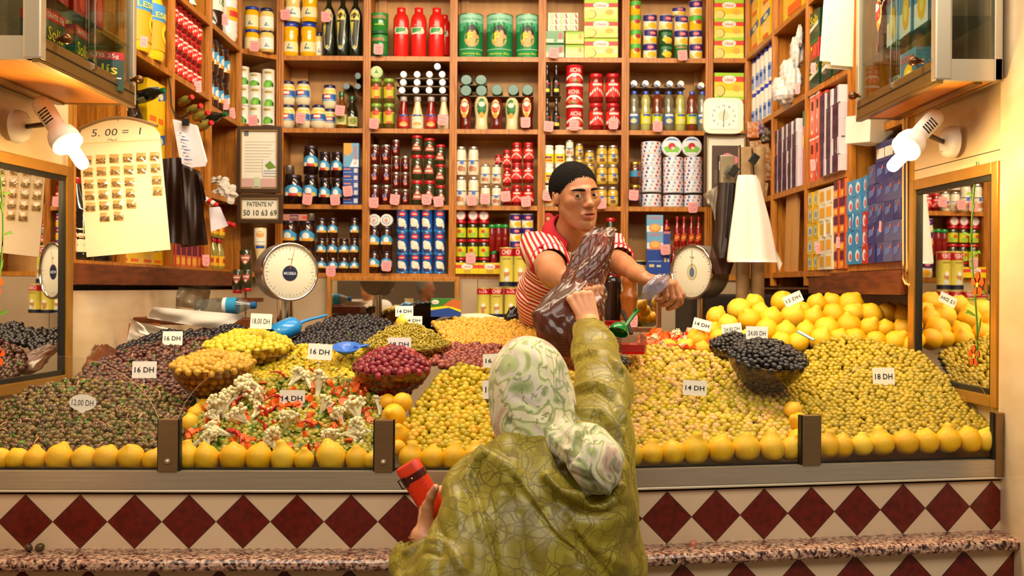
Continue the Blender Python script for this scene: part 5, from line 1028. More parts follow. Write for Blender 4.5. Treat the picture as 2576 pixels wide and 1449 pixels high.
def fill(h, kind, size, cols, name, label, where, n=300, dens=.86):
    mt = olive_mat(name+'_skin', cols); p = h.pts(size, dens); p = p[np.argsort(p[:, 1]+10*(proj(p)[:, 0] < -8))]; a, b = p[:n], p[n:]
    singles(name, a, size, kind, mt, label, 'olive', where)
    joined('olive_heap', b if len(b) else a[:1]+[0, .01, 0], size, kind, mt, h.base(size*.45), label='rest of the '+where, cat='olives', kind='stuff')
GRN = ['#A6920E', '#C0A416', '#D0AC1C', '#8E820E', '#DAA022', '#B49A12', '#DEB62A']
H1 = Heap([(-125, 1152), (-105, 1095), (-50, 1050), (20, 1005), (80, 975), (150, 958), (230, 950), (330, 965), (400, 975), (450, 1000), (480, 1040), (472, 1150)], 1150, 2.75, 950, 3.10, 200, .03)
H2 = Heap([(185, 965), (210, 930), (260, 900), (320, 880), (420, 856), (530, 850), (545, 900), (455, 925), (500, 1030), (540, 1075), (480, 1085), (450, 1010), (330, 975), (230, 958)], 1080, 3.02, 850, 3.55)
H3 = Heap([(282, 895), (300, 872), (340, 858), (420, 832), (530, 832), (590, 815), (620, 830), (530, 868), (430, 868), (340, 886)], 895, 3.52, 815, 3.85)
H6 = Heap([(560, 960), (630, 900), (735, 870), (850, 872), (960, 885), (985, 960), (960, 1000), (600, 1000)], 1000, 3.12, 870, 3.5)
H7 = Heap([(728, 880), (742, 850), (790, 818), (850, 798), (930, 793), (1000, 815), (960, 850), (905, 885), (800, 890)], 890, 3.55, 793, 4.0)
H9 = Heap([(1088, 812), (1150, 801), (1240, 803), (1345, 808), (1372, 850), (1368, 885), (1230, 875), (1130, 872), (1110, 840)], 885, 3.5, 800, 3.98)
H10 = Heap([(1080, 885), (1110, 868), (1180, 864), (1260, 868), (1262, 945), (1130, 930), (1085, 912)], 945, 3.18, 864, 3.5)
H12 = Heap([(985, 1145), (1005, 1085), (1055, 1005), (1100, 945), (1150, 918), (1262, 930), (1275, 1145)], 1145, 2.76, 918, 3.17, 1200, .03)
H14 = Heap([(1568, 1140), (1562, 960), (1575, 892), (1620, 866), (1720, 880), (1800, 893), (1860, 930), (1960, 1005), (2012, 1070), (2018, 1135)], 1140, 2.80, 866, 3.40, 1720, .02)
H12b = Heap([(1264, 1145), (1264, 935), (1380, 900), (1500, 905), (1566, 960), (1566, 1145)], 1145, 2.76, 905, 3.3)
H15 = Heap([(1945, 1000), (1990, 960), (2020, 895), (2060, 862), (2130, 846), (2180, 852), (2260, 872), (2330, 895), (2380, 950), (2420, 990), (2500, 1065), (2506, 1100), (2066, 1130), (2062, 1080), (2018, 1070)], 1125, 2.90, 846, 3.44, 2250, .0)
fill(H1, 'olive', .0205, ['#3A2616', '#5C4626', '#705A28', '#4A2E1C', '#7E6A30', '#5A3E26'], 'brown_olive', 'small brown olive in the left front heap of mixed herbed olives', 'brown herbed olives in the left front heap')
fill(H2, 'olive', .021, ['#2E1514', '#4A241E', '#60342C', '#3C1E1A', '#6A4030'], 'purple_olive', 'purple brown olive in the herbed heap behind the 16 DH sign', 'purple brown olives behind the left front heap', 260)
fill(H3, 'olive', .022, ['#0A080B', '#15101A', '#1C1418'], 'black_olive', 'black olive in the narrow heap beside the white papers', 'black olives beside the white papers', 100)
fill(H6, 'olive', .021, ['#A08E10', '#BCA014', '#D2AE1C', '#B89E18'], 'yellow_green_olive', 'yellow green olive in the heap behind the pickled vegetables', 'yellow green olives behind the pickled vegetables', 260)
fill(H7, 'olive', .022, ['#0B080B', '#171015', '#1E1416', '#120D12'], 'black_olive', 'wrinkled black olive in the large heap before the back mirror', 'black olives before the back mirror', 200)
fill(H9, 'round', .021, ['#B98A22', '#CF9A2C', '#A8801E', '#D8A030', '#C07A20', '#B99A2C'], 'orange_olive', 'orange spiced olive in the rear heap beside the yellow tins', 'orange spiced olives at the rear', 280)
fill(H10, 'pitted', .022, ['#6E2A24', '#8E4030', '#5A221F', '#A05038', '#7A3230'], 'russet_olive', 'reddish pitted olive in the heap behind the green olives', 'reddish pitted olives behind the middle green heap', 220)
fill(H12, 'pitted', .0235, GRN, 'green_olive', 'green olive in the middle front heap left of the headscarf', 'green olives in the middle front heap', 160)
_m = olive_mat('green_olive_skin', GRN); joined('olive_heap', H12b.pts(.022, .9), .022, 'pitted', _m, H12b.base(.01), label='green olives of the middle heap hidden behind the woman', cat='olives', kind='stuff')
fill(H14, 'pitted', .0225, ['#B09A14', '#CAAC20', '#DCB050', '#DEAC74', '#9C8C12', '#CCB024', '#D09A5E'], 'pink_green_olive', 'green and pinkish olive in the front heap right of the woman', 'green and pink olives in the heap right of the woman')
fill(H15, 'pitted', .0195, ['#8E7A0E', '#AA8E12', '#C09E1A', '#9A8410'], 'pitted_green_olive', 'dull green pitted olive in the far right heap', 'pitted green olives in the far right heap')
# --- chopped herbs and shreds (nobody could count them)
def litter(name, h, n, cols, sz, label, kind_='leaf', lift=.012, rg=None):
    xs = [p[0] for p in h.poly]; ys = [p[1] for p in h.poly]; V = []; Q = []; k = 0; mt = mat(name+'_mat', '#888888', .45, ramp=cols)
    r = random.Random(len(name)+n)
    while k < n:
        x = r.uniform(min(xs), max(xs)); y = r.uniform(min(ys), max(ys))
        if not inpoly(np.array([x]), np.array([y]), h.poly)[0]: continue
        if rg and not (rg[0] < x < rg[2] and rg[1] < y < rg[3]): k += 1; continue
        c = h.on(x, y, lift); s = sz*r.uniform(.5, 1.2); q = Matrix.Rotation(r.uniform(0, 6.28), 3, 'Z') @ Matrix.Rotation(r.uniform(-.9, .9), 3, 'X') @ Matrix.Rotation(r.uniform(.2, 1.3), 3, 'Y'); b = len(V)
        if kind_ == 'leaf': pt = [(-.5, -.3, 0), (0, -.5, .1), (.5, -.1, 0), (0, 0, -.12), (.4, .5, .1), (0, .35, 0), (-.4, .5, .1), (-.3, 0, 0)]; qs = [(0, 1, 2, 3), (3, 2, 4, 5), (7, 3, 5, 6), (0, 3, 3, 7)]; qs = qs[:3]+[(7, 0, 1, 3)]
        else: pt = [(-.9, -.14, .1), (-.3, -.12, .25), (.3, -.14, .15), (.9, -.05, 0), (.9, .1, 0), (.3, .14, .2), (-.3, .14, .3), (-.9, .1, .1)]; qs = [(0, 1, 6, 7), (1, 2, 5, 6), (2, 3, 4, 5)]
        V += [tuple(c+q @ Vector(p)*s) for p in pt]; Q += [tuple(b+i for i in f) for f in qs]; k += 1
    V = np.array(V); c = V.mean(0); o = link(name, npmesh(name, V-c, np.array(Q), mt), label=label, cat='herbs', kind='stuff'); o.location = c
PAR = ['#3E6A1C', '#4F8526', '#2E5418']
litter('chopped_parsley', H1, 560, PAR, .014, 'chopped parsley over the left front brown olives')
litter('onion_shreds', H1, 420, ['#9A5A48', '#C08A68', '#B0705A', '#8A4A3C'], .014, 'pink onion shreds over the left front brown olives', 'shred')
litter('chopped_parsley', H2, 160, PAR, .015, 'chopped parsley over the purple brown olives')
litter('onion_shreds', H2, 200, ['#9A5A48', '#C9A078', '#7A4038'], .014, 'pale onion shreds over the purple brown olives', 'shred')
litter('chopped_parsley', H6, 120, PAR, .016, 'chopped parsley over the yellow green olives')
litter('onion_shreds', H6, 160, ['#B07060', '#D0A080', '#A05A50'], .016, 'pink shreds over the yellow green olives', 'shred')
litter('chopped_parsley', H7, 26, PAR, .016, 'parsley sprigs on the big black olive heap')
litter('red_pepper_flakes', H9, 110, ['#C0301A', '#D84A20'], .010, 'red pepper flakes over the orange olives')
# --- pickled vegetable salad
HV = Heap([(450, 1150), (465, 1100), (520, 1020), (590, 975), (660, 955), (735, 945), (850, 950), (940, 965), (1000, 1010), (960, 1060), (945, 1090), (945, 1150)], 1150, 2.74, 950, 3.12, 700, .03)
pv = HV.pts(.020, .82); pv = pv[np.argsort(pv[:, 1])]; mt = olive_mat('salad_olive_skin', ['#8E8420', '#A8982A', '#BDA83A', '#7C7A2E', '#C8B45A', '#8A8A4A'])
singles('green_olive', pv[:140], .0195, 'pitted', mt, 'green olive among the pickled cauliflower and carrots', 'olive', 'green olives among the pickled vegetables'); joined('olive_heap', pv[140:], .0195, 'pitted', mt, HV.base(.009), label='rest of the green olives under the pickled vegetables', cat='olives', kind='stuff')
litter('chopped_parsley', HV, 260, PAR, .016, 'chopped parsley over the pickled vegetables', lift=.02)
def floret(seed):
    r = random.Random(seed); m = MB(); C = mat('cauliflower', '#E9DDB4', .5, noise=.3, nscale=120, dark='#D6C48E', bump=.5, bscale=300, sss=.2)
    V, Q, _ = cubesphere(3)
    for b in range(r.randint(4, 6)):
        a = r.uniform(-.9, .9); a2 = r.uniform(-.4, .4); L = r.uniform(.026, .036); e = Vector((math.sin(a)*L, math.sin(a2)*L, math.cos(a)*L)); m.tube([(0, 0, -.016), (0, 0, 0), tuple(e*.5), tuple(e)], [.0055, .006, .0045, .0055], C, 7)
        for k in range(13):
            d = Vector((r.gauss(0, 1), r.gauss(0, 1), r.gauss(.35, 1))).normalized()*.0085; s = r.uniform(.006, .0105); c = e+d; m.add([c+Vector(v)*s for v in V], Q.tolist(), C, True)
    return m.mesh('floret')
def chili(seed):
    r = random.Random(seed); b = r.uniform(-.02, .02); m = MB(); n = 9; m.tube([(b*math.sin(i/n*PI), .004*math.sin(i*1.3), -.032+.064*i/n) for i in range(n+1)], [.0015+.0058*math.sin(min(1, (i+.6)/3)*PI/2)*(1-i/n*.75)*(1+.12*math.sin(i*2.7)) for i in range(n+1)], mat('dried_chili', '#C4140A', .22, coat=.5, noise=.35, nscale=90, dark='#7E0A06'), 8, .7); return m.mesh('chili')
def carrot(seed):
    r = random.Random(seed); m = MB(); n = 12; C = mat('pickled_carrot', '#E2560E', .3, noise=.4, nscale=60, dark='#F08A3A', coat=.2); L = r.uniform(.004, .012)
    m.lathe([(.011*(1), -L/2), (.0115, L/2)], C, n, sx=r.uniform(.6, 1.2), smooth=False); v = m.v; m.v = [(x*(1.06 if i % 2 else .96), y*(1.06 if i % 2 else .96), z) for i, (x, y, z) in enumerate(v)]; return m.mesh('carrot')
FL = [floret(i) for i in range(5)]; CHI = [chili(i) for i in range(4)]; CA_ = [carrot(i) for i in range(4)]; rv = random.Random(5)
def strew(meshes, name, pts, h, label, cat, group, sc=(1, 1.2), lift=.014, up=True, where=None):
    for i, (x, y) in enumerate(pts):
        o = bpy.data.objects.new(name, meshes[i % len(meshes)]); COL.objects.link(o); o.location = h.on(x, y, lift); o.location.z += .004; s = rv.uniform(*sc); o.scale = (s, s, s)
        o.rotation_euler = (rv.uniform(-.7, .3), rv.uniform(-1.2, 1.2), rv.uniform(-1, 1)) if up else (rv.uniform(-.8, .8), rv.uniform(-2.2, 2.2), rv.uniform(-.4, .4)); tag(o, label, cat, group)
strew(FL, 'cauliflower_floret', [(737, 962), (650, 978), (600, 995), (572, 1022), (548, 1062), (505, 1112), (566, 1095), (640, 1048), (720, 1075), (810, 1035), (800, 985), (690, 1130), (858, 1062), (900, 1052), (872, 1095), (915, 1085), (780, 975), (660, 1010), (560, 1045), (615, 1062), (700, 1112), (955, 1035), (835, 1120), (520, 1130)], HV, 'cream cauliflower floret on the pickled vegetable heap', 'cauliflower', 'cauliflower florets on the pickled vegetables', (1.0, 1.5), .022)
strew(CHI, 'dried_chili', [(695, 1012), (632, 978), (646, 1004), (676, 1030), (850, 978), (838, 1005), (770, 1078), (590, 1103), (655, 1082), (892, 1000), (780, 958), (922, 1040), (820, 1025), (540, 1075), (575, 1055), (663, 1120), (700, 950), (900, 1020), (940, 1000), (972, 1012), (655, 1045), (735, 1060), (760, 1130), (610, 1010), (520, 1100), (870, 1045)], HV, 'wrinkled red chili on the pickled vegetable heap', 'chili', 'red chilies on the pickled vegetables', (.9, 1.3), .02, False)
pc = []; 
while len(pc) < 95:
    x, y = rv.uniform(465, 990), rv.uniform(960, 1145)
    if inpoly(np.array([x]), np.array([y]), HV.poly)[0]: pc.append((x, y))
pc += [(905+rv.uniform(-14, 14), 968+rv.uniform(-10, 14)) for _ in range(12)]
strew(CA_, 'carrot_slice', pc, HV, 'orange carrot slice on the pickled vegetable heap', 'carrot', 'carrot slices on the pickled vegetables', (.8, 1.3), .014, False)
# far salad of carrots and cauliflower by the green ladle
HC = Heap([(1600, 875), (1615, 845), (1650, 836), (1700, 842), (1745, 835), (1800, 830), (1800, 870), (1700, 885)], 885, 3.45, 830, 3.85)
pc = [(x, y) for x in range(1612, 1800, 11) for y in range(838, 884, 8) if inpoly(np.array([float(x)]), np.array([float(y)]), HC.poly)[0]]
strew(CA_, 'carrot_slice', pc, HC, 'orange carrot piece in the rear salad by the red tray', 'carrot', 'carrot pieces in the rear salad', (.9, 1.4), 0, False)
strew(FL, 'cauliflower_floret', [(1622, 862), (1640, 868), (1655, 858), (1710, 850), (1668, 872), (1740, 842), (1725, 862)], HC, 'small cauliflower floret in the rear salad by the red tray', 'cauliflower', 'cauliflower in the rear salad', (.5, .8), .01)
_b = HC.base(.01); c = _b[0].mean(0); o = link('carrot_shreds', npmesh('carrot_shreds', _b[0]-c, _b[1], mat('pickled_carrot', '#E2560E')), label='orange carrot shreds under the rear salad', cat='carrots', kind='stuff'); o.location = c
# --- lemons
LEM = mat('lemon_peel', '#F2BE16', .36, ramp=['#F4B806', '#F8C41C', '#EEB00A', '#F6CC34'], noise=.3, nscale=14, dark='#EBAA0C', bump=.35, bscale=420, sss=.15, coat=.15)
def lemon_mesh(neck, seed):
    m = MB(); pr = [(.0002, -.5), (.16, -.49), (.34, -.41), (.47, -.22), (.5, 0), (.47, .17), (.36, .32), (.22, .40+neck*.04), (.13+neck*.05, .46+neck*.06), (.09+neck*.04, .50+neck*.1), (.0002, .52+neck*.11)]
    r = random.Random(seed); m.lathe(pr, LEM, 22, cap=False); b = r.uniform(-.1, .1); m.v = [(x+b*z*z, y+b*.5*z, z*(1+.1*x)) for x, y, z in m.v]; return m.mesh('lemon')
LM = [lemon_mesh(n, i) for i, n in enumerate((.2, .9, 1.4, .5, 0))]; rl = random.Random(3)
def lemon(px, py, w, Y, tilt, label, group, k=None):
    o = bpy.data.objects.new('lemon', LM[rl.randint(0, 4) if k is None else k]); COL.objects.link(o); o.location = P(px, py, Y); s = w/F*Y; o.scale = (s, s, s*rl.uniform(.95, 1.12)); o.rotation_euler = (rl.uniform(-tilt, tilt), rl.uniform(-tilt, tilt), rl.uniform(0, 6.28)); tag(o, label, 'lemon', group)
for nm, row in (('left end', [(0, 50), (42, 52), (90, 52), (150, 60), (212, 56), (270, 60), (330, 60), (385, 46)]), ('second', [(468, 60), (518, 58), (588, 64), (651, 60), (712, 56), (765, 46), (832, 66), (898, 52), (937, 42)]), ('middle', [(1034, 56), (1087, 56), (1143, 56), (1198, 58), (1252, 56), (1310, 56)]), ('fourth', [(1590, 50), (1638, 54), (1692, 56), (1749, 62), (1813, 62), (1877, 64), (1941, 58), (1992, 50)]), ('right end', [(2082, 56), (2118, 52), (2168, 50), (2216, 58), (2278, 58), (2330, 56), (2385, 56), (2436, 54), (2482, 50)])):
    for x, w_ in row:
        yb = 1176 if x < 1400 else 1176-.0455*(x-1400); Y = CL(P(x, 1150, 2.7).x)+.008+w_/F*1.38; lemon(x, yb-w_*.44, w_*1.12, Y, .22 if nm != 'left end' else .5, f'whole lemon in the row against the {nm} glass pane', f'lemons against the {nm} glass pane')
for x, y, w_, Y in ((1002, 1092, 54, 2.80), (990, 1045, 60, 2.86), (1012, 1012, 50, 2.95), (975, 1010, 40, 3.0), (1000, 1125, 40, 2.76)): lemon(x, y, w_, Y, 1.2, 'lemon piled behind the post left of the middle pane', 'lemons behind the second post')
for x, y, w_, Y in ((2008, 1105, 54, 2.90), (2010, 1062, 50, 2.96), (1994, 1030, 44, 3.02), (2080, 1100, 46, 2.98)): lemon(x, y, w_, Y, 1.2, 'lemon piled behind the post between the two right heaps', 'lemons behind the fourth post')
for x, y, w_, Y in ((478, 1062, 44, 2.93), (492, 1040, 42, 3.0), (512, 1022, 38, 3.05)): lemon(x, y, w_, Y, 1.2, 'lemon piled left of the pickled vegetables', 'lemons left of the vegetables')
LP = [(1802, 796, 48), (1859, 778, 58), (1897, 764, 50), (1884, 804, 54), (1831, 816, 50), (1913, 786, 46), (1939, 801, 58), (1969, 761, 58), (1994, 794, 58), (2015, 780, 46), (2046, 800, 52), (2055, 764, 50), (2093, 760, 46), (2141, 764, 62), (2097, 790, 54), (2146, 787, 50), (2191, 789, 52), (2232, 784, 48), (2275, 793, 50), (1928, 830, 54), (1976, 836, 54), (2027, 833, 48), (2080, 827, 62), (2136, 819, 58), (2187, 824, 50), (2226, 826, 48), (2270, 828, 52), (2300, 830, 48), (1966, 860, 50), (2008, 861, 50), (2066, 853, 54), (2112, 850, 50), (2150, 852, 54), (2204, 856, 50), (2254, 860, 56), (2296, 868, 50), (1755, 852, 52), (1722, 874, 44), (1766, 882, 46), (1680, 874, 46), (1795, 832, 44), (1808, 850, 44), (1840, 846, 46), (1880, 852, 48), (1905, 850, 46), (2320, 800, 50)]
for x, y, w_ in LP: lemon(x, y, w_*1.04, 3.52+(885-y)/120*.42, .7, 'large yellow lemon in the pile below the right wall shelving', 'lemons piled at the right rear', rl.choice([0, 3, 4, 1]))
lemon(1015, 812, 40, 3.62, .4, 'lemon beside the price signs behind the sliced olives', None)
# --- bowls
BG = thin_glass('amber_bowl_glass', '#EDD8AE', 1.3, .03, .05, '#9A6E30')
def bowl(px, py, rx, Y, depth, tilt, size, tpl, cols, mname, mound, label, olab, group, bot=.45, yaw=0, dark=False):
    c = P(px, py, Y); R0 = rx/F*Y; q = Matrix.Rotation(yaw, 3, 'Z') @ Matrix.Rotation(tilt, 3, 'X'); m = MB(); pr = []
    for i in range(9): t = i/8; pr.append((R0*(bot+(1-bot)*math.sin(t*PI/2)**.9), -depth*(1-t)))
    out = [(.0005, -depth)]+pr+[(R0*1.015, .003), (R0*1.0, .004), (R0*.985, 0)]+[(r*.97, z+.003) for r, z in pr[::-1]]+[(.0005, -depth+.003)]
    m.lathe(out, BG, 44, c, False, q); o = m.build('glass_bowl', loc=c); tag(o, label, 'bowl')
    pts = []; n1 = int((R0/size)**2*PI/.62*1.05)
    for i in range(n1):
        r = math.sqrt((i+.5)/n1)*.97; a = i*2.39996; pts.append((R0*r*math.cos(a), R0*r*math.sin(a), mound*(1-r**1.7)-size*.2+RNG.uniform(-.2, .2)*size))
    nz = int(depth/size/.85)
    for j in range(nz):
        z = -size*.6-j*size*.85
        if z < -depth+size*.4: break
        t = 1+z/depth; rr = R0*(bot+(1-bot)*math.sin(t*PI/2)**.9)*.97-size*.55; k = int(2*PI*rr/size/.9)
        for i in range(k):
            a = 2*PI*(i+.5*(j % 2))/k
            if math.sin(a) < .25: pts.append((rr*math.cos(a), rr*math.sin(a), z+RNG.uniform(-.1, .1)*size))
    pts = np.array([tuple(c+q @ Vector(p)) for p in pts]); pts = pts[np.argsort(pts[:, 1])][:300]
    mt = olive_mat(mname, cols); singles(mname.replace('_skin', '_olive') if tpl != 'ring' else 'olive_slice', pts, size, tpl, mt, olab, 'olive', group)
    V = [(0, 0, mound*.8-size*.6)]; Qs = []
    for j in range(1, 5):
        for i in range(20): r = j/4*.93; V.append((R0*r*math.cos(2*PI*i/20), R0*r*math.sin(2*PI*i/20), mound*(1-r**1.7)-size*.8))
    f = MB(); fs = [(0, 1+i, 1+(i+1) % 20) for i in range(20)]+[(1+20*j+i, 21+20*j+i, 21+20*j+(i+1) % 20, 1+20*j+(i+1) % 20) for j in range(3) for i in range(20)]
    f.add([c+q @ Vector(v) for v in V], fs, mt, True); f.lathe([(r*.80, z+.01) for r, z in pr], mt, 24, c, True, q)
    tag(f.build('bowl_filling', loc=c), 'olives filling the inside of the '+label, 'olives', kind='stuff')
bowl(537, 915, 103, 3.12, .115, .16, .0225, 'round', ['#B98A1E', '#C99A2C', '#A87A1A', '#C8A23A'], 'spiced_skin', .035, 'deep amber glass bowl of spiced yellow olives behind second pane', 'spiced yellow olive in the deep glass bowl', 'olives in the deep glass bowl', .3)
bowl(625, 868, 108, 3.42, .06, .10, .026, 'olive', ['#B8A41E', '#CDB52A', '#C2AC24'], 'bright_olive_skin', .05, 'wide glass bowl of bright yellow olives', 'bright yellow green olive in the wide left bowl', 'bright olives in the wide left bowl', .7)
bowl(1025, 866, 110, 3.46, .06, .10, .017, 'ring', ['#A8922A', '#BCA438', '#98862A', '#C8AE4A'], 'slice_skin', .075, 'wide glass bowl of sliced green olives', 'sliced green olive ring heaped in the wide middle bowl', 'sliced olives in the middle bowl', .7)
bowl(987, 922, 98, 3.10, .085, .17, .0235, 'olive', ['#5E101C', '#7A1826', '#8E2030', '#6A1424', '#A03A2E'], 'magenta_skin', .06, 'round glass bowl of dark red olives', 'shiny dark red olive in the round glass bowl', 'dark red olives in the round bowl', .4)
bowl(1931, 898, 98, 3.12, .10, .30, .021, 'olive', ['#080609', '#120D12', '#1A1214'], 'ink_skin', .05, 'large glass bowl of black olives leaning on the right heap', 'glossy black olive in the large right bowl', 'black olives in the large right bowl', .4, .18)
bowl(1848, 872, 62, 3.36, .075, .22, .018, 'olive', ['#0B0909', '#171112', '#241A18'], 'small_black_skin', .045, 'small glass bowl of wrinkled black olives behind the large one', 'small wrinkled black olive in the rear right bowl', 'wrinkled black olives in the small right bowl', .45, .1)
bowl(1553, 912, 32, 3.05, .05, .2, .021, 'olive', ['#0A0808', '#171112'], 'ink_skin', .015, 'little glass bowl of black olives beside the raised sleeve', 'black olive in the little bowl by the sleeve', 'black olives in the little bowl', .5)
# ring-olive overflow for the sliced bowl
# --- price signs
SIGN = mat('white_sign', '#EFEAE2', .45)
def sign(px, py, w, h, txt, Y, label, rot=0, oval=False, hand=False, lean=-.12):
    c = P(px, py, Y); W, H = w/F*Y/2, h/F*Y/2; R = Matrix.Rotation(rot, 3, 'Y') @ Matrix.Rotation(lean, 3, 'X'); f = lambda u, v, d: tuple(c+R @ Vector((u*W, d, v*H))); m = MB()
    if oval: pts = [(math.cos(a), math.sin(a)) for a in np.linspace(-1.25, 4.39, 26)]+[(.05, -1.35)]
    else: pts = [(-1, -.95), (-.95, -1), (.95, -1), (1, -.95), (1, .95), (.95, 1), (-.95, 1), (-1, .95)]
    m.prism([f(u, v, 0) for u, v in pts], R @ Vector((0, .0015, 0)), SIGN); o = m.build('price_sign', loc=c); setlab(o, label, 'price sign', 'white price signs on the heaps')
    vs, fs, tw = text_mesh(txt, .0 if hand else .016); s = .62; d = MB(); d.add([f((x/tw-.5)*1.6, (y-.5)*(.62 if not hand else .7), -.0006) for x, y in vs], fs, flat('#1A1A22')); d.build('lettering', o)
    if py > 830 or px > 1900: MB().cyl(f(0, -1, .001), f(0, -2.0, .004), .0012, SIGN, 6).build('spike', o)
sign(208, 1013, 68, 42, '12,00 DH', 2.93, 'oval white price sign in the left front brown olives', .05, True, True)
sign(363, 930, 61, 42, '16 DH', 3.08, 'price sign at the ridge between the two left brown heaps', -.01)
sign(434, 851, 50, 35, '16 DH', 3.50, 'price sign before the black olives beside the white papers', .0)
sign(657, 808, 54, 38, '18,00 DH', 3.36, 'price sign above the bright yellow olive bowl', .04, hand=True)
sign(805, 885, 60, 40, '16 DH', 3.30, 'price sign on the yellow green olives with parsley', .06)
sign(1017, 783, 45, 27, '14 DH', 3.72, 'rear price sign above the sliced olives', -.02)
sign(1038, 806, 48, 22, '24 DH', 3.60, 'price sign half buried in the sliced olives', .0)
sign(1005, 866, 58, 34, '18 DH', 3.14, 'price sign standing in the dark red olives', .0)
sign(735, 1002, 64, 41, '14 DH', 2.98, 'price sign in the pickled vegetables', .0)
sign(1246, 907, 62, 34, '16 DH', 3.12, 'price sign half hidden behind the headscarf, upper', -.05)
sign(1248, 980, 68, 46, '14 DH', 2.98, 'price sign half hidden behind the headscarf, lower', -.02)
sign(1748, 976, 60, 38, '14 DH', 3.02, 'price sign in the heap right of the woman', .05)
sign(2223, 947, 55, 44, '18 DH', 3.20, 'price sign in the far right pitted olives', -.02)
sign(1995, 752, 48, 27, '12 DH', 3.82, 'tilted price sign on top of the lemon pile', -.42)
sign(1766, 817, 46, 28, '14 DH', 3.60, 'tilted price sign left of the lemon pile', .25)
sign(1841, 828, 50, 28, '24,00 DH', 3.44, 'price sign in the small bowl of black olives', -.12, hand=True)
sign(1904, 838, 55, 34, '24,00 DH', 3.22, 'price sign in the large bowl of black olives', .02, hand=True)
# --- loose olives on the granite ledge
for i, (x, y, c_) in enumerate(((72, 1379, 'brown_olive_skin'), (100, 1379, 'brown_olive_skin'), (1744, 1369, 'salmon_skin'))):
    singles('olive', np.array([PC(x, y, -.03)+Vector((0, 0, .002))]), .02, 'olive', MATS.get(c_) or olive_mat(c_, ['#C8705A', '#D08068']), ['dark fallen olive at the left end of the granite ledge', 'second dark fallen olive on the granite ledge at left', 'pink fallen olive on the granite ledge right of the woman'][i], 'olive', None)
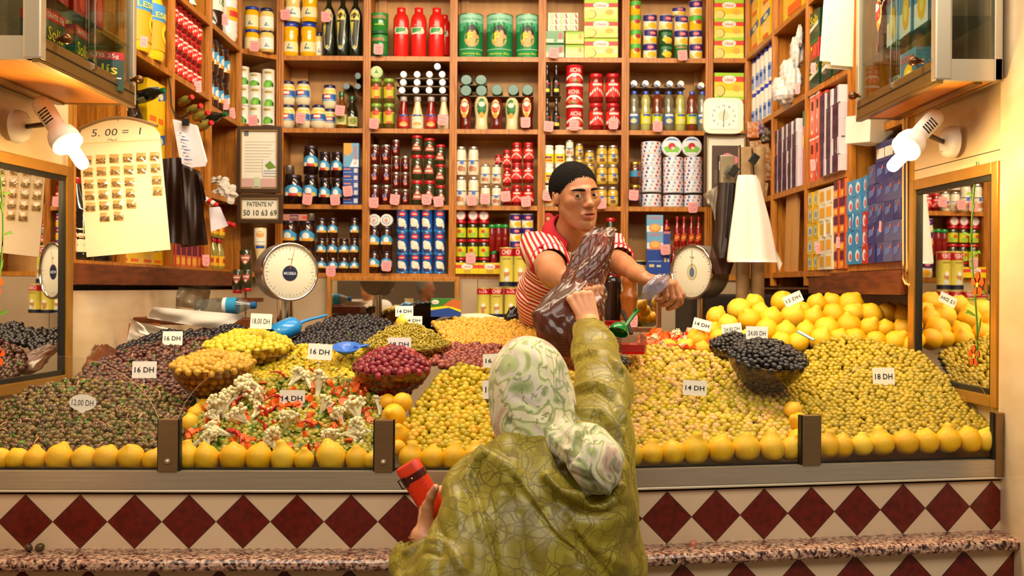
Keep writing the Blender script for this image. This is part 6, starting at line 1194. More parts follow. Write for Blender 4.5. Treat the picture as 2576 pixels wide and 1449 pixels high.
# ================================================================ people
def smin(a, b, k):
    if k <= 0: return np.minimum(a, b)
    h = np.maximum(k-np.abs(a-b), 0)/k; return np.minimum(a, b)-h*h*k*.25
class SDF:
    def __init__(s, lo, hi, h):
        s.lo = np.array(lo, float); s.h = h; s.n = np.ceil((np.array(hi)-s.lo)/h).astype(int)+1; s.D = np.full(s.n, .05, np.float32)
    def _blk(s, lo, hi):
        a = np.maximum(0, np.floor((np.array(lo)-s.lo)/s.h).astype(int)); b = np.minimum(s.n, np.ceil((np.array(hi)-s.lo)/s.h).astype(int)+1)
        if (b <= a).any(): return None, None
        g = [(s.lo[i]+s.h*np.arange(a[i], b[i])).astype(np.float32) for i in range(3)]; return tuple(slice(a[i], b[i]) for i in range(3)), np.meshgrid(*g, indexing='ij')
    def _ap(s, lo, hi, fn, k, sub):
        m = max(.045, k); sl, G = s._blk(np.array(lo)-m, np.array(hi)+m)
        if sl is None: return s
        d = fn(*G).astype(np.float32)
        s.D[sl] = -smin(-s.D[sl], d, k) if sub else smin(s.D[sl], d, k); return s
    def cone(s, a, b, ra, rb, k=.02, sub=False):
        a = np.array(a, float); b = np.array(b, float); d = b-a; L = max(1e-9, d @ d); R = max(ra, rb)
        def fn(x, y, z):
            t = np.clip(((x-a[0])*d[0]+(y-a[1])*d[1]+(z-a[2])*d[2])/L, 0, 1)
            return np.sqrt((x-a[0]-t*d[0])**2+(y-a[1]-t*d[1])**2+(z-a[2]-t*d[2])**2)-(ra+(rb-ra)*t)
        return s._ap(np.minimum(a, b)-R, np.maximum(a, b)+R, fn, k, sub)
    def ell(s, c, r, k=.02, R=None, sub=False):
        c = np.array(c, float); r = np.array(r, float); M = np.array(R if R is not None else Matrix.Identity(3)); mx = r.max()
        def fn(x, y, z):
            x, y, z = x-c[0], y-c[1], z-c[2]; q = [M[0, i]*x+M[1, i]*y+M[2, i]*z for i in range(3)]
            k0 = np.sqrt(sum((q[i]/r[i])**2 for i in range(3))); k1 = np.sqrt(sum((q[i]/r[i]**2)**2 for i in range(3)))+1e-6
            return k0*(k0-1)/k1
        return s._ap(c-mx, c+mx, fn, k, sub)
    def chain(s, pts, k=.02):
        for (a, ra), (b, rb) in zip(pts, pts[1:]): s.cone(a, b, ra, rb, k)
        return s
    def mesh(s, it=2):
        D = s.D; S = D < 0; nx, ny, nz = D.shape; c = np.zeros((nx-1, ny-1, nz-1), np.uint8)
        cor = [(i, j, k) for i in (0, 1) for j in (0, 1) for k in (0, 1)]
        for i, j, k in cor: c += S[i:nx-1+i, j:ny-1+j, k:nz-1+k]
        act = np.argwhere((c > 0) & (c < 8)); idx = np.full(c.shape, -1, np.int32); idx[tuple(act.T)] = np.arange(len(act))
        v = {q: D[act[:, 0]+q[0], act[:, 1]+q[1], act[:, 2]+q[2]] for q in cor}; acc = np.zeros((len(act), 3)); cnt = np.zeros(len(act))
        for a in cor:
            for ax in range(3):
                if a[ax]: continue
                b = list(a); b[ax] = 1; b = tuple(b); m = (v[a] < 0) != (v[b] < 0); t = np.where(m, v[a]/(v[a]-v[b]+1e-12), 0)
                p = np.tile(np.array(a, float), (len(act), 1)); p[:, ax] = t; acc += p*m[:, None]; cnt += m
        V = (act+acc/cnt[:, None])*s.h+s.lo; Q = []
        for ax in range(3):
            o = [0, 0, 0]; o[ax] = 1; e = [slice(1, n-1) for n in D.shape]; A = S[tuple(e)]; e2 = list(e); e2[ax] = slice(2, D.shape[ax]); B_ = S[tuple(e2)]
            w = np.argwhere(A != B_)+1; fl = S[tuple(w.T)]; u, t = [(1, 2), (2, 0), (0, 1)][ax]; q = []
            for du, dt in ((1, 1), (0, 1), (0, 0), (1, 0)): g = w.copy(); g[:, u] -= du; g[:, t] -= dt; q.append(idx[tuple(g.T)])
            q = np.stack(q, 1); q = q[(q >= 0).all(1)] if (q < 0).any() else q; fl = fl[:len(q)]; q[~fl] = q[~fl][:, ::-1]; Q.append(q)
        Q = np.concatenate(Q)
        for _ in range(it):
            A_ = np.zeros_like(V); n = np.zeros(len(V))
            for i in range(4):
                for j in (1, 3): np.add.at(A_, Q[:, i], V[Q[:, (i+j) % 4]]); np.add.at(n, Q[:, i], 1)
            V = V*.5+.5*A_/np.maximum(n, 1)[:, None]
        return main_piece(V, Q)
def vnorm(V, Q):
    n = np.cross(V[Q[:, 2]]-V[Q[:, 0]], V[Q[:, 3]]-V[Q[:, 1]]); N_ = np.zeros_like(V)
    for i in range(4): np.add.at(N_, Q[:, i], n)
    return N_/(np.linalg.norm(N_, axis=1)[:, None]+1e-12)
def polyd(p, L):
    d = np.full(len(p), 1e9)
    for a, b in zip(L, L[1:]):
        a = np.array(a, float); b = np.array(b, float); ab = b-a; t = np.clip(((p-a) @ ab)/(ab @ ab), 0, 1); d = np.minimum(d, np.linalg.norm(p-a-t[:, None]*ab, axis=1))
    return d
def folds(V, Q, strokes):
    """sculpt cloth folds: strokes (polyline in photo pixels on the near side, amplitude m, half-width px)"""
    N_ = vnorm(V, Q); px = proj(V); f = np.clip(-N_[:, 1]*2.5, 0, 1); d = np.zeros(len(V))
    for L, amp, w in strokes:
        if w > 0: d += amp*np.exp(-(polyd(px, L)/w)**2)
        else:                                        # a layer edge: everything to the right of the line stands proud
            L = np.array(L, float); best = np.full(len(px), 1e9); sg = np.zeros(len(px))
            for a, b in zip(L, L[1:]):
                ab = b-a; t = np.clip(((px-a) @ ab)/(ab @ ab), 0, 1); r = px-a-t[:, None]*ab; q = np.linalg.norm(r, axis=1); s_ = ab[0]*r[:, 1]-ab[1]*r[:, 0]; m = q < best; best[m] = q[m]; sg[m] = np.sign(s_[m])
            d += amp/(1+np.exp(np.clip(sg*best/w*-1, -30, 30)*-1))*(px[:, 1] > L[0][1])*1.0
    return V+N_*(d*f)[:, None]
def main_piece(V, Q, frac=.04):
    n = len(V); L_ = np.arange(n)
    while True:
        m = L_[Q].min(1); o = L_.copy()
        for i in range(4): np.minimum.at(L_, Q[:, i], m)
        L_ = L_[L_]; L_ = L_[L_]
        if (L_ == o).all(): break
    u, c = np.unique(L_, return_counts=True)
    if len(u) > 1: print('PIECES', c.tolist(), [V[L_ == k].mean(0).round(2).tolist() for k in u])
    keep = np.isin(L_, u[c > frac*n]); ix = np.cumsum(keep)-1; return V[keep], ix[Q[keep[Q[:, 0]]]]
def attr(me, name, vals): a = me.attributes.new(name, 'FLOAT', 'POINT'); a.data.foreach_set('value', np.asarray(vals, np.float32))
def pmesh(name, V, Q, m, parent, at_=None, **k):
    V = np.asarray(V, float); o3 = np.array(wm(parent).translation) if parent else V.mean(0); me = npmesh(name, V-o3, Q, m)
    for n_, v in (at_ or {}).items(): attr(me, n_, v)
    o = link(name, me, parent, **k)
    if not parent: o.location = o3
    return o
def hand_caps(wr, d, back, thumb_side, curls, thumb, s=1.0, spread=.04):
    """wrist point, direction of the palm, direction the back of the hand faces; curls = 4 x (joint angles) index..little; thumb = 3 directions (lateral, forward, palmar)"""
    y = Vector(d).normalized(); z = Vector(back); z = (z-y*z.dot(y)).normalized(); x = y.cross(z)*thumb_side; w = Vector(wr); out = []
    Ls = [(.044, .026, .022), (.048, .030, .023), (.044, .028, .022), (.035, .021, .019)]; X = [.029, .0095, -.010, -.028]; K_ = [.088, .092, .087, .079]; rr = [.0088, .009, .0086, .0076]
    for i in range(4):
        a = w+(x*X[i]*.55+y*.012)*s; b = w+(x*X[i]+y*K_[i])*s; out.append((a, b, .0145*s, .0115*s)); p = b; ang = 0; sp = spread*(1.5-i)
        for j in range(3):
            ang += curls[i][j]; dd = (y*math.cos(ang)-z*math.sin(ang)+x*sp*math.cos(ang)).normalized(); q = p+dd*Ls[i][j]*s; out.append((p, q, (rr[i]+.0012*(2-j)*.6)*s, (rr[i]+.0006*(1-j))*s)); p = q
    p = w+(x*.022+y*.02-z*.006)*s; out.append((w+y*.005*s, p, .016*s, .0165*s))
    for (lx, fy, pz), L, r in zip(thumb, (.042, .034, .027), (.0150, .0115, .0100)):
        dd = (x*lx+y*fy-z*pz).normalized(); q = p+dd*L*s; out.append((p, q, r*s, (r-.0018)*s)); p = q
    return out
def skin_mat(name, c, dark, lip):
    m = mat(name, c, .42, noise=.35, nscale=35, dark=dark, sss=.12, bump=.12, bscale=500); nt = m.node_tree; N = nt.nodes.new; L = nt.links.new; b = nt.nodes['Principled BSDF']; src = b.inputs['Base Color'].links[0].from_socket
    for at, col in (('lip', lip), ('stubble_shade', '#4A2C1C')):
        a = N('ShaderNodeAttribute'); a.attribute_name = at; mx = N('ShaderNodeMix'); mx.data_type = 'RGBA'; L(a.outputs['Fac'], mx.inputs[0]); L(src, mx.inputs[6]); mx.inputs[7].default_value = (*lin(col), 1); src = mx.outputs[2]
    L(src, b.inputs['Base Color']); return m
SKM = skin_mat('tan_skin', '#B07450', '#96603C', '#A04A40'); SKW = skin_mat('fair_skin', '#D9986A', '#CC8460', '#B05A48')
HAIR = mat('black_hair', '#0C0907', .85, spec=.15, noise=.5, nscale=300, dark='#1E1610', bump=1.0, bscale=350)
v3 = lambda p: np.array(p, float)
# ---------------------------------------------------------------- shopkeeper
man = empty('person', P(1350, 1100, 4.05), 'man in a red and white striped polo shirt leaning over the counter', 'person')
HC_ = P(1449, 496, 3.40); HR = Matrix.Rotation(math.radians(23), 3, 'Z') @ Matrix.Rotation(math.radians(-6), 3, 'Y') @ Matrix.Rotation(math.radians(2), 3, 'X')
hp = lambda x, y, z: HC_+HR @ Vector((x, y, z))
def head(S, hp, HR, bald=False):
    e = lambda c, r, k=.012, sub=False, rot=None: S.ell(hp(*c), r, k, (HR @ rot) if rot is not None else HR, sub)
    e((0, .018, .034), (.073, .090, .080)); e((0, -.022, -.012), (.061, .064, .088), .03); e((0, -.032, -.068), (.042, .045, .040), .02); e((0, -.066, -.098), (.017, .014, .014), .025)
    for s in (-1, 1):
        S.cone(hp(s*.055, .0, -.040), hp(s*.015, -.06, -.097), .011, .010, .03); e((s*.043, -.056, -.014), (.020, .018, .018), .02)
        S.cone(hp(s*.010, -.082, .021), hp(s*.044, -.066, .019), .0085, .006, .014)
        e((s*.031, -.090, .002), (.019, .014, .0125), .010, True); S.cone(hp(s*.031, -.0705, .002), hp(s*.031, -.0706, .002), .0143, .0143, .003)
        e((s*.031, -.086, .0022), (.0140, .012, .0052), .002, True)
        S.cone(hp(s*.016, -.079, .014), hp(s*.046, -.069, .010), .0028, .0022, .004)
        e((s*.0115, -.092, -.033), (.0080, .0095, .0068), .008)
    S.cone(hp(0, -.079, .016), hp(0, -.102, -.026), .0078, .0100, .014); e((0, -.103, -.029), (.0105, .0095, .0090), .008)
    for s in (-1, 1): e((s*.0062, -.098, -.0405), (.0036, .006, .003), .002, True)
    e((0, -.083, -.060), (.026, .013, .017), .012)
    S.cone(hp(-.024, -.082, -.0605), hp(-.004, -.0955, -.0555), .0036, .0058, .005); S.cone(hp(.024, -.082, -.0605), hp(.004, -.0955, -.0555), .0036, .0058, .005)
    S.cone(hp(-.016, -.087, -.0705), hp(0, -.0915, -.0715), .0050, .0066, .006); S.cone(hp(.016, -.087, -.0705), hp(0, -.0915, -.0715), .0050, .0066, .006); e((0, -.100, -.0628), (.024, .017, .0019), .0015, True)
    for s in (-1, 1):
        r = Matrix.Rotation(s*.35, 3, 'Z') @ Matrix.Rotation(-.15, 3, 'X'); e((s*.0775, .014, -.002), (.0060, .017, .028), .005, False, r); e((s*.0830, .008, .0), (.005, .009, .017), .003, True, r); e((s*.074, -.004, -.002), (.006, .008, .02), .006)
S = SDF((-.02, 2.86, 1.42), (.56, 4.12, 2.06), .0024)
head(S, hp, HR)
W = lambda x, y, Y: P(x, y, Y)
nk = W(1437, 590, 3.50); S.cone(hp(0, .030, -.055), nk, .047, .050, .02); S.cone(nk, W(1430, 660, 3.60), .060, .09, .03)
S.chain([(W(1368, 645, 3.56), .055), (W(1383, 672, 3.22), .047), (W(1392, 690, 3.17), .043), (W(1425, 705, 3.03), .034), (W(1456, 722, 2.97), .026)], .015)
S.chain([(W(1520, 632, 3.62), .044), (W(1560, 660, 3.40), .034), (W(1572, 668, 3.36), .033), (W(1600, 688, 3.22), .028), (W(1622, 700, 3.14), .022)], .015)
S.cone(W(1368, 645, 3.56), W(1520, 632, 3.62), .05, .05, .02); S.cone(W(1440, 650, 3.60), W(1400, 760, 3.92), .09, .10, .03)
HM = hand_caps(W(1456, 722, 2.97), W(1484, 728, 2.90)-W(1456, 722, 2.97), (0, -.4, 1), 1, [(1.1, 1.2, .8)]*4, [(.3, .8, .7), (0, 1, .9), (-.3, .8, .8)])
hl = W(1622, 700, 3.14); HL = hand_caps(hl, (1, -.55, -.25), (.35, -.35, .9), -1, [(.75, .9, .6), (.95, 1.0, .6), (1.1, 1.1, .6), (1.2, 1.1, .6)], [(.45, .7, .9), (.0, .7, .9), (-.2, .8, .7)])
for a, b, ra, rb in HM+HL: S.cone(a, b, ra, rb, .005)
V, Q = S.mesh(1); del S
loc = (np.array(HR).T @ (V-v3(HC_)).T).T; lx, ly, lz = loc.T; hd = (np.abs(lx) < .1) & (lz > -.13) & (lz < .13) & (ly < .03)
g = lambda c, r: np.exp(-sum(((loc[:, i]-c[i])/r[i])**2 for i in range(3)))
lip = np.clip((g((0, -.092, -.0645), (.026, .02, .0125))*1.6-.55)*2, 0, .75)*hd
skin_dark = np.clip(g((0, -.09, -.048), (.024, .03, .006))*.45+g((0, -.07, -.097), (.03, .03, .014))*.28+g((.06, -.0, -.05), (.02, .05, .04))*.14+g((-.06, -.0, -.05), (.02, .05, .04))*.22+g((.030, -.08, -.006), (.014, .03, .006))*.22+g((-.030, -.08, -.006), (.014, .03, .006))*.22, 0, .5)*hd*(lip < .1)  # beard stubble, plus socket shade painted into the skin under both eyes
pmesh('body', V, Q, SKM, man, {'lip': lip, 'stubble_shade': skin_dark})
for s in (-1, 1):                                   # eyes looking at the camera
    c = hp(s*.031, -.0706, .002); d = (Vector((0, 0, CH))-c).normalized(); q = d.to_track_quat('Z', 'Y').to_matrix(); m = MB()
    m.lathe([(.0005, -.0124)]+[(.0124*math.cos(a), .0124*math.sin(a)) for a in np.linspace(-1.4, 1.0, 10)]+[(.0073, .0101)], mat('eye_white', '#CFC0B0', .2, coat=.6), 20, c, False, q)
    m.lathe([(.0074, .0100), (.0070, .0106), (.0032, .0120)], mat('brown_iris', '#2A140A', .1, coat=1), 20, c, False, q); m.lathe([(.0031, .0120), (.0005, .0124)], mat('pupil', '#050404', .05, coat=1), 14, c, False, q); m.build('eye', man)
    m = MB(); pts = []
    for i in range(10): t = i/9; pts.append(hp(s*(.010+.039*t), -.0895+.0225*t**1.6, .0190+.0055*math.sin(t*2.2)-.003*t))
    m.tube(pts, [.0026+.0022*math.sin(min(1, t*1.6+.3)*PI*.6)*(1-t*.5) for t in np.linspace(0, 1, 10)], HAIR, 8); m.build('eyebrow', man)
S = SDF(tuple(HC_-Vector((.12, .13, .09))), tuple(HC_+Vector((.12, .14, .14))), .0026)
S.ell(hp(0, .020, .036), (.0795, .0955, .0875), .01, HR); S.ell(hp(0, -.108, -.016), (.066, .080, .083), .006, HR, True)
S.ell(hp(0, -.02, -.062), (.09, .10, .050), .01, HR @ Matrix.Rotation(-.42, 3, 'X'), True); S.ell(hp(.078, .004, -.012), (.024, .030, .034), .004, HR, True); S.ell(hp(-.078, .004, -.012), (.024, .030, .034), .004, HR, True)
V, Q = S.mesh(1); pmesh('hair', V+vnorm(V, Q)*RNG.normal(0, .0008, (len(V), 1)), Q, HAIR, man, label='short cropped black hair')
# striped polo shirt
def stripes(name, a, b):
    m = bpy.data.materials.new(name); m.use_nodes = True; nt = m.node_tree; N = nt.nodes.new; L = nt.links.new; at = N('ShaderNodeAttribute'); at.attribute_name = 'stripe'
    f = N('ShaderNodeMath'); f.operation = 'FRACT'; L(at.outputs['Fac'], f.inputs[0]); g_ = N('ShaderNodeMapRange'); g_.inputs[1].default_value = .46; g_.inputs[2].default_value = .54; L(f.outputs[0], g_.inputs[0])
    mx = N('ShaderNodeMix'); mx.data_type = 'RGBA'; L(g_.outputs[0], mx.inputs[0]); mx.inputs[6].default_value = (*lin(a), 1); mx.inputs[7].default_value = (*lin(b), 1); L(mx.outputs[2], nt.nodes['Principled BSDF'].inputs[0]); nt.nodes['Principled BSDF'].inputs['Roughness'].default_value = .85; return m
STR = stripes('red_white_jersey', '#B80C18', '#E6D2BC'); REDC = mat('red_collar', '#B90F24', .8, bump=.2, bscale=300)
S = SDF((-.04, 3.2, 1.0), (.52, 4.30, 1.80), .0042)
sh1, sh2 = W(1362, 622, 3.58), W(1522, 618, 3.64)
S.cone(sh1, sh2, .066, .060, .04); S.cone(W(1426, 582, 3.57), sh1, .050, .060, .05); S.cone(W(1470, 588, 3.58), sh2, .045, .055, .05); S.cone(W(1415, 640, 3.60), W(1380, 745, 3.84), .112, .118, .05); S.cone(W(1470, 640, 3.64), W(1440, 750, 3.86), .100, .105, .05)
S.cone(W(1385, 745, 3.84), W(1375, 850, 4.05), .118, .12, .05); S.cone(W(1440, 750, 3.86), W(1430, 850, 4.05), .105, .11, .05); S.cone(W(1375, 850, 4.05), W(1400, 1000, 4.1), .12, .13, .05)
S.cone(nk, W(1435, 640, 3.6), .062, .09, .05); S.cone(sh1, W(1384, 658, 3.32), .066, .066, .03); S.cone(sh2, W(1552, 652, 3.47), .062, .058, .03)
S.cone(W(1382, 662, 3.37), W(1400, 690, 3.05), .056, .056, .004, True); S.cone(W(1550, 652, 3.50), W(1580, 676, 3.30), .050, .050, .004, True)
S.cone(hp(0, .02, -.05), nk+Vector((0, 0, -.01)), .058, .060, .006, True); S.cone(nk+Vector((.0, -.06, -.0)), W(1456, 655, 3.42), .035, .012, .006, True)
V, Q = S.mesh(2)
V = folds(V, Q, [([(1345, 600), (1375, 640), (1400, 700)], -.010, 6), ([(1330, 640), (1320, 700), (1330, 760)], .006, 7), ([(1440, 660), (1410, 690), (1400, 740)], .007, 8), ([(1310, 690), (1350, 720), (1400, 725)], -.007, 6), ([(1305, 735), (1350, 760), (1400, 765)], -.006, 6), ([(1312, 660), (1345, 690)], -.006, 5), ([(1390, 600), (1350, 612), (1325, 640)], .004, 6)])
ax = np.array([-.15, .40, -.90]); ax /= np.linalg.norm(ax); st = ((V-v3(nk)) @ ax)/.0175
for a_, b_ in ((sh1, W(1384, 658, 3.32)), (sh2, W(1552, 652, 3.47))):
    a_ = v3(a_); b_ = v3(b_); d = b_-a_; d /= np.linalg.norm(d); t = (V-a_) @ d; dist = np.linalg.norm(V-a_-np.clip(t, 0, .3)[:, None]*d, axis=1); side_ = -1 if a_[0] < .2 else 1
    w_ = (t > -.045) & (dist < .095); st = np.where(w_, (V[:, 0]*.93*side_*-1+V[:, 2]*.32)/.0165, st)
st2 = (V[:, 0]*(-.9)+V[:, 1]*.5)/.0165; N_ = vnorm(V, Q)
pmesh('polo_shirt', V, Q, STR, man, {'stripe': st})
m = MB(); n = 36; up = (hp(0, .03, -.05)-nk).normalized(); cen = nk+up*.022; ex = Vector((1, .25, 0)).normalized(); ey = up.cross(ex).normalized(); rows = []
for i in range(n+1):
    t = i/n; a = -PI/2+.42+(2*PI-.84)*t; f = 1-abs(2*t-1); dv = ex*math.cos(a)+ey*math.sin(a); drop = .018+.034*(1-f)**2
    rows.append([cen+dv*.064-up*(.012+.04*(1-f)**3), cen+dv*(.062)+up*(.022-.03*(1-f)**2.5), cen+dv*.067+up*(.025-.03*(1-f)**2.5), cen+dv*(.098+.016*(1-f))-up*(drop), cen+dv*(.095+.016*(1-f))-up*(drop+.003)])
m.sheet(rows, REDC); m.build('collar', man, label='plain red shirt collar')
for a_, b_, r in ((W(1378, 650, 3.40), W(1385, 660, 3.31), .0665), (W(1547, 648, 3.50), W(1553, 653, 3.465), .060)):
    d = (Vector(b_)-Vector(a_)).normalized(); q = d.to_track_quat('Z', 'Y').to_matrix(); MB().lathe([(r-.002, -.012), (r, -.006), (r, .006), (r-.004, .009), (r-.008, .004)], REDC, 32, b_, False, q).build('sleeve_cuff', man)
MB().prism([W(1452, 655, 3.415), W(1466, 648, 3.42), W(1492, 700, 3.50), W(1480, 708, 3.50)], (0, .004, 0), REDC).build('button_placket', man)
S = SDF((0, 3.8, 0), (.55, 4.4, 1.3), .012)
for dx in (-.07, .08): S.chain([(W(1400, 940, 4.1)+Vector((dx, 0, 0)), .11), (Vector((.22+dx*1.4, 4.1, .5)), .08), (Vector((.22+dx*1.6, 4.1, .06)), .06)], .04)
V, Q = S.mesh(2); pmesh('trousers', V, Q, mat('dark_denim', '#1E2230', .8), man)
# ---------------------------------------------------------------- plastic bags in the hands
BAGM = thin_glass('brown_film', '#BC8E78', 1.2, .26, .22, '#7A4830')
def crumple(path, m, name, label, cat, seg=40, amp=.012, seed=1, fl=.6, flop=()):
    r = np.random.default_rng(seed); ph = r.uniform(0, 6.28, 12); n = len(path); rings = []
    T = np.linspace(0, n-1, n*9)
    for t in T:
        i = min(int(t), n-2); f = t-i; c = Vector(path[i][0]).lerp(Vector(path[i+1][0]), f); rr = path[i][1]*(1-f)+path[i+1][1]*f; ring = []
        for k in range(seg):
            a = 2*PI*k/seg; w_ = 1+amp/rr*.9*(math.sin(3*a+ph[0]+t*.9)+.8*abs(math.sin(4*a+ph[1]-t*1.7))+.7*abs(math.sin(7*a+ph[2]+2.2*t+math.sin(t*2)))+.5*abs(math.sin(11*a+ph[3]-3*t)))*.6
            ring.append(c+Vector((math.cos(a)*rr*w_, math.sin(a)*rr*w_*fl, .004*math.sin(4*a+t*3))))
        ring.append(ring[0]); rings.append(ring)
    mb = MB(); mb.sheet(rings, m); c = sum((Vector(p) for p, _ in path), Vector())/n; return tag(mb.build(name, loc=c), label, cat)
crumple([(W(1524, 574, 3.00), .012), (W(1512, 592, 2.98), .028), (W(1502, 625, 2.97), .041), (W(1484, 668, 2.95), .044), (W(1462, 708, 2.93), .046), (W(1440, 750, 2.90), .078), (W(1420, 790, 2.87), .088), (W(1430, 840, 2.85), .074), (W(1445, 890, 2.84), .05), (W(1455, 930, 2.84), .012)], BAGM, 'plastic_bag', 'crumpled translucent brown plastic bag passed between the man and the woman', 'bag', 96, .017)
crumple([(W(1668, 690, 3.06), .008), (W(1660, 702, 3.06), .022), (W(1650, 715, 3.06), .028), (W(1640, 735, 3.06), .026), (W(1628, 752, 3.07), .020)], thin_glass('clear_film', '#D8D4E4', 2.5, .15, .25, '#D8D0E0'), 'plastic_bag', 'small clear plastic bag in the left hand of the man', 'bag', 26, .007, 3)
# ---------------------------------------------------------------- customer seen from behind
wom = empty('person', (.15, 2.2, 0), 'woman seen from behind in a green patterned hooded robe reaching over the counter', 'person')
def damask():
    m = bpy.data.materials.new('olive_damask'); m.use_nodes = True; nt = m.node_tree; N = nt.nodes.new; L = nt.links.new; b = nt.nodes['Principled BSDF']; tc = N('ShaderNodeTexCoord')
    nz = N('ShaderNodeTexNoise'); nz.inputs['Scale'].default_value = 9; L(tc.outputs['Object'], nz.inputs[0]); sc = N('ShaderNodeVectorMath'); sc.operation = 'MULTIPLY_ADD'; sc.inputs[1].default_value = (.07, .07, .07); L(nz.outputs['Color'], sc.inputs[0]); L(tc.outputs['Object'], sc.inputs[2])
    ds = []
    for s in (13, 18.7, 27.3):
        v = N('ShaderNodeTexVoronoi'); v.feature = 'DISTANCE_TO_EDGE'; v.inputs['Scale'].default_value = s; L(sc.outputs[0], v.inputs['Vector']); r = N('ShaderNodeMapRange'); r.inputs[1].default_value = .008; r.inputs[2].default_value = .030; L(v.outputs['Distance'], r.inputs[0]); ds.append(r.outputs[0])
    m0 = N('ShaderNodeMath'); m0.operation = 'MINIMUM'; L(ds[0], m0.inputs[0]); L(ds[1], m0.inputs[1]); mn = N('ShaderNodeMath'); mn.operation = 'MINIMUM'; L(m0.outputs[0], mn.inputs[0]); L(ds[2], mn.inputs[1])
    vc = N('ShaderNodeTexVoronoi'); vc.inputs['Scale'].default_value = 24; L(sc.outputs[0], vc.inputs['Vector']); sp = N('ShaderNodeSeparateColor'); L(vc.outputs['Color'], sp.inputs[0])
    m1 = N('ShaderNodeMix'); m1.data_type = 'RGBA'; L(sp.outputs[0], m1.inputs[0]); m1.inputs[6].default_value = (*lin('#746212'), 1); m1.inputs[7].default_value = (*lin('#958628'), 1)
    m2 = N('ShaderNodeMix'); m2.data_type = 'RGBA'; L(mn.outputs[0], m2.inputs[0]); m2.inputs[6].default_value = (*lin('#665610'), 1); L(m1.outputs[2], m2.inputs[7]); L(m2.outputs[2], b.inputs['Base Color'])
    rr = N('ShaderNodeMapRange'); rr.inputs[3].default_value = .5; rr.inputs[4].default_value = .38; L(mn.outputs[0], rr.inputs[0]); L(rr.outputs[0], b.inputs['Roughness']); b.inputs['Sheen Weight'].default_value = .35; b.inputs['Sheen Tint'].default_value = (*lin('#C8B850'), 1); b.inputs['Specular IOR Level'].default_value = .45
    bp = N('ShaderNodeBump'); bp.inputs['Strength'].default_value = .06; bp.inputs['Distance'].default_value = .001; L(mn.outputs[0], bp.inputs['Height']); L(bp.outputs[0], b.inputs['Normal']); return m
def scarfm():
    m = bpy.data.materials.new('printed_scarf'); m.use_nodes = True; nt = m.node_tree; N = nt.nodes.new; L = nt.links.new; b = nt.nodes['Principled BSDF']; tc = N('ShaderNodeTexCoord')
    n1 = N('ShaderNodeTexNoise'); n1.inputs['Scale'].default_value = 5.5; n1.inputs['Detail'].default_value = 1.5; n1.inputs['Distortion'].default_value = 2.6; L(tc.outputs['Object'], n1.inputs[0]); cr = N('ShaderNodeValToRGB'); cr.color_ramp.interpolation = 'EASE'; e = cr.color_ramp.elements; L(n1.outputs[0], cr.inputs[0])
    cs = [(.30, '#C09C84'), (.38, '#DCCBA8'), (.44, '#DED2A4'), (.465, '#98985E'), (.50, '#CCCB94'), (.56, '#D2BFB0'), (.60, '#A8AE74'), (.66, '#8A935C'), (.72, '#CDBBAA')]
    for i, (p, h) in enumerate(cs):
        if i > 1: e.new(p)
        e[i].position = p; e[i].color = (*lin(h), 1)
    n2 = N('ShaderNodeTexNoise'); n2.inputs['Scale'].default_value = 16; n2.inputs['Detail'].default_value = 2; n2.inputs['Distortion'].default_value = 3.5; L(tc.outputs['Object'], n2.inputs[0]); r = N('ShaderNodeMapRange'); r.inputs[1].default_value = .60; r.inputs[2].default_value = .63; r.inputs[4].default_value = .75; L(n2.outputs[0], r.inputs[0])
    mx = N('ShaderNodeMix'); mx.data_type = 'RGBA'; L(r.outputs[0], mx.inputs[0]); L(cr.outputs[0], mx.inputs[6]); mx.inputs[7].default_value = (*lin('#76804E'), 1); L(mx.outputs[2], b.inputs['Base Color']); b.inputs['Roughness'].default_value = .75; b.inputs['Sheen Weight'].default_value = .2
    n3 = N('ShaderNodeTexNoise'); n3.inputs['Scale'].default_value = 700; L(tc.outputs['Object'], n3.inputs[0]); bp = N('ShaderNodeBump'); bp.inputs['Strength'].default_value = .15; bp.inputs['Distance'].default_value = .001; L(n3.outputs[0], bp.inputs['Height']); L(bp.outputs[0], b.inputs['Normal']); return m
DAM, SCF = damask(), scarfm()
# body: head, neck, arms, hands in one surface
S = SDF((-.35, 1.98, .72), (.42, 3.02, 1.70), .0028)
hc = W(1335, 1000, 2.36); wr_l = W(1062, 1350, 2.285); wr_r = W(1486, 812, 2.80)
S.ell(hc, (.08, .098, .11), .02); S.cone(hc, W(1370, 1200, 2.30), .055, .065, .03)
S.cone(W(1200, 1240, 2.27), W(1500, 1190, 2.30), .05, .05, .02); S.chain([(W(1195, 1240, 2.27), .05), (W(1135, 1465, 2.13), .042), (W(1105, 1400, 2.27), .034), (wr_l, .0275)], .012)
S.chain([(W(1500, 1190, 2.30), .05), (W(1530, 985, 2.48), .042), (W(1500, 880, 2.66), .034), (wr_r, .026)], .012)
S.cone(W(1370, 1230, 2.29), W(1350, 1440, 2.27), .10, .12, .04)
hL = hand_caps(wr_l, (-.02, .80, .56), (-1, -.1, .12), 1, [(.9, 1.1, .7), (1.0, 1.1, .7), (1.05, 1.1, .7), (1.1, 1.1, .7)], [(.80, .25, -.05), (.88, .02, .12), (.88, -.05, .20)], 1.05, .02)
hR = hand_caps(wr_r, W(1462, 752, 2.82)-wr_r, (-.35, -1, .5), -1, [(1.25, 1.5, .9), (1.3, 1.5, .9), (1.3, 1.5, .9), (1.3, 1.5, .9)], [(.3, .8, .8), (-.4, .6, .9), (-.8, .3, .5)], .98, .02)
for a, b, ra, rb in hL+hR: S.cone(a, b, ra, rb, .006)
V, Q = S.mesh(1); z = np.zeros(len(V)); pmesh('body', V, Q, SKW, wom, {'lip': z, 'stubble_shade': z}); del S
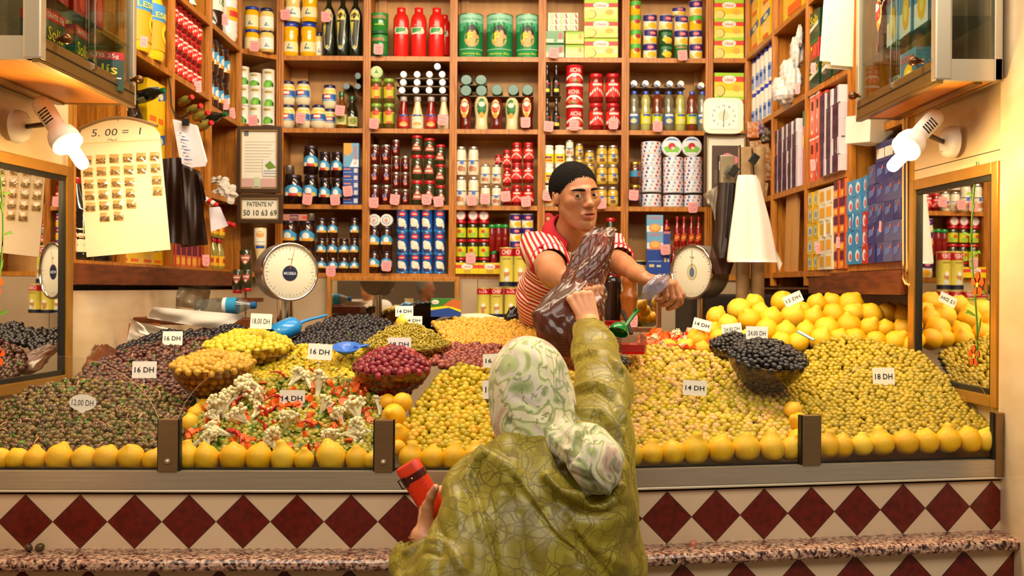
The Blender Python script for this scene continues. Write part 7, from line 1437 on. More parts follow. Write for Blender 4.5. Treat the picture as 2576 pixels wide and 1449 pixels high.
def nail(c, n, up, w_, h_): 
    n = Vector(n).normalized(); up = Vector(up).normalized(); sd = n.cross(up); m = MB(); m.sheet([[Vector(c)+sd*w_*u+up*h_*v+n*(.0012-.003*u*u-.0004*v*v) for u in (-1, -.5, 0, .5, 1)] for v in (-1, -.3, .4, 1)], mat('nail', '#E2A896', .25, coat=.5)); m.build('fingernail', wom)
tp = hL[-1]; nail(Vector(tp[1])+Vector((-.005, -.0072, .0)), (-.6, -.8, .1), Vector(tp[1])-Vector(tp[0]), .0055, .0065)
# robe
S = SDF((-.42, 1.86, -.02), (.46, 3.0, 1.62), .0050)
S.cone(W(1360, 1215, 2.28), W(1350, 1440, 2.27), .135, .165, .05); S.cone(W(1300, 1225, 2.28), W(1285, 1440, 2.27), .11, .15, .05); S.cone(W(1440, 1215, 2.28), W(1425, 1440, 2.27), .12, .15, .05)
S.cone(W(1340, 1440, 2.27), Vector((.05, 2.25, .1)), .19, .25, .06); S.cone(W(1425, 1440, 2.27), Vector((.13, 2.25, .1)), .15, .25, .06)
S.cone(W(1330, 1215, 2.28), W(1210, 1240, 2.28), .085, .074, .04); S.chain([(W(1210, 1240, 2.27), .070), (W(1190, 1350, 2.20), .078), (W(1150, 1480, 2.13), .085)], .03); S.chain([(W(1150, 1480, 2.13), .085), (W(1095, 1415, 2.26), .064)], .03)
S.cone(W(1094, 1416, 2.25), W(1072, 1402, 2.27), .062, .058, .02); S.cone(W(1068, 1470, 2.20), W(1055, 1420, 2.28), .05, .045, .03)
S.chain([(W(1470, 1190, 2.30), .095), (W(1506, 1100, 2.34), .082), (W(1520, 975, 2.48), .068), (W(1495, 880, 2.66), .056), (W(1484, 838, 2.75), .048)], .03)
S.cone(W(1500, 1200, 2.29), W(1502, 1440, 2.27), .085, .10, .05)
S.ell(W(1488, 1262, 2.17), (.085, .070, .095), .03); S.cone(W(1470, 1250, 2.18), W(1530, 1420, 2.16), .07, .045, .03); S.cone(W(1290, 1175, 2.21), W(1450, 1290, 2.15), .035, .05, .03); S.cone(W(1275, 1160, 2.24), W(1330, 1150, 2.26), .05, .06, .03)
S.cone(W(1556, 1190, 2.2), W(1562, 1320, 2.2), .028, .035, .03)
S.cone(W(1486, 848, 2.73), wr_r-Vector((0, -.04, -.05)), .036, .040, .004, True)
S.cone(W(1072, 1380, 2.26), W(1058, 1290, 2.30), .042, .046, .004, True)
S.cone(W(1440, 1120, 2.22), W(1500, 1200, 2.12), .06, .058, .01, True)
V, Q = S.mesh(2)
ST = [([(1232, 1128), (1262, 1150), (1300, 1182), (1345, 1236), (1400, 1312), (1470, 1396), (1530, 1475)], .022, -1.8), ([(1290, 1165), (1330, 1205), (1372, 1262), (1425, 1335), (1480, 1405)], .008, 8), ([(1285, 1190), (1330, 1250), (1388, 1328), (1450, 1418)], -.006, 9),
      ([(1375, 1200), (1420, 1240), (1470, 1262), (1520, 1258), (1562, 1228)], .020, 8), ([(1400, 1262), (1450, 1290), (1510, 1300), (1560, 1275)], -.016, 20), ([(1440, 1330), (1500, 1380), (1560, 1420)], .007, 12), ([(1420, 1300), (1480, 1390), (1540, 1460)], -.006, 9),
      ([(1232, 1155), (1196, 1215), (1212, 1300), (1240, 1400), (1245, 1460)], -.007, 5), ([(1226, 1150), (1185, 1205), (1200, 1300)], .004, 6), ([(1150, 1230), (1165, 1320), (1150, 1420)], .006, 13), ([(1180, 1260), (1195, 1340), (1185, 1440)], -.006, 8),
      ([(1110, 1300), (1130, 1370), (1110, 1440)], -.006, 8), ([(1040, 1400), (1080, 1370), (1130, 1380), (1160, 1440)], .007, 9), ([(1030, 1440), (1070, 1400), (1110, 1410)], -.008, 7), ([(1270, 1250), (1255, 1340), (1280, 1449)], .005, 14), ([(1310, 1300), (1320, 1380), (1350, 1449)], -.005, 12),
      ([(1438, 902), (1480, 880), (1530, 888), (1562, 930)], .010, 6), ([(1438, 915), (1480, 895), (1528, 903), (1560, 948)], -.011, 6), ([(1448, 975), (1500, 962), (1548, 990), (1572, 1050)], .010, 7), ([(1448, 992), (1498, 980), (1540, 1008), (1566, 1070)], -.011, 7),
      ([(1458, 1030), (1510, 1030), (1552, 1080), (1575, 1150)], .008, 8), ([(1462, 1050), (1508, 1055), (1545, 1110)], -.009, 7), ([(1490, 1000), (1525, 1020), (1560, 1100)], .005, 5), ([(1450, 800), (1490, 820), (1530, 850)], .003, 5)]
V = folds(V, Q, ST)
N_ = vnorm(V, Q); nzs = np.sin(V[:, 0]*38+V[:, 2]*22)*np.sin(V[:, 2]*31-V[:, 0]*17+1.3)*.0035+np.sin(V[:, 0]*75-V[:, 2]*12+np.sin(V[:, 2]*14)*2)*.0022*(V[:, 2] < 1.32); V = V+N_*nzs[:, None]
pmesh('hooded_robe', V, Q, DAM, wom, label='olive green satin robe with crackle pattern'); del S
# headscarf
S = SDF((-.12, 2.02, 1.02), (.34, 2.55, 1.55), .0036)
S.ell(W(1333, 975, 2.35), (.098, .120, .123), .03, Matrix.Rotation(-.10, 3, 'Y')); S.ell(W(1345, 1060, 2.33), (.098, .112, .105), .04); S.cone(W(1365, 1120, 2.30), W(1420, 1160, 2.26), .078, .055, .04)
S.cone(W(1425, 1120, 2.22), W(1478, 1130, 2.15), .046, .052, .03); S.chain([(W(1478, 1125, 2.15), .050), (W(1500, 1165, 2.12), .056), (W(1505, 1195, 2.12), .040)], .02)
V, Q = S.mesh(2)
V = folds(V, Q, [([(1450, 1030), (1462, 1080), (1450, 1130), (1420, 1180)], -.016, 8), ([(1440, 1030), (1446, 1080), (1430, 1130)], .006, 8), ([(1476, 1060), (1490, 1110), (1478, 1170), (1500, 1235)], -.008, 6), ([(1500, 1065), (1520, 1120), (1515, 1180), (1530, 1230)], .006, 7), ([(1460, 1090), (1500, 1080), (1540, 1120)], -.006, 6), ([(1430, 1160), (1480, 1180), (1530, 1240)], .006, 7), ([(1440, 1190), (1490, 1215)], -.006, 5),
              ([(1270, 1120), (1320, 1165), (1390, 1185)], .005, 9), ([(1290, 870), (1340, 890), (1400, 950), (1440, 1040)], .003, 12), ([(1260, 960), (1290, 1040), (1310, 1110)], .003, 12), ([(1300, 1000), (1380, 1050), (1440, 1120)], -.004, 9), ([(1350, 1060), (1400, 1110), (1450, 1150)], .004, 8), ([(1280, 1060), (1330, 1120), (1400, 1160)], -.004, 8)])
N_ = vnorm(V, Q); V = V+N_*(np.sin(V[:, 0]*60+V[:, 2]*41)*np.sin(V[:, 2]*55-V[:, 0]*23)*.0012)[:, None]
pmesh('headscarf', V, Q, SCF, wom, label='pale headscarf with green swirling print'); del S
MB().tube([Vector(wr_l)+Vector((math.cos(a)*.031, math.sin(a)*.024, .006*math.cos(a)+.004)) for a in np.linspace(0, 2*PI, 33)], .0018, mat('gold_chain', '#D9A050', .25, 1), 6).build('bracelet', wom, label='thin gold chain bracelet')
# red wallet in her left hand
ORA = mat('orange_leather', '#D9340E', .36, bump=.5, bscale=420, noise=.2, nscale=50, dark='#B82A0A'); BRL = mat('brown_leather', '#4A1810', .35, bump=.2, bscale=300)
wc = W(1072, 1248, 2.335); wal = empty('wallet', wc, 'orange red leather wallet with brown strap in the hand of the woman', 'wallet'); axw = (W(1110, 1315, 2.35)-W(1030, 1182, 2.35)).normalized(); nrm = Vector((-.25, -.95, .15)); nrm = (nrm-axw*nrm.dot(axw)).normalized(); sdw = axw.cross(nrm)
RW = Matrix((sdw, nrm, axw)).transposed(); m = MB(); L_ = .176
pr = [(.030*math.copysign(abs(math.cos(t))**.5, math.cos(t)), .021*math.copysign(abs(math.sin(t))**.75, math.sin(t))) for t in np.linspace(0, 2*PI, 40, endpoint=False)]
m.sheet([[wc+RW @ Vector((x*(1 if abs(z) < .5 else .94), y*(1 if abs(z) < .5 else .93), z*L_)) for x, y in pr+pr[:1]] for z in (-.5, -.492, -.3, 0, .3, .492, .5)], ORA)
for z in (-.5, .5): m.poly([wc+RW @ Vector((x*.94, y*.93, z*L_)) for x, y in (pr if z < 0 else pr[::-1])], ORA)
m.build('leather_body', wal)
for z0, wd in ((-.055, .017), (.070, .013)):
    m = MB(); m.sheet([[wc+RW @ Vector((x*1.035, y*1.05, z0+q*wd/2)) for x, y in pr+pr[:1]] for q in (-1, -.9, .9, 1)], BRL); m.build('strap', wal, label='dark brown strap')
    m = MB(); c = wc+RW @ Vector((.024, .0205, z0)) if nrm.y < 0 else wc
    for dx, dz, w_, h_ in ((-.009, 0, .002, wd+.006), (.009, 0, .002, wd+.006), (0, (wd+.004)/2, .02, .002), (0, -(wd+.004)/2, .02, .002)): m.box(c+RW @ Vector((dx, .001, dz)), (w_, .003, h_), CHR, RW)
    m.lathe([(.003, 0), (.003, .002), (.0005, .003)], CHR, 10, wc+RW @ Vector((0, .0222, z0)), rot=RW @ Matrix.Rotation(-PI/2, 3, 'X')); m.build('buckle', wal)
# ================================================================ hanging and loose things
def sheetpx(name, quad, Y, m, label, cat, nu=10, nv=10, wob=.006, dY=(0, 0), th=.0012, seed=1, parent=None, **k):
    """wavy sheet spanning four photo corners (tl, tr, br, bl) at depth Y (dY: extra depth left/right)"""
    r = np.random.default_rng(seed); ph = r.uniform(0, 6, 6); g = []
    for j in range(nv+1):
        v = j/nv; row = []
        for i in range(nu+1):
            u = i/nu; x = (quad[0][0]*(1-u)+quad[1][0]*u)*(1-v)+(quad[3][0]*(1-u)+quad[2][0]*u)*v; y = (quad[0][1]*(1-u)+quad[1][1]*u)*(1-v)+(quad[3][1]*(1-u)+quad[2][1]*u)*v
            row.append(P(x, y, Y+dY[0]*(1-u)+dY[1]*u+wob*(math.sin(u*5+ph[0]+v*2)+.7*math.sin(v*6+ph[1]-u*3)+.5*math.sin(u*13+ph[2]+v*4))))
        g.append(row)
    mb = MB(); mb.sheet(g, m); mb.sheet([[p+Vector((0, th, 0)) for p in row][::-1] for row in g], m); n = sum((g[0][0], g[0][-1], g[-1][0], g[-1][-1]), Vector())/4
    o = mb.build(name, parent, loc=None if parent else n); return tag(o, label, cat, **k)
# card of little packets hanging at left
cardY = 3.42; TLc, TRc, BRc, BLc = (197, 345), (402, 336), (429, 628), (218, 647)
def cq(u, v, ly=0):
    x = (TLc[0]*(1-u)+TRc[0]*u)*(1-v)+(BLc[0]*(1-u)+BRc[0]*u)*v; y = (TLc[1]*(1-u)+TRc[1]*u)*(1-v)+(BLc[1]*(1-u)+BRc[1]*u)*v; return P(x, y, cardY-.0004*ly)
kc = empty('packet_card', cq(.5, .5), 'white card with rows of small saffron packets and handwritten price, hanging at left', 'card')
CARDW = mat('cream_card', '#DCC8B0', .55); m = MB(); pts = [cq(0, 1), cq(1, 1), cq(1, 0), cq(.93, -.07), cq(.8, -.115), cq(.6, -.135), cq(.4, -.13), cq(.2, -.115), cq(.05, -.06), cq(0, 0)]; m.prism(pts, (0, .002, 0), CARDW); m.build('card_board', kc)
m = MB(); m.tube([cq(.02, .055, 3), cq(1, .05, 3)], .0008, mat('clear_tape', '#D8A860', .3), 4); m.tube([cq(u, -.06-.09*math.sin(u*PI), 4) for u in np.linspace(.02, .98, 12)], .006, mat('brown_tape', '#7A5A3A', .4), 6); m.build('tape_edge', kc)
PKF = thin_glass('packet_film', '#F0D8A8', 3.0, .15, .18, '#E8C890'); SAF = mat('saffron_threads', '#4A1A0C', .5, ramp=['#200806', '#48140A', '#341008'])
rs = random.Random(9)
def packet(u, v, full=True):
    c = cq(u, v, 3); m = MB(); w_, h_ = .0165, .016; m.sheet([[c+Vector((w_*(a*2-1), -.001-.004*math.sin(a*PI)*math.sin(b*PI)-.0008*math.sin(9*a+7*b), h_*(1-2*b))) for a in np.linspace(0, 1, 6)] for b in np.linspace(0, 1, 6)], PKF); o = m.build('film_packet', kc)
    if full:
        m = MB()
        for _ in range(46):
            a = c+Vector((rs.uniform(-.014, .014), rs.uniform(-.0035, -.001), rs.uniform(-.012, .003))); d = Vector((rs.uniform(-1, 1), 0, rs.uniform(-.5, .5))).normalized()*rs.uniform(.004, .009); n_ = Vector((0, 0, .0012)); m.poly([a-d, a+n_, a+d, a-n_], SAF)
        m.build('spice_threads', o)
rows = [(.20, 'xxxxxx'), (.33, 'xxxxxx'), (.46, 'xxxx.x'), (.58, 'xxxx.x'), (.70, 'xxxx..'), (.82, '.xx...')]
for v, pat in rows:
    for i, ch in enumerate(pat):
        if ch == 'x': packet(.09+.164*i, v*.78+.04)
m = MB(); ink = flat('#2A2A3A')
def hand(txt, u, v, w_, h_): 
    vs, fs, tw = text_mesh(txt, 0); m.add([cq(u+(x/tw-.5)*w_+(y-.5)*.02, v-(y-.5)*h_, 4) for x, y in vs], fs, ink)
hand('5. 00 =  1', .47, -.03, .60, .06); hand('Mad.', .42, .035, .12, .022); m.build('handwriting', kc)
m = MB(); m.tube([cq(.5, -.12), cq(.55, -.2)+Vector((.0, .0, 0)), P(300, 283, 3.30)], .0015, mat('string', '#8A6A4A', .8), 5); m.build('hanging_string', kc)
# notepad, dangling note, brown bags
e = empty('notepad', P(475, 300, 4.45), 'white notepad with blue scribbles clipped to the left shelf post', 'notepad')
for k in range(4): sheetpx('sheet', [(434+k*1.5, 300), (493+k*1.5, 316), (518+k*1.3, 418-k*4), (456+k*1.5, 424+k*2)], 4.45+.004*k, mat('pad_paper', '#E4DCE0', .7), None, None, 5, 5, .003, parent=e, seed=k)
m = MB(); f = lambda u, v: P(434+59*u+(22)*v+0, 300+16*u*(1-v)+124*v-u*v*2, 4.437)
for i in range(9): m.poly([f(.2+.08*(i % 2), .24+.07*i), f(.3+.12*(i % 3), .25+.07*i), f(.31+.12*(i % 3), .265+.07*i), f(.2+.08*(i % 2), .27+.07*i)], flat('#4A5AA8'))
m.build('scribbles', e); MB().box(P(467, 308, 4.43), (.03, .012, .03), RUBBER).build('binder_clip', e)
sheetpx('paper_note', [(526, 522), (553, 520), (574, 568), (531, 583)], 5.0, mat('pad_paper', '#E4DCE0', .7), 'small torn white note hanging under red and white pegs', 'note', 5, 5, .003)
def peg(a, b, Y, n, lab, c2='#E8E0D8'):
    m = MB(); A, B2 = P(*a, Y), P(*b, Y)
    for i in range(n): m.cyl(A.lerp(B2, i/n), A.lerp(B2, (i+.96)/n), .014, flat('#C81E1E') if i % 2 == 0 else flat(c2), 12)
    tag(m.build('striped_cap_string', loc=(A+B2)/2), lab, 'bottle caps')
peg((508, 496), (548, 518), 5.02, 5, 'string of red and white caps above the torn note'); peg((572, 562), (592, 568), 5.3, 3, 'cluster of red caps by the low left shelf', '#A01818')
o = MB().lathe([(.0005, -.02), (.013, -.014), (.02, 0), (.013, .014), (.0005, .02)], flat('#D01018'), 16, P(420, 473, 4.2)).build('round_red_stopper', loc=P(420, 473, 4.2)); tag(o, 'round red stopper at the right edge of the hanging card', 'cap')
DKB = mat('dark_brown_plastic', '#2E1A10', .38, noise=.4, nscale=12, dark='#150B07', bump=.5, bscale=30)
for k, (q, Y, lb) in enumerate((([(405, 400), (452, 395), (470, 615), (412, 610)], 4.15, 'dark brown plastic bag hanging nearest the packet card'), ([(440, 405), (495, 440), (520, 615), (455, 622)], 4.22, 'dark brown plastic bag hanging below the notepad'), ([(430, 400), (500, 430), (515, 500), (470, 560)], 4.32, 'folded brown plastic bag behind the notepad'))): sheetpx('plastic_bag', q, Y, DKB, lb, 'bag', 16, 16, .012, th=.02, seed=k+5, group='brown bags hanging on the left shelving')
# bottles lying above the bags
def lie(kind, px, py, Y, s, lab, rz):
    o = inst(kind); o.location = P(px, py, Y); o.scale = (s,)*3; o.rotation_euler = (PI/2-.15, 0, rz); setlab(o, lab, 'bottle', None)
for i, (x, y) in enumerate(((452, 258), (474, 280), (492, 297), (500, 322))): lie('vialyellow', x, y, 4.75-.02*i, .62, f'clear bottle with red cap lying in the left shelving, {colname(i, 4)} down', .9)
for i, (x, y, Y) in enumerate(((345, 246, 4.25), (508, 302, 4.9))): lie('darkoil', x, y, Y, .7, ['dark bottle with green cap lying above the packet card', 'dark bottle with green cap lying beside red capped bottles'][i], 1.2)
# left rear counter clutter
PAPW = mat('wrapping_paper', '#D8CFC0', .75, bump=.3, bscale=18)
MB().box(P(325, 842, 3.95)+Vector((0, .1, 0)), (.17, .012, .085), mat('board_wood', '#9A5A28', .45, noise=.5, nscale=8, dark='#6E3C18'), Matrix.Rotation(-.3, 3, 'X'), .005).build('cutting_board', label='dark wooden cutting board leaning behind the white papers', cat='board')
sheetpx('paper_sheet', [(385, 772), (620, 792), (560, 832), (370, 800)], 4.05, PAPW, 'long white wrapping paper sheet lying behind the black olives', 'paper', 16, 6, .012, seed=4, th=.004)
sheetpx('paper_sheet', [(330, 808), (420, 825), (520, 842), (318, 862)], 3.92, PAPW, 'crumpled white paper in front of the cutting board', 'paper', 14, 8, .02, seed=8, th=.004)
sheetpx('paper_sheet', [(325, 800), (350, 812), (400, 850), (352, 838)], 3.88, PAPW, 'curled torn paper strip beside the cutting board', 'paper', 8, 6, .012, seed=12, th=.003)
sheetpx('paper_sheet', [(450, 722), (530, 730), (520, 782), (440, 770)], 4.6, thin_glass('cloudy_film', '#C8BCA8', 1.2, .3, .3, '#B8A890'), 'cloudy plastic sheet hanging below the left shelves', 'plastic sheet', 12, 10, .03, seed=3, th=.004)
m = MB(); m.box(P(455, 806, 4.2), (.33, .2, .03), WOODD, None, .003); m.box(P(600, 815, 4.35), (.24, .25, .05), WOODD, None, .004); tag(m.build('wooden_shelf_board', loc=P(500, 810, 4.2)), 'dark wooden board under the white papers at the left rear', 'board')
crumple([(P(255, 868, 3.52), .01), (P(262, 885, 3.5), .035), (P(270, 905, 3.46), .055), (P(262, 930, 3.42), .06), (P(258, 948, 3.40), .02)], thin_glass('tan_film', '#B8845A', 2, .25, .4, '#7A4626'), 'plastic_bag', 'crumpled brown plastic bag at the foot of the left marble wall', 'bag', 30, .012, 8)
e = empty('water_bottle', P(570, 768, 4.45), 'clear water bottle with blue cap and label lying behind the papers', 'bottle'); c0, c1 = P(490, 772, 4.45), P(640, 768, 4.45); ax_ = (c1-c0); q = ax_.to_track_quat('Z', 'Y').to_matrix(); L_ = ax_.length; CLR = thin_glass('clear_bottle', '#DCE4E0', 2.0, .05, .12, '#C8D0CC')
MB().lathe([(.02, 0)]+[(.036+.0015*math.sin(i*1.6), .01+i*L_*.04) for i in range(18)]+[(.03, L_*.8), (.015, L_*.92), (.013, L_*.97)], CLR, 20, c0, True, q).build('bottle_body', e)
MB().lathe([(.0385, L_*.55), (.0385, L_*.72)], flat('#2FA0D0'), 20, c0, False, q).build('printed_label', e); MB().lathe([(.0387, L_*.49), (.0387, L_*.55)], flat('#E8EEE8'), 20, c0, False, q).build('label_edge', e); MB().lathe([(.016, L_*.94), (.016, L_*1.03)], flat('#1E80C8'), 16, c0, True, q).build('cap', e)
for kx, ky0, ky1, Y, w_, lb in ((598, 743, 683, 4.85, 26, 'dark jar with red lid left of the scale, left one'), (622, 741, 686, 4.80, 24, 'dark jar with red lid left of the scale, right one'), (618, 690, 628, 5.1, 30, 'tall dark jar with red lid standing behind the scale')):
    setlab(put('picklejar', kx, ky0, ky1, w_, Y), lb, 'jar', 'dark jars left of the scale')
setlab(put('saucec', 655, 690, 573, 32, 5.35), 'yellow sauce bottle behind the round scale', 'bottle', None)
m = MB(); a, b = P(560, 748, 4.85), P(650, 748, 4.85); m.box(((a.x+b.x)/2, 4.85, a.z-.012), (b.x-a.x, .2, .02), WOODD); tag(m.build('small_shelf', loc=(a+b)/2), 'narrow dark shelf carrying the red lidded jars', 'shelf')
# scoops and ladle
BLU = mat('blue_plastic', '#1C82C8', .3, coat=.3); GRP = mat('green_plastic', '#067A2E', .25, coat=.5)
e = empty('scoop', P(715, 835, 3.70), 'blue plastic scoop stuck between yellow and black olives', 'scoop'); m = MB(); c = P(716, 830, 3.70); q = (P(790, 795, 3.78)-c).normalized().to_track_quat('Z', 'Y').to_matrix()
m.lathe([(.0005, .062), (.03, .058), (.048, .04), (.05, 0), (.046, -.055), (.044, -.055), (.048, 0), (.046, .038), (.0005, .056)], BLU, 24, c, False, q, sy=.75); m.build('scoop_bowl', e); m = MB(); m.tube([c+q @ Vector((0, 0, .055)), P(770, 806, 3.76), P(821, 793, 3.84)], [.012, .009, .008], BLU, 10, .6); m.build('handle', e)
e = empty('scoop', P(880, 878, 3.36), 'second blue plastic scoop half buried before the black olives', 'scoop'); m = MB(); c = P(872, 880, 3.36); m.lathe([(.0005, -.012), (.03, -.006), (.05, .012), (.048, .012), (.0005, -.008)], mat('royal_plastic', '#2E66C0', .3, coat=.3), 24, c, False, Matrix.Rotation(.3, 3, 'X')); m.build('scoop_bowl', e); m = MB(); m.tube([c+Vector((.03, 0, .008)), P(925, 868, 3.40)], [.012, .010], MATS['royal_plastic'], 10, .5); m.build('handle', e)
e = empty('ladle', P(1550, 850, 3.1), 'green plastic ladle standing in the red tray', 'ladle'); c = P(1556, 834, 3.12); m = MB(); m.lathe([(.0005, .03)]+[(.031*math.sin(t), .03*math.cos(t)) for t in np.linspace(.2, 1.7, 9)], GRP, 24, c, False, Matrix.Rotation(.35, 3, 'Y') @ Matrix.Rotation(-.5, 3, 'X')); m.build('ladle_bowl', e)
m = MB(); a, b = P(1566, 830, 3.11), P(1601, 783, 3.16)
for s in (-1, 1): m.tube([a+Vector((s*.004, 0, s*.003)), b+Vector((s*.006, 0, s*.004))], .004, GRP, 8)
m.tube([a, b], .0045, mat('dark_green_plastic', '#045A20', .3), 8, .5); m.lathe([(.008, -.003), (.009, 0), (.008, .003)], GRP, 14, b, rot=Matrix.Rotation(PI/2, 3, 'X')); m.build('handle', e)
m = MB(); m.tube([P(1566, 782, 3.35), P(1572, 795, 3.34), P(1580, 815, 3.32), P(1588, 840, 3.30)], [.008, .007, .006, .007], RUBBER, 10); tag(m.build('dark_handle', loc=P(1577, 810, 3.33)), 'dark utensil handle leaning behind the green ladle', 'utensil')
m = MB(); m.tube([P(2008, 834, 3.40), P(2025, 843, 3.38), P(2048, 856, 3.36)], [.010, .011, .009], mat('pale_blue_plastic', '#8FB4C8', .35), 10, .45); tag(m.build('pale_scoop', loc=P(2028, 845, 3.38)), 'pale blue scoop handle sticking out of the right olives', 'scoop')
# trays of the middle, hidden partly by the sleeve
m = MB(); a, b = P(1556, 870, 3.25), P(1618, 870, 3.25); xc = (a.x+b.x)/2
GB = thin_glass('clear_tray', '#F8F0EC', 1.0, .05, .02, '#E8C8B8'); W_, z_ = b.x-a.x, a.z
for dx, dy, sx_, sy_ in ((-W_/2, 0, .003, .14), (W_/2, 0, .003, .14), (0, -.07, W_, .003), (0, .07, W_, .003)): m.box((xc+dx, 3.25+dy, z_+.01), (sx_, sy_, .05), GB)
e = empty('glass_tray', (xc, 3.25, z_-.03), 'clear square tray of red sauce beside the green ladle', 'tray'); m.build('tray_wall', e); MB().box((xc, 3.25, z_-.008), (W_-.008, .13, .030), mat('red_sauce', '#C81208', .15, coat=.5)).build('red_sauce', e)
bowl(1525, 872, 32, 3.12, .05, .1, .020, 'olive', ['#A8962A', '#BCA83A'], 'bright_olive_skin', .02, 'small clear bowl of green olives beside the red tray', 'green olive in the small clear bowl by the red tray', 'olives in the small clear bowl', .7)
# pepper mill, ribbed bottle, tins behind
MILL = mat('brown_varnish', '#8A4A14', .3, noise=.4, nscale=20, dark='#5E2E0A', coat=.3)
c = P(1581, 806, 4.1); m = MB(); m.lathe([(.034, 0), (.036, .01), (.030, .05), (.036, .09), (.037, .105), (.022, .125), (.028, .15), (.030, .165), (.022, .185), (.010, .195)], MILL, 24, c); e = m.build('pepper_mill', loc=c); tag(e, 'tall brown bottle with waist standing before the small mirror', 'bottle'); MB().lathe([(.011, .19), (.011, .205)], flat('#D8501E'), 14, c).build('cap', e)
c = P(1541, 806, 4.2); m = MB(); m.lathe([(.036, 0)]+[(.036+.002*(i % 2), .01+.0115*i) for i in range(15)]+[(.03, .19), (.012, .21)], G('dark_brown_glass', '#1A0F08'), 24, c); tag(m.build('large_dark_bottle', loc=c), 'ribbed dark bottle standing left of the brown one', 'bottle')
setlab(put('redtin', 1541, 838, 808, 44, 4.0), 'wide red tin under the ribbed dark bottle', 'tin', None); setlab(put('chef', 1503, 800, 700, 36, 4.4, rz=0), 'yellow fish tin right of the raised sleeve', 'tin', None); setlab(put('chef', 1610, 735, 656, 30, 5.5, rz=0), 'yellow tin with red top behind the arm of the man', 'tin', None)
price_tag(1500, 735, 4.3, 'pink handwritten price tag right of the bag', 24, 22); price_tag(1595, 808, 4.0, 'pink handwritten price tag by the green ladle', 18, 30)
m = MB(); a, b = P(1084, 804, 3.98), P(1160, 751, 3.98); cc = (a+b)/2; K2 = boxed('soup_box', b.x-a.x, .04, b.z-a.z-.012, G('yellow_green_box', '#3A7A2A', rough=.3), [('r', -1, 0, 1, .45, '#1E3F8A'), ('p', [(-1, .35), (.2, .5), (1, .25), (1, .38), (.2, .62), (-1, .5)], '#EAC81E'), ('p', [(-.2, .62), (.4, .95), (1, .95), (1, .4), (.4, .55)], '#B8602A'), ('e', -.7, .8, .25, .12, '#E8E0D0'), ('t', 'Knorr', -.7, .8, .34, .1, '#C82820')]); K2.location = (cc.x, 3.99, a.z+.012); tag(K2, 'flat soup box with green and blue front behind the orange olives', 'box')
crumple([(P(1296, 772, 3.95), .006), (P(1294, 783, 3.95), .018), (P(1292, 795, 3.95), .035), (P(1294, 815, 3.95), .04), (P(1294, 830, 3.95), .02)], mat('black_film', '#0A0808', .25, coat=.5), 'plastic_bag', 'small knotted black plastic bag behind the orange olives', 'bag', 26, .008, 4)
m = MB(); pts = [(1085, 812), (1110, 800), (1150, 792), (1200, 790), (1225, 792), (1255, 800), (1345, 803)]; m.sheet([[P(x, y-2+k*6, 4.02-.012*k) for x, y in pts] for k in range(3)], mat('cream_plastic', '#D8BC98', .4)); m.sheet([[P(x, y-2+k*6, 4.022-.012*k) for x, y in pts][::-1] for k in range(3)], mat('cream_plastic', '#D8BC98')); tag(m.build('tray_liner', loc=P(1200, 800, 4.0)), 'cream plastic rim behind the orange olives', 'tray')
# ---------------------------------------------------------------- bag stand at right
STN = mat('worn_column', '#8A6A42', .5, noise=.6, nscale=14, dark='#B89A70'); e = empty('bag_stand', P(1885, 800, 4.35), 'pair of worn metal columns with hooks carrying plastic bags at right', 'stand')
for x in (1868, 1905): a, b = P(x, 800, 4.4), P(x, 372 if x > 1880 else 470, 4.4); MB().lathe([(.030, 0), (.030, b.z-a.z)], STN, 20, a, True).build('column', e)
m = MB(); m.box(P(1873, 410, 4.36), (.055, .02, .14), STN, None, .004); m.box(P(1829, 428, 4.38), (.062, .02, .13), mat('shiny_plate', '#B8A88C', .2, .9), None, .004); m.build('plate', e); BLKM = mat('dark_metal', '#1E201E', .35, .6)
for x0, y0, x1, y1 in ((1807, 392, 1806, 640), (1892, 375, 1897, 445), (1862, 365, 1862, 442)): MB().tube([P(x0, y0, 4.35), P(x1, y1, 4.35)], .003, BLKM, 8).build('hook_rod', e)
for x, y in ((1845, 430), (1897, 400)): MB().box(P(x, y, 4.32), (.035, .012, .045), BLKM, Matrix.Rotation(.6, 3, 'Y'), .004).build('clamp', e)
WBG = mat('white_plastic_film', '#E6D8CC', .4, bump=.5, bscale=14, coat=.15)
def drape(name, prof, Y, m_, label, th, seed, group=None, n=26):
    """hanging bundle: prof = rows (y, x0, x1); thickness th"""
    r = np.random.default_rng(seed); ph = r.uniform(0, 6, 5); mb = MB(); rings = []
    ys = np.linspace(0, len(prof)-1, 26)
    for t in ys:
        i = min(int(t), len(prof)-2); f = t-i; y, a, b = [prof[i][k]*(1-f)+prof[i+1][k]*f for k in range(3)]; A, B3 = P(a, y, Y), P(b, y, Y); c = (A+B3)/2; hw_ = (B3-A).length/2; ring = []
        for k in range(n):
            an = 2*PI*k/n; w_ = 1+.10*t/len(prof)*math.sin(4*an+ph[0])+.05*math.sin(7*an+ph[1]+t*.3); ring.append(c+Vector((math.cos(an)*hw_, math.sin(an)*th*(.4+.6*t/len(prof))*w_*(1+.16*math.sin(4*math.cos(an)*1.7+ph[2]+t*.12)), 0)))
        ring.append(ring[0]); rings.append(ring)
    mb.sheet(rings, m_); mb.poly(rings[-1][:-1], m_); mb.poly(rings[0][:-1][::-1], m_); c = P((prof[0][1]+prof[0][2])/2, prof[0][0], Y); return tag(mb.build(name, loc=c), label, 'bag', group)
drape('plastic_bag_bundle', [(441, 1856, 1903), (460, 1852, 1912), (500, 1848, 1922), (560, 1840, 1938), (620, 1832, 1950), (655, 1828, 1956), (660, 1830, 1957)], 4.22, WBG, 'bundle of white plastic bags hanging on the right stand', .05, 2)
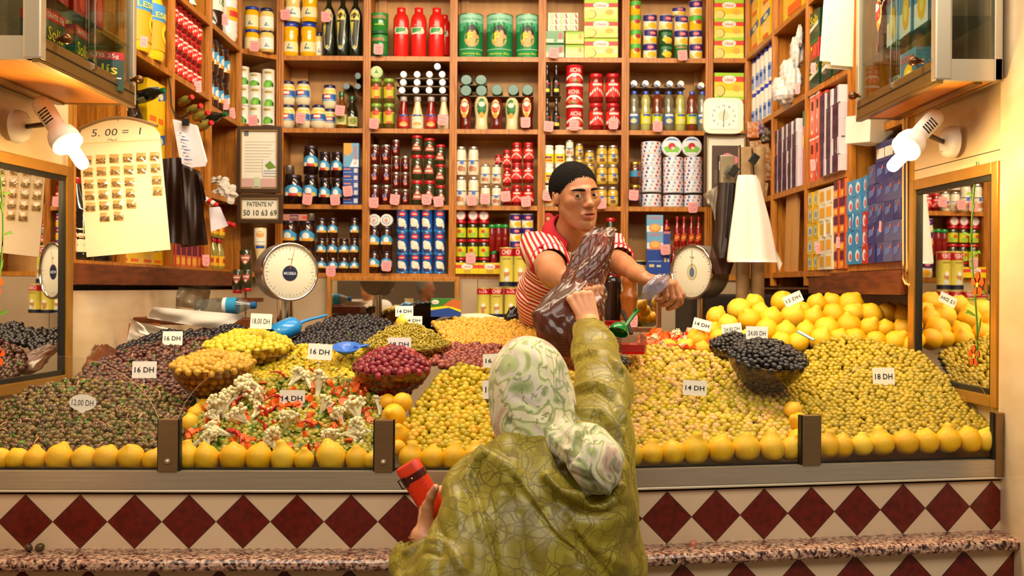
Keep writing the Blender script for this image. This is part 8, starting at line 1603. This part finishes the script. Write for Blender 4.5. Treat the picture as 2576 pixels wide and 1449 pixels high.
sheetpx('plastic_bag', [(1925, 560), (1940, 600), (1968, 662), (1960, 684)], 4.24, WBG, 'loose corner of white plastic bag sticking out right of the bundle', 'bag', 8, 8, .006)
drape('plastic_bag_bundle', [(460, 1808, 1848), (520, 1800, 1848), (580, 1798, 1842), (620, 1792, 1838), (650, 1800, 1822)], 4.33, DKB, 'bundle of dark brown plastic bags hanging left of the white ones', .05, 3)
drape('plastic_bag_bundle', [(462, 1835, 1852), (540, 1828, 1850), (600, 1820, 1846)], 4.31, mat('black_film', '#0A0808', .25, coat=.5), 'narrow bundle of black plastic bags between brown and white', .03, 6)
drape('plastic_bag_bundle', [(618, 1790, 1845), (650, 1784, 1850), (690, 1800, 1836)], 4.42, mat('brown_cloth', '#4A2A18', .6), 'brown bundle hanging below the dark bags', .05, 7)
sheetpx('plastic_bag', [(1768, 490), (1808, 465), (1800, 560), (1790, 520)], 4.4, mat('grey_film', '#A89A88', .4), 'grey beige plastic bag spread out left of the dark bags', 'bag', 10, 10, .012)
# near-black box put in for the shade of the recess beside the lemons
MB().box((1.22, 5.3, 1.0), (.62, .5, 1.15), mat('recess_dark', '#1E120A', .6), None, .01).build('dark_recess_box', label='dark box put in for the shaded recess behind the lemon pile', cat='cabinet')
# plastic bags mass on right shelf, left bays of knick-knacks
r7 = random.Random(12)
for i, (x, y, rx, ry) in enumerate(((1962, 225, 22, 30), (1985, 185, 24, 34), (2005, 130, 16, 40), (1975, 240, 26, 22), (1998, 205, 20, 34), (2012, 90, 8, 26))):
    c = P(x, y, 4.98-.02*i); V_, Q_, _ = cubesphere(9); V_ = V_*2; V_ *= (1+.10*np.sin(V_[:, :1]*9+i)+.08*np.sin(V_[:, 1:2]*12-i*2)+.06*np.sin(V_[:, 2:3]*15+i)); V_ = V_*np.array([rx, rx*1.1, ry])*4.98/F
    o = link('plastic_bag', npmesh('bagful', V_, Q_, mat('clear_white_bag', '#D8CCC0', .3, noise=.5, nscale=22, dark='#A8C4D0', bump=.9, bscale=45, coat=.5)), label='lumpy clear white bag of goods in the right shelving, '+['lower left', 'middle', 'upper right', 'lowest', 'right centre', 'topmost'][i], cat='bag', group='clear white bags in the right shelving'); o.location = c
for i, (x, y) in enumerate(((548, 440), (560, 455), (572, 462), (550, 470), (582, 475), (565, 480))):
    V_, Q_, _ = cubesphere(6); V_ = V_*(1+.35*np.sin(V_[:, :1]*14+i*2)+.3*np.sin(V_[:, 2:3]*17+i)); o = link('paper_twist', npmesh('twist', V_*np.array([.07, .05, .035]), Q_, PAPW, False), label='small crumpled white paper on the left shelf beside the framed certificate', cat='paper', group='crumpled papers on the left shelf'); o.location = P(x, y+14, 5.40); o.rotation_euler = (i, i*2, 0)
# jumble of small packets right of the photograph
for i, (x, y, w_, h_, c_) in enumerate(((1892, 328, 30, 40, '#B8602E'), (1912, 322, 18, 36, '#5A2A6A'), (1925, 340, 20, 36, '#3A2A20'), (1900, 375, 30, 40, '#9A5A2A'), (1925, 385, 22, 44, '#A86A30'), (1905, 420, 14, 60, '#5A9A2A'), (1928, 430, 22, 50, '#8A4A1E'), (1915, 480, 26, 40, '#9A6A38'))):
    c = P(x, y, 5.45); o = MB().box(c, (w_/F*5.45, .05, h_/F*5.45), mat('packet_'+c_[1:], c_, .35, noise=.6, nscale=60, dark='#D8C8A0'), Matrix.Rotation(r7.uniform(-.2, .2), 3, 'Y'), .006).build('snack_packet', loc=c); tag(o, f"small hanging snack packet right of the framed photograph, {['orange', 'violet', 'dark', 'tan', 'amber', 'green', 'rust', 'beige'][i]} one", 'packet')
# cables at right of the shelving
CAB = mat('cream_cable', '#D8B070', .5)
for k, (dx, y1) in enumerate(((0, 700), (9, 712))):
    m = MB(); m.tube([P(2272+dx, y, 3.52) for y in np.linspace(295, y1, 12)]+[P(2278+dx+4*k, y1+14, 3.5), P(2290+4*k, y1+18, 3.48)], .004, CAB, 8); tag(m.build('cable', loc=P(2272+dx, 500, 3.52)), ['left of two cream cables running down the gold edge at right', 'right of two cream cables running down the gold edge at right'][k], 'cable')
m = MB(); m.tube([P(x, y, 4.48) for x, y in ((422, 175), (430, 230), (431, 265), (440, 290), (455, 298), (470, 290), (480, 278))], .004, RUBBER, 8); tag(m.build('cable', loc=P(431, 230, 4.48)), 'black cable looping over the left shelf post above the notepad', 'cable')
# wall socket marks under the clock: price tags on side goods
for x, y, Y, l in ((498, 218, 4.85, 'on the red jam jars of the left wall'), (566, 262, 5.35, 'on the left of the dark jam jars'), (583, 285, 5.5, 'on the right of the dark jam jars'), (518, 655, 5.0, 'on the low left packets'), (565, 50, 5.3, 'on the dark syrup bottle'), (362, 105, 4.05, 'on the first oil jug'), (2006, 222, 4.72, 'on the clear white bags'), (2046, 172, 4.5, 'under the green packets'), (2045, 415, 4.5, 'under the orange cartons'), (2108, 372, 4.2, 'on the purple cartons'), (2178, 610, 3.92, 'on the red cheese cartons'), (2218, 570, 3.72, 'on the navy cartons'), (2110, 610, 4.2, 'on the rust stock cartons'), (2058, 625, 4.45, 'on the little yellow stock cartons')):
    price_tag(x, y, Y, 'pink handwritten price tag '+l, 18 if x < 1300 else 13, 28, rot=R_.uniform(-.15, .15), yaw=.6 if x < 1300 else -.6)
# ---------------------------------------------------------------- bystanders outside the frame, seen in the back mirror
def bystander(x, y, h, shirt, look, label, bald, lean=0):
    e = empty('person', (x, y, 0), label, 'person'); k = h/1.75; f = Matrix.Rotation(look, 3, 'Z'); c0 = Vector((x, y, 0)); g_ = lambda a, b, c: c0+f @ Vector((a*k, b*k+lean*max(0, c-1), c*k))
    lo, hi = c0-Vector((.42, .42, .0)), c0+Vector((.42, .42, h+.06)); S = SDF(lo, hi, .011); S.ell(g_(0, 0, 1.64), (.075, .095, .115), .02, f); S.cone(g_(0, -.04, 1.57), g_(0, -.05, 1.55), .05, .045, .02); S.cone(g_(0, -.10, 1.635), g_(0, -.105, 1.61), .010, .014, .015)
    for s in (-1, 1): S.ell(g_(s*.078, .01, 1.63), (.01, .02, .03), .01, f)
    S.cone(g_(0, .01, 1.56), g_(0, .02, 1.44), .055, .06, .02)
    for s in (-1, 1):
        S.chain([(g_(s*.19, 0, 1.40), .045), (g_(s*.25, .0, 1.13), .040), (g_(s*.24, -.12, .92), .03)], .02)
        for a, b, ra, rb in hand_caps(g_(s*.24, -.12, .92), f @ Vector((0, -.3, -1)), f @ Vector((s, 0, .2)), -s, [(.3, .4, .3)]*4, [(.5, .8, .4), (.2, 1, .3), (0, 1, .3)]): S.cone(a, b, ra, rb, .006)
    V, Q = S.mesh(1); z = np.zeros(len(V)); pmesh('body', V, Q, SKM, e, {'lip': z, 'stubble_shade': z})
    S = SDF(lo, hi, .011); S.cone(g_(-.15, .01, 1.41), g_(.15, .01, 1.41), .075, .075, .04); S.cone(g_(-.08, .01, 1.35), g_(-.07, .01, .95), .12, .12, .05); S.cone(g_(.08, .01, 1.35), g_(.07, .01, .95), .12, .12, .05)
    for s in (-1, 1): S.cone(g_(s*.18, 0, 1.41), g_(s*.25, .0, 1.15), .07, .065, .03)
    V, Q = S.mesh(2); pmesh('shirt', V, Q, shirt, e)
    S = SDF(lo, hi, .012)
    for s in (-1, 1): S.chain([(g_(s*.09, .01, .95), .11), (g_(s*.10, .0, .5), .075), (g_(s*.11, 0, .08), .06)], .04); S.cone(g_(s*.11, 0, .04), g_(s*.12, -.14, .035), .045, .035, .02)
    V, Q = S.mesh(2); pmesh('trousers', V, Q, mat('dark_denim', '#1E2230', .8), e)
    S = SDF(lo+Vector((0, 0, h-.4)), hi, .008); S.ell(g_(0, .012, 1.655), (.081, .098, .115), .02, f); S.ell(g_(0, -.08, 1.60), (.09, .09, .10 if not bald else .17), .01, f, True); S.ell(g_(0, 0, 1.48), (.12, .14, .10), .01, f, True)
    V, Q = S.mesh(1); pmesh('hair', V, Q, mat('grey_hair', '#8A8478', .8, bump=.6, bscale=200), e)
bystander(-1.385, 1.95, 1.74, mat('white_shirt', '#DCD8D8', .8), PI+.3, 'grey haired man in a white shirt reflected in the back mirror', False)
bystander(-.95, .55, 1.70, mat('dark_tshirt', '#3A3836', .85, noise=.4, nscale=40, dark='#6A6660'), PI-1.2, 'balding man in a dark shirt reflected in the back mirror', True)
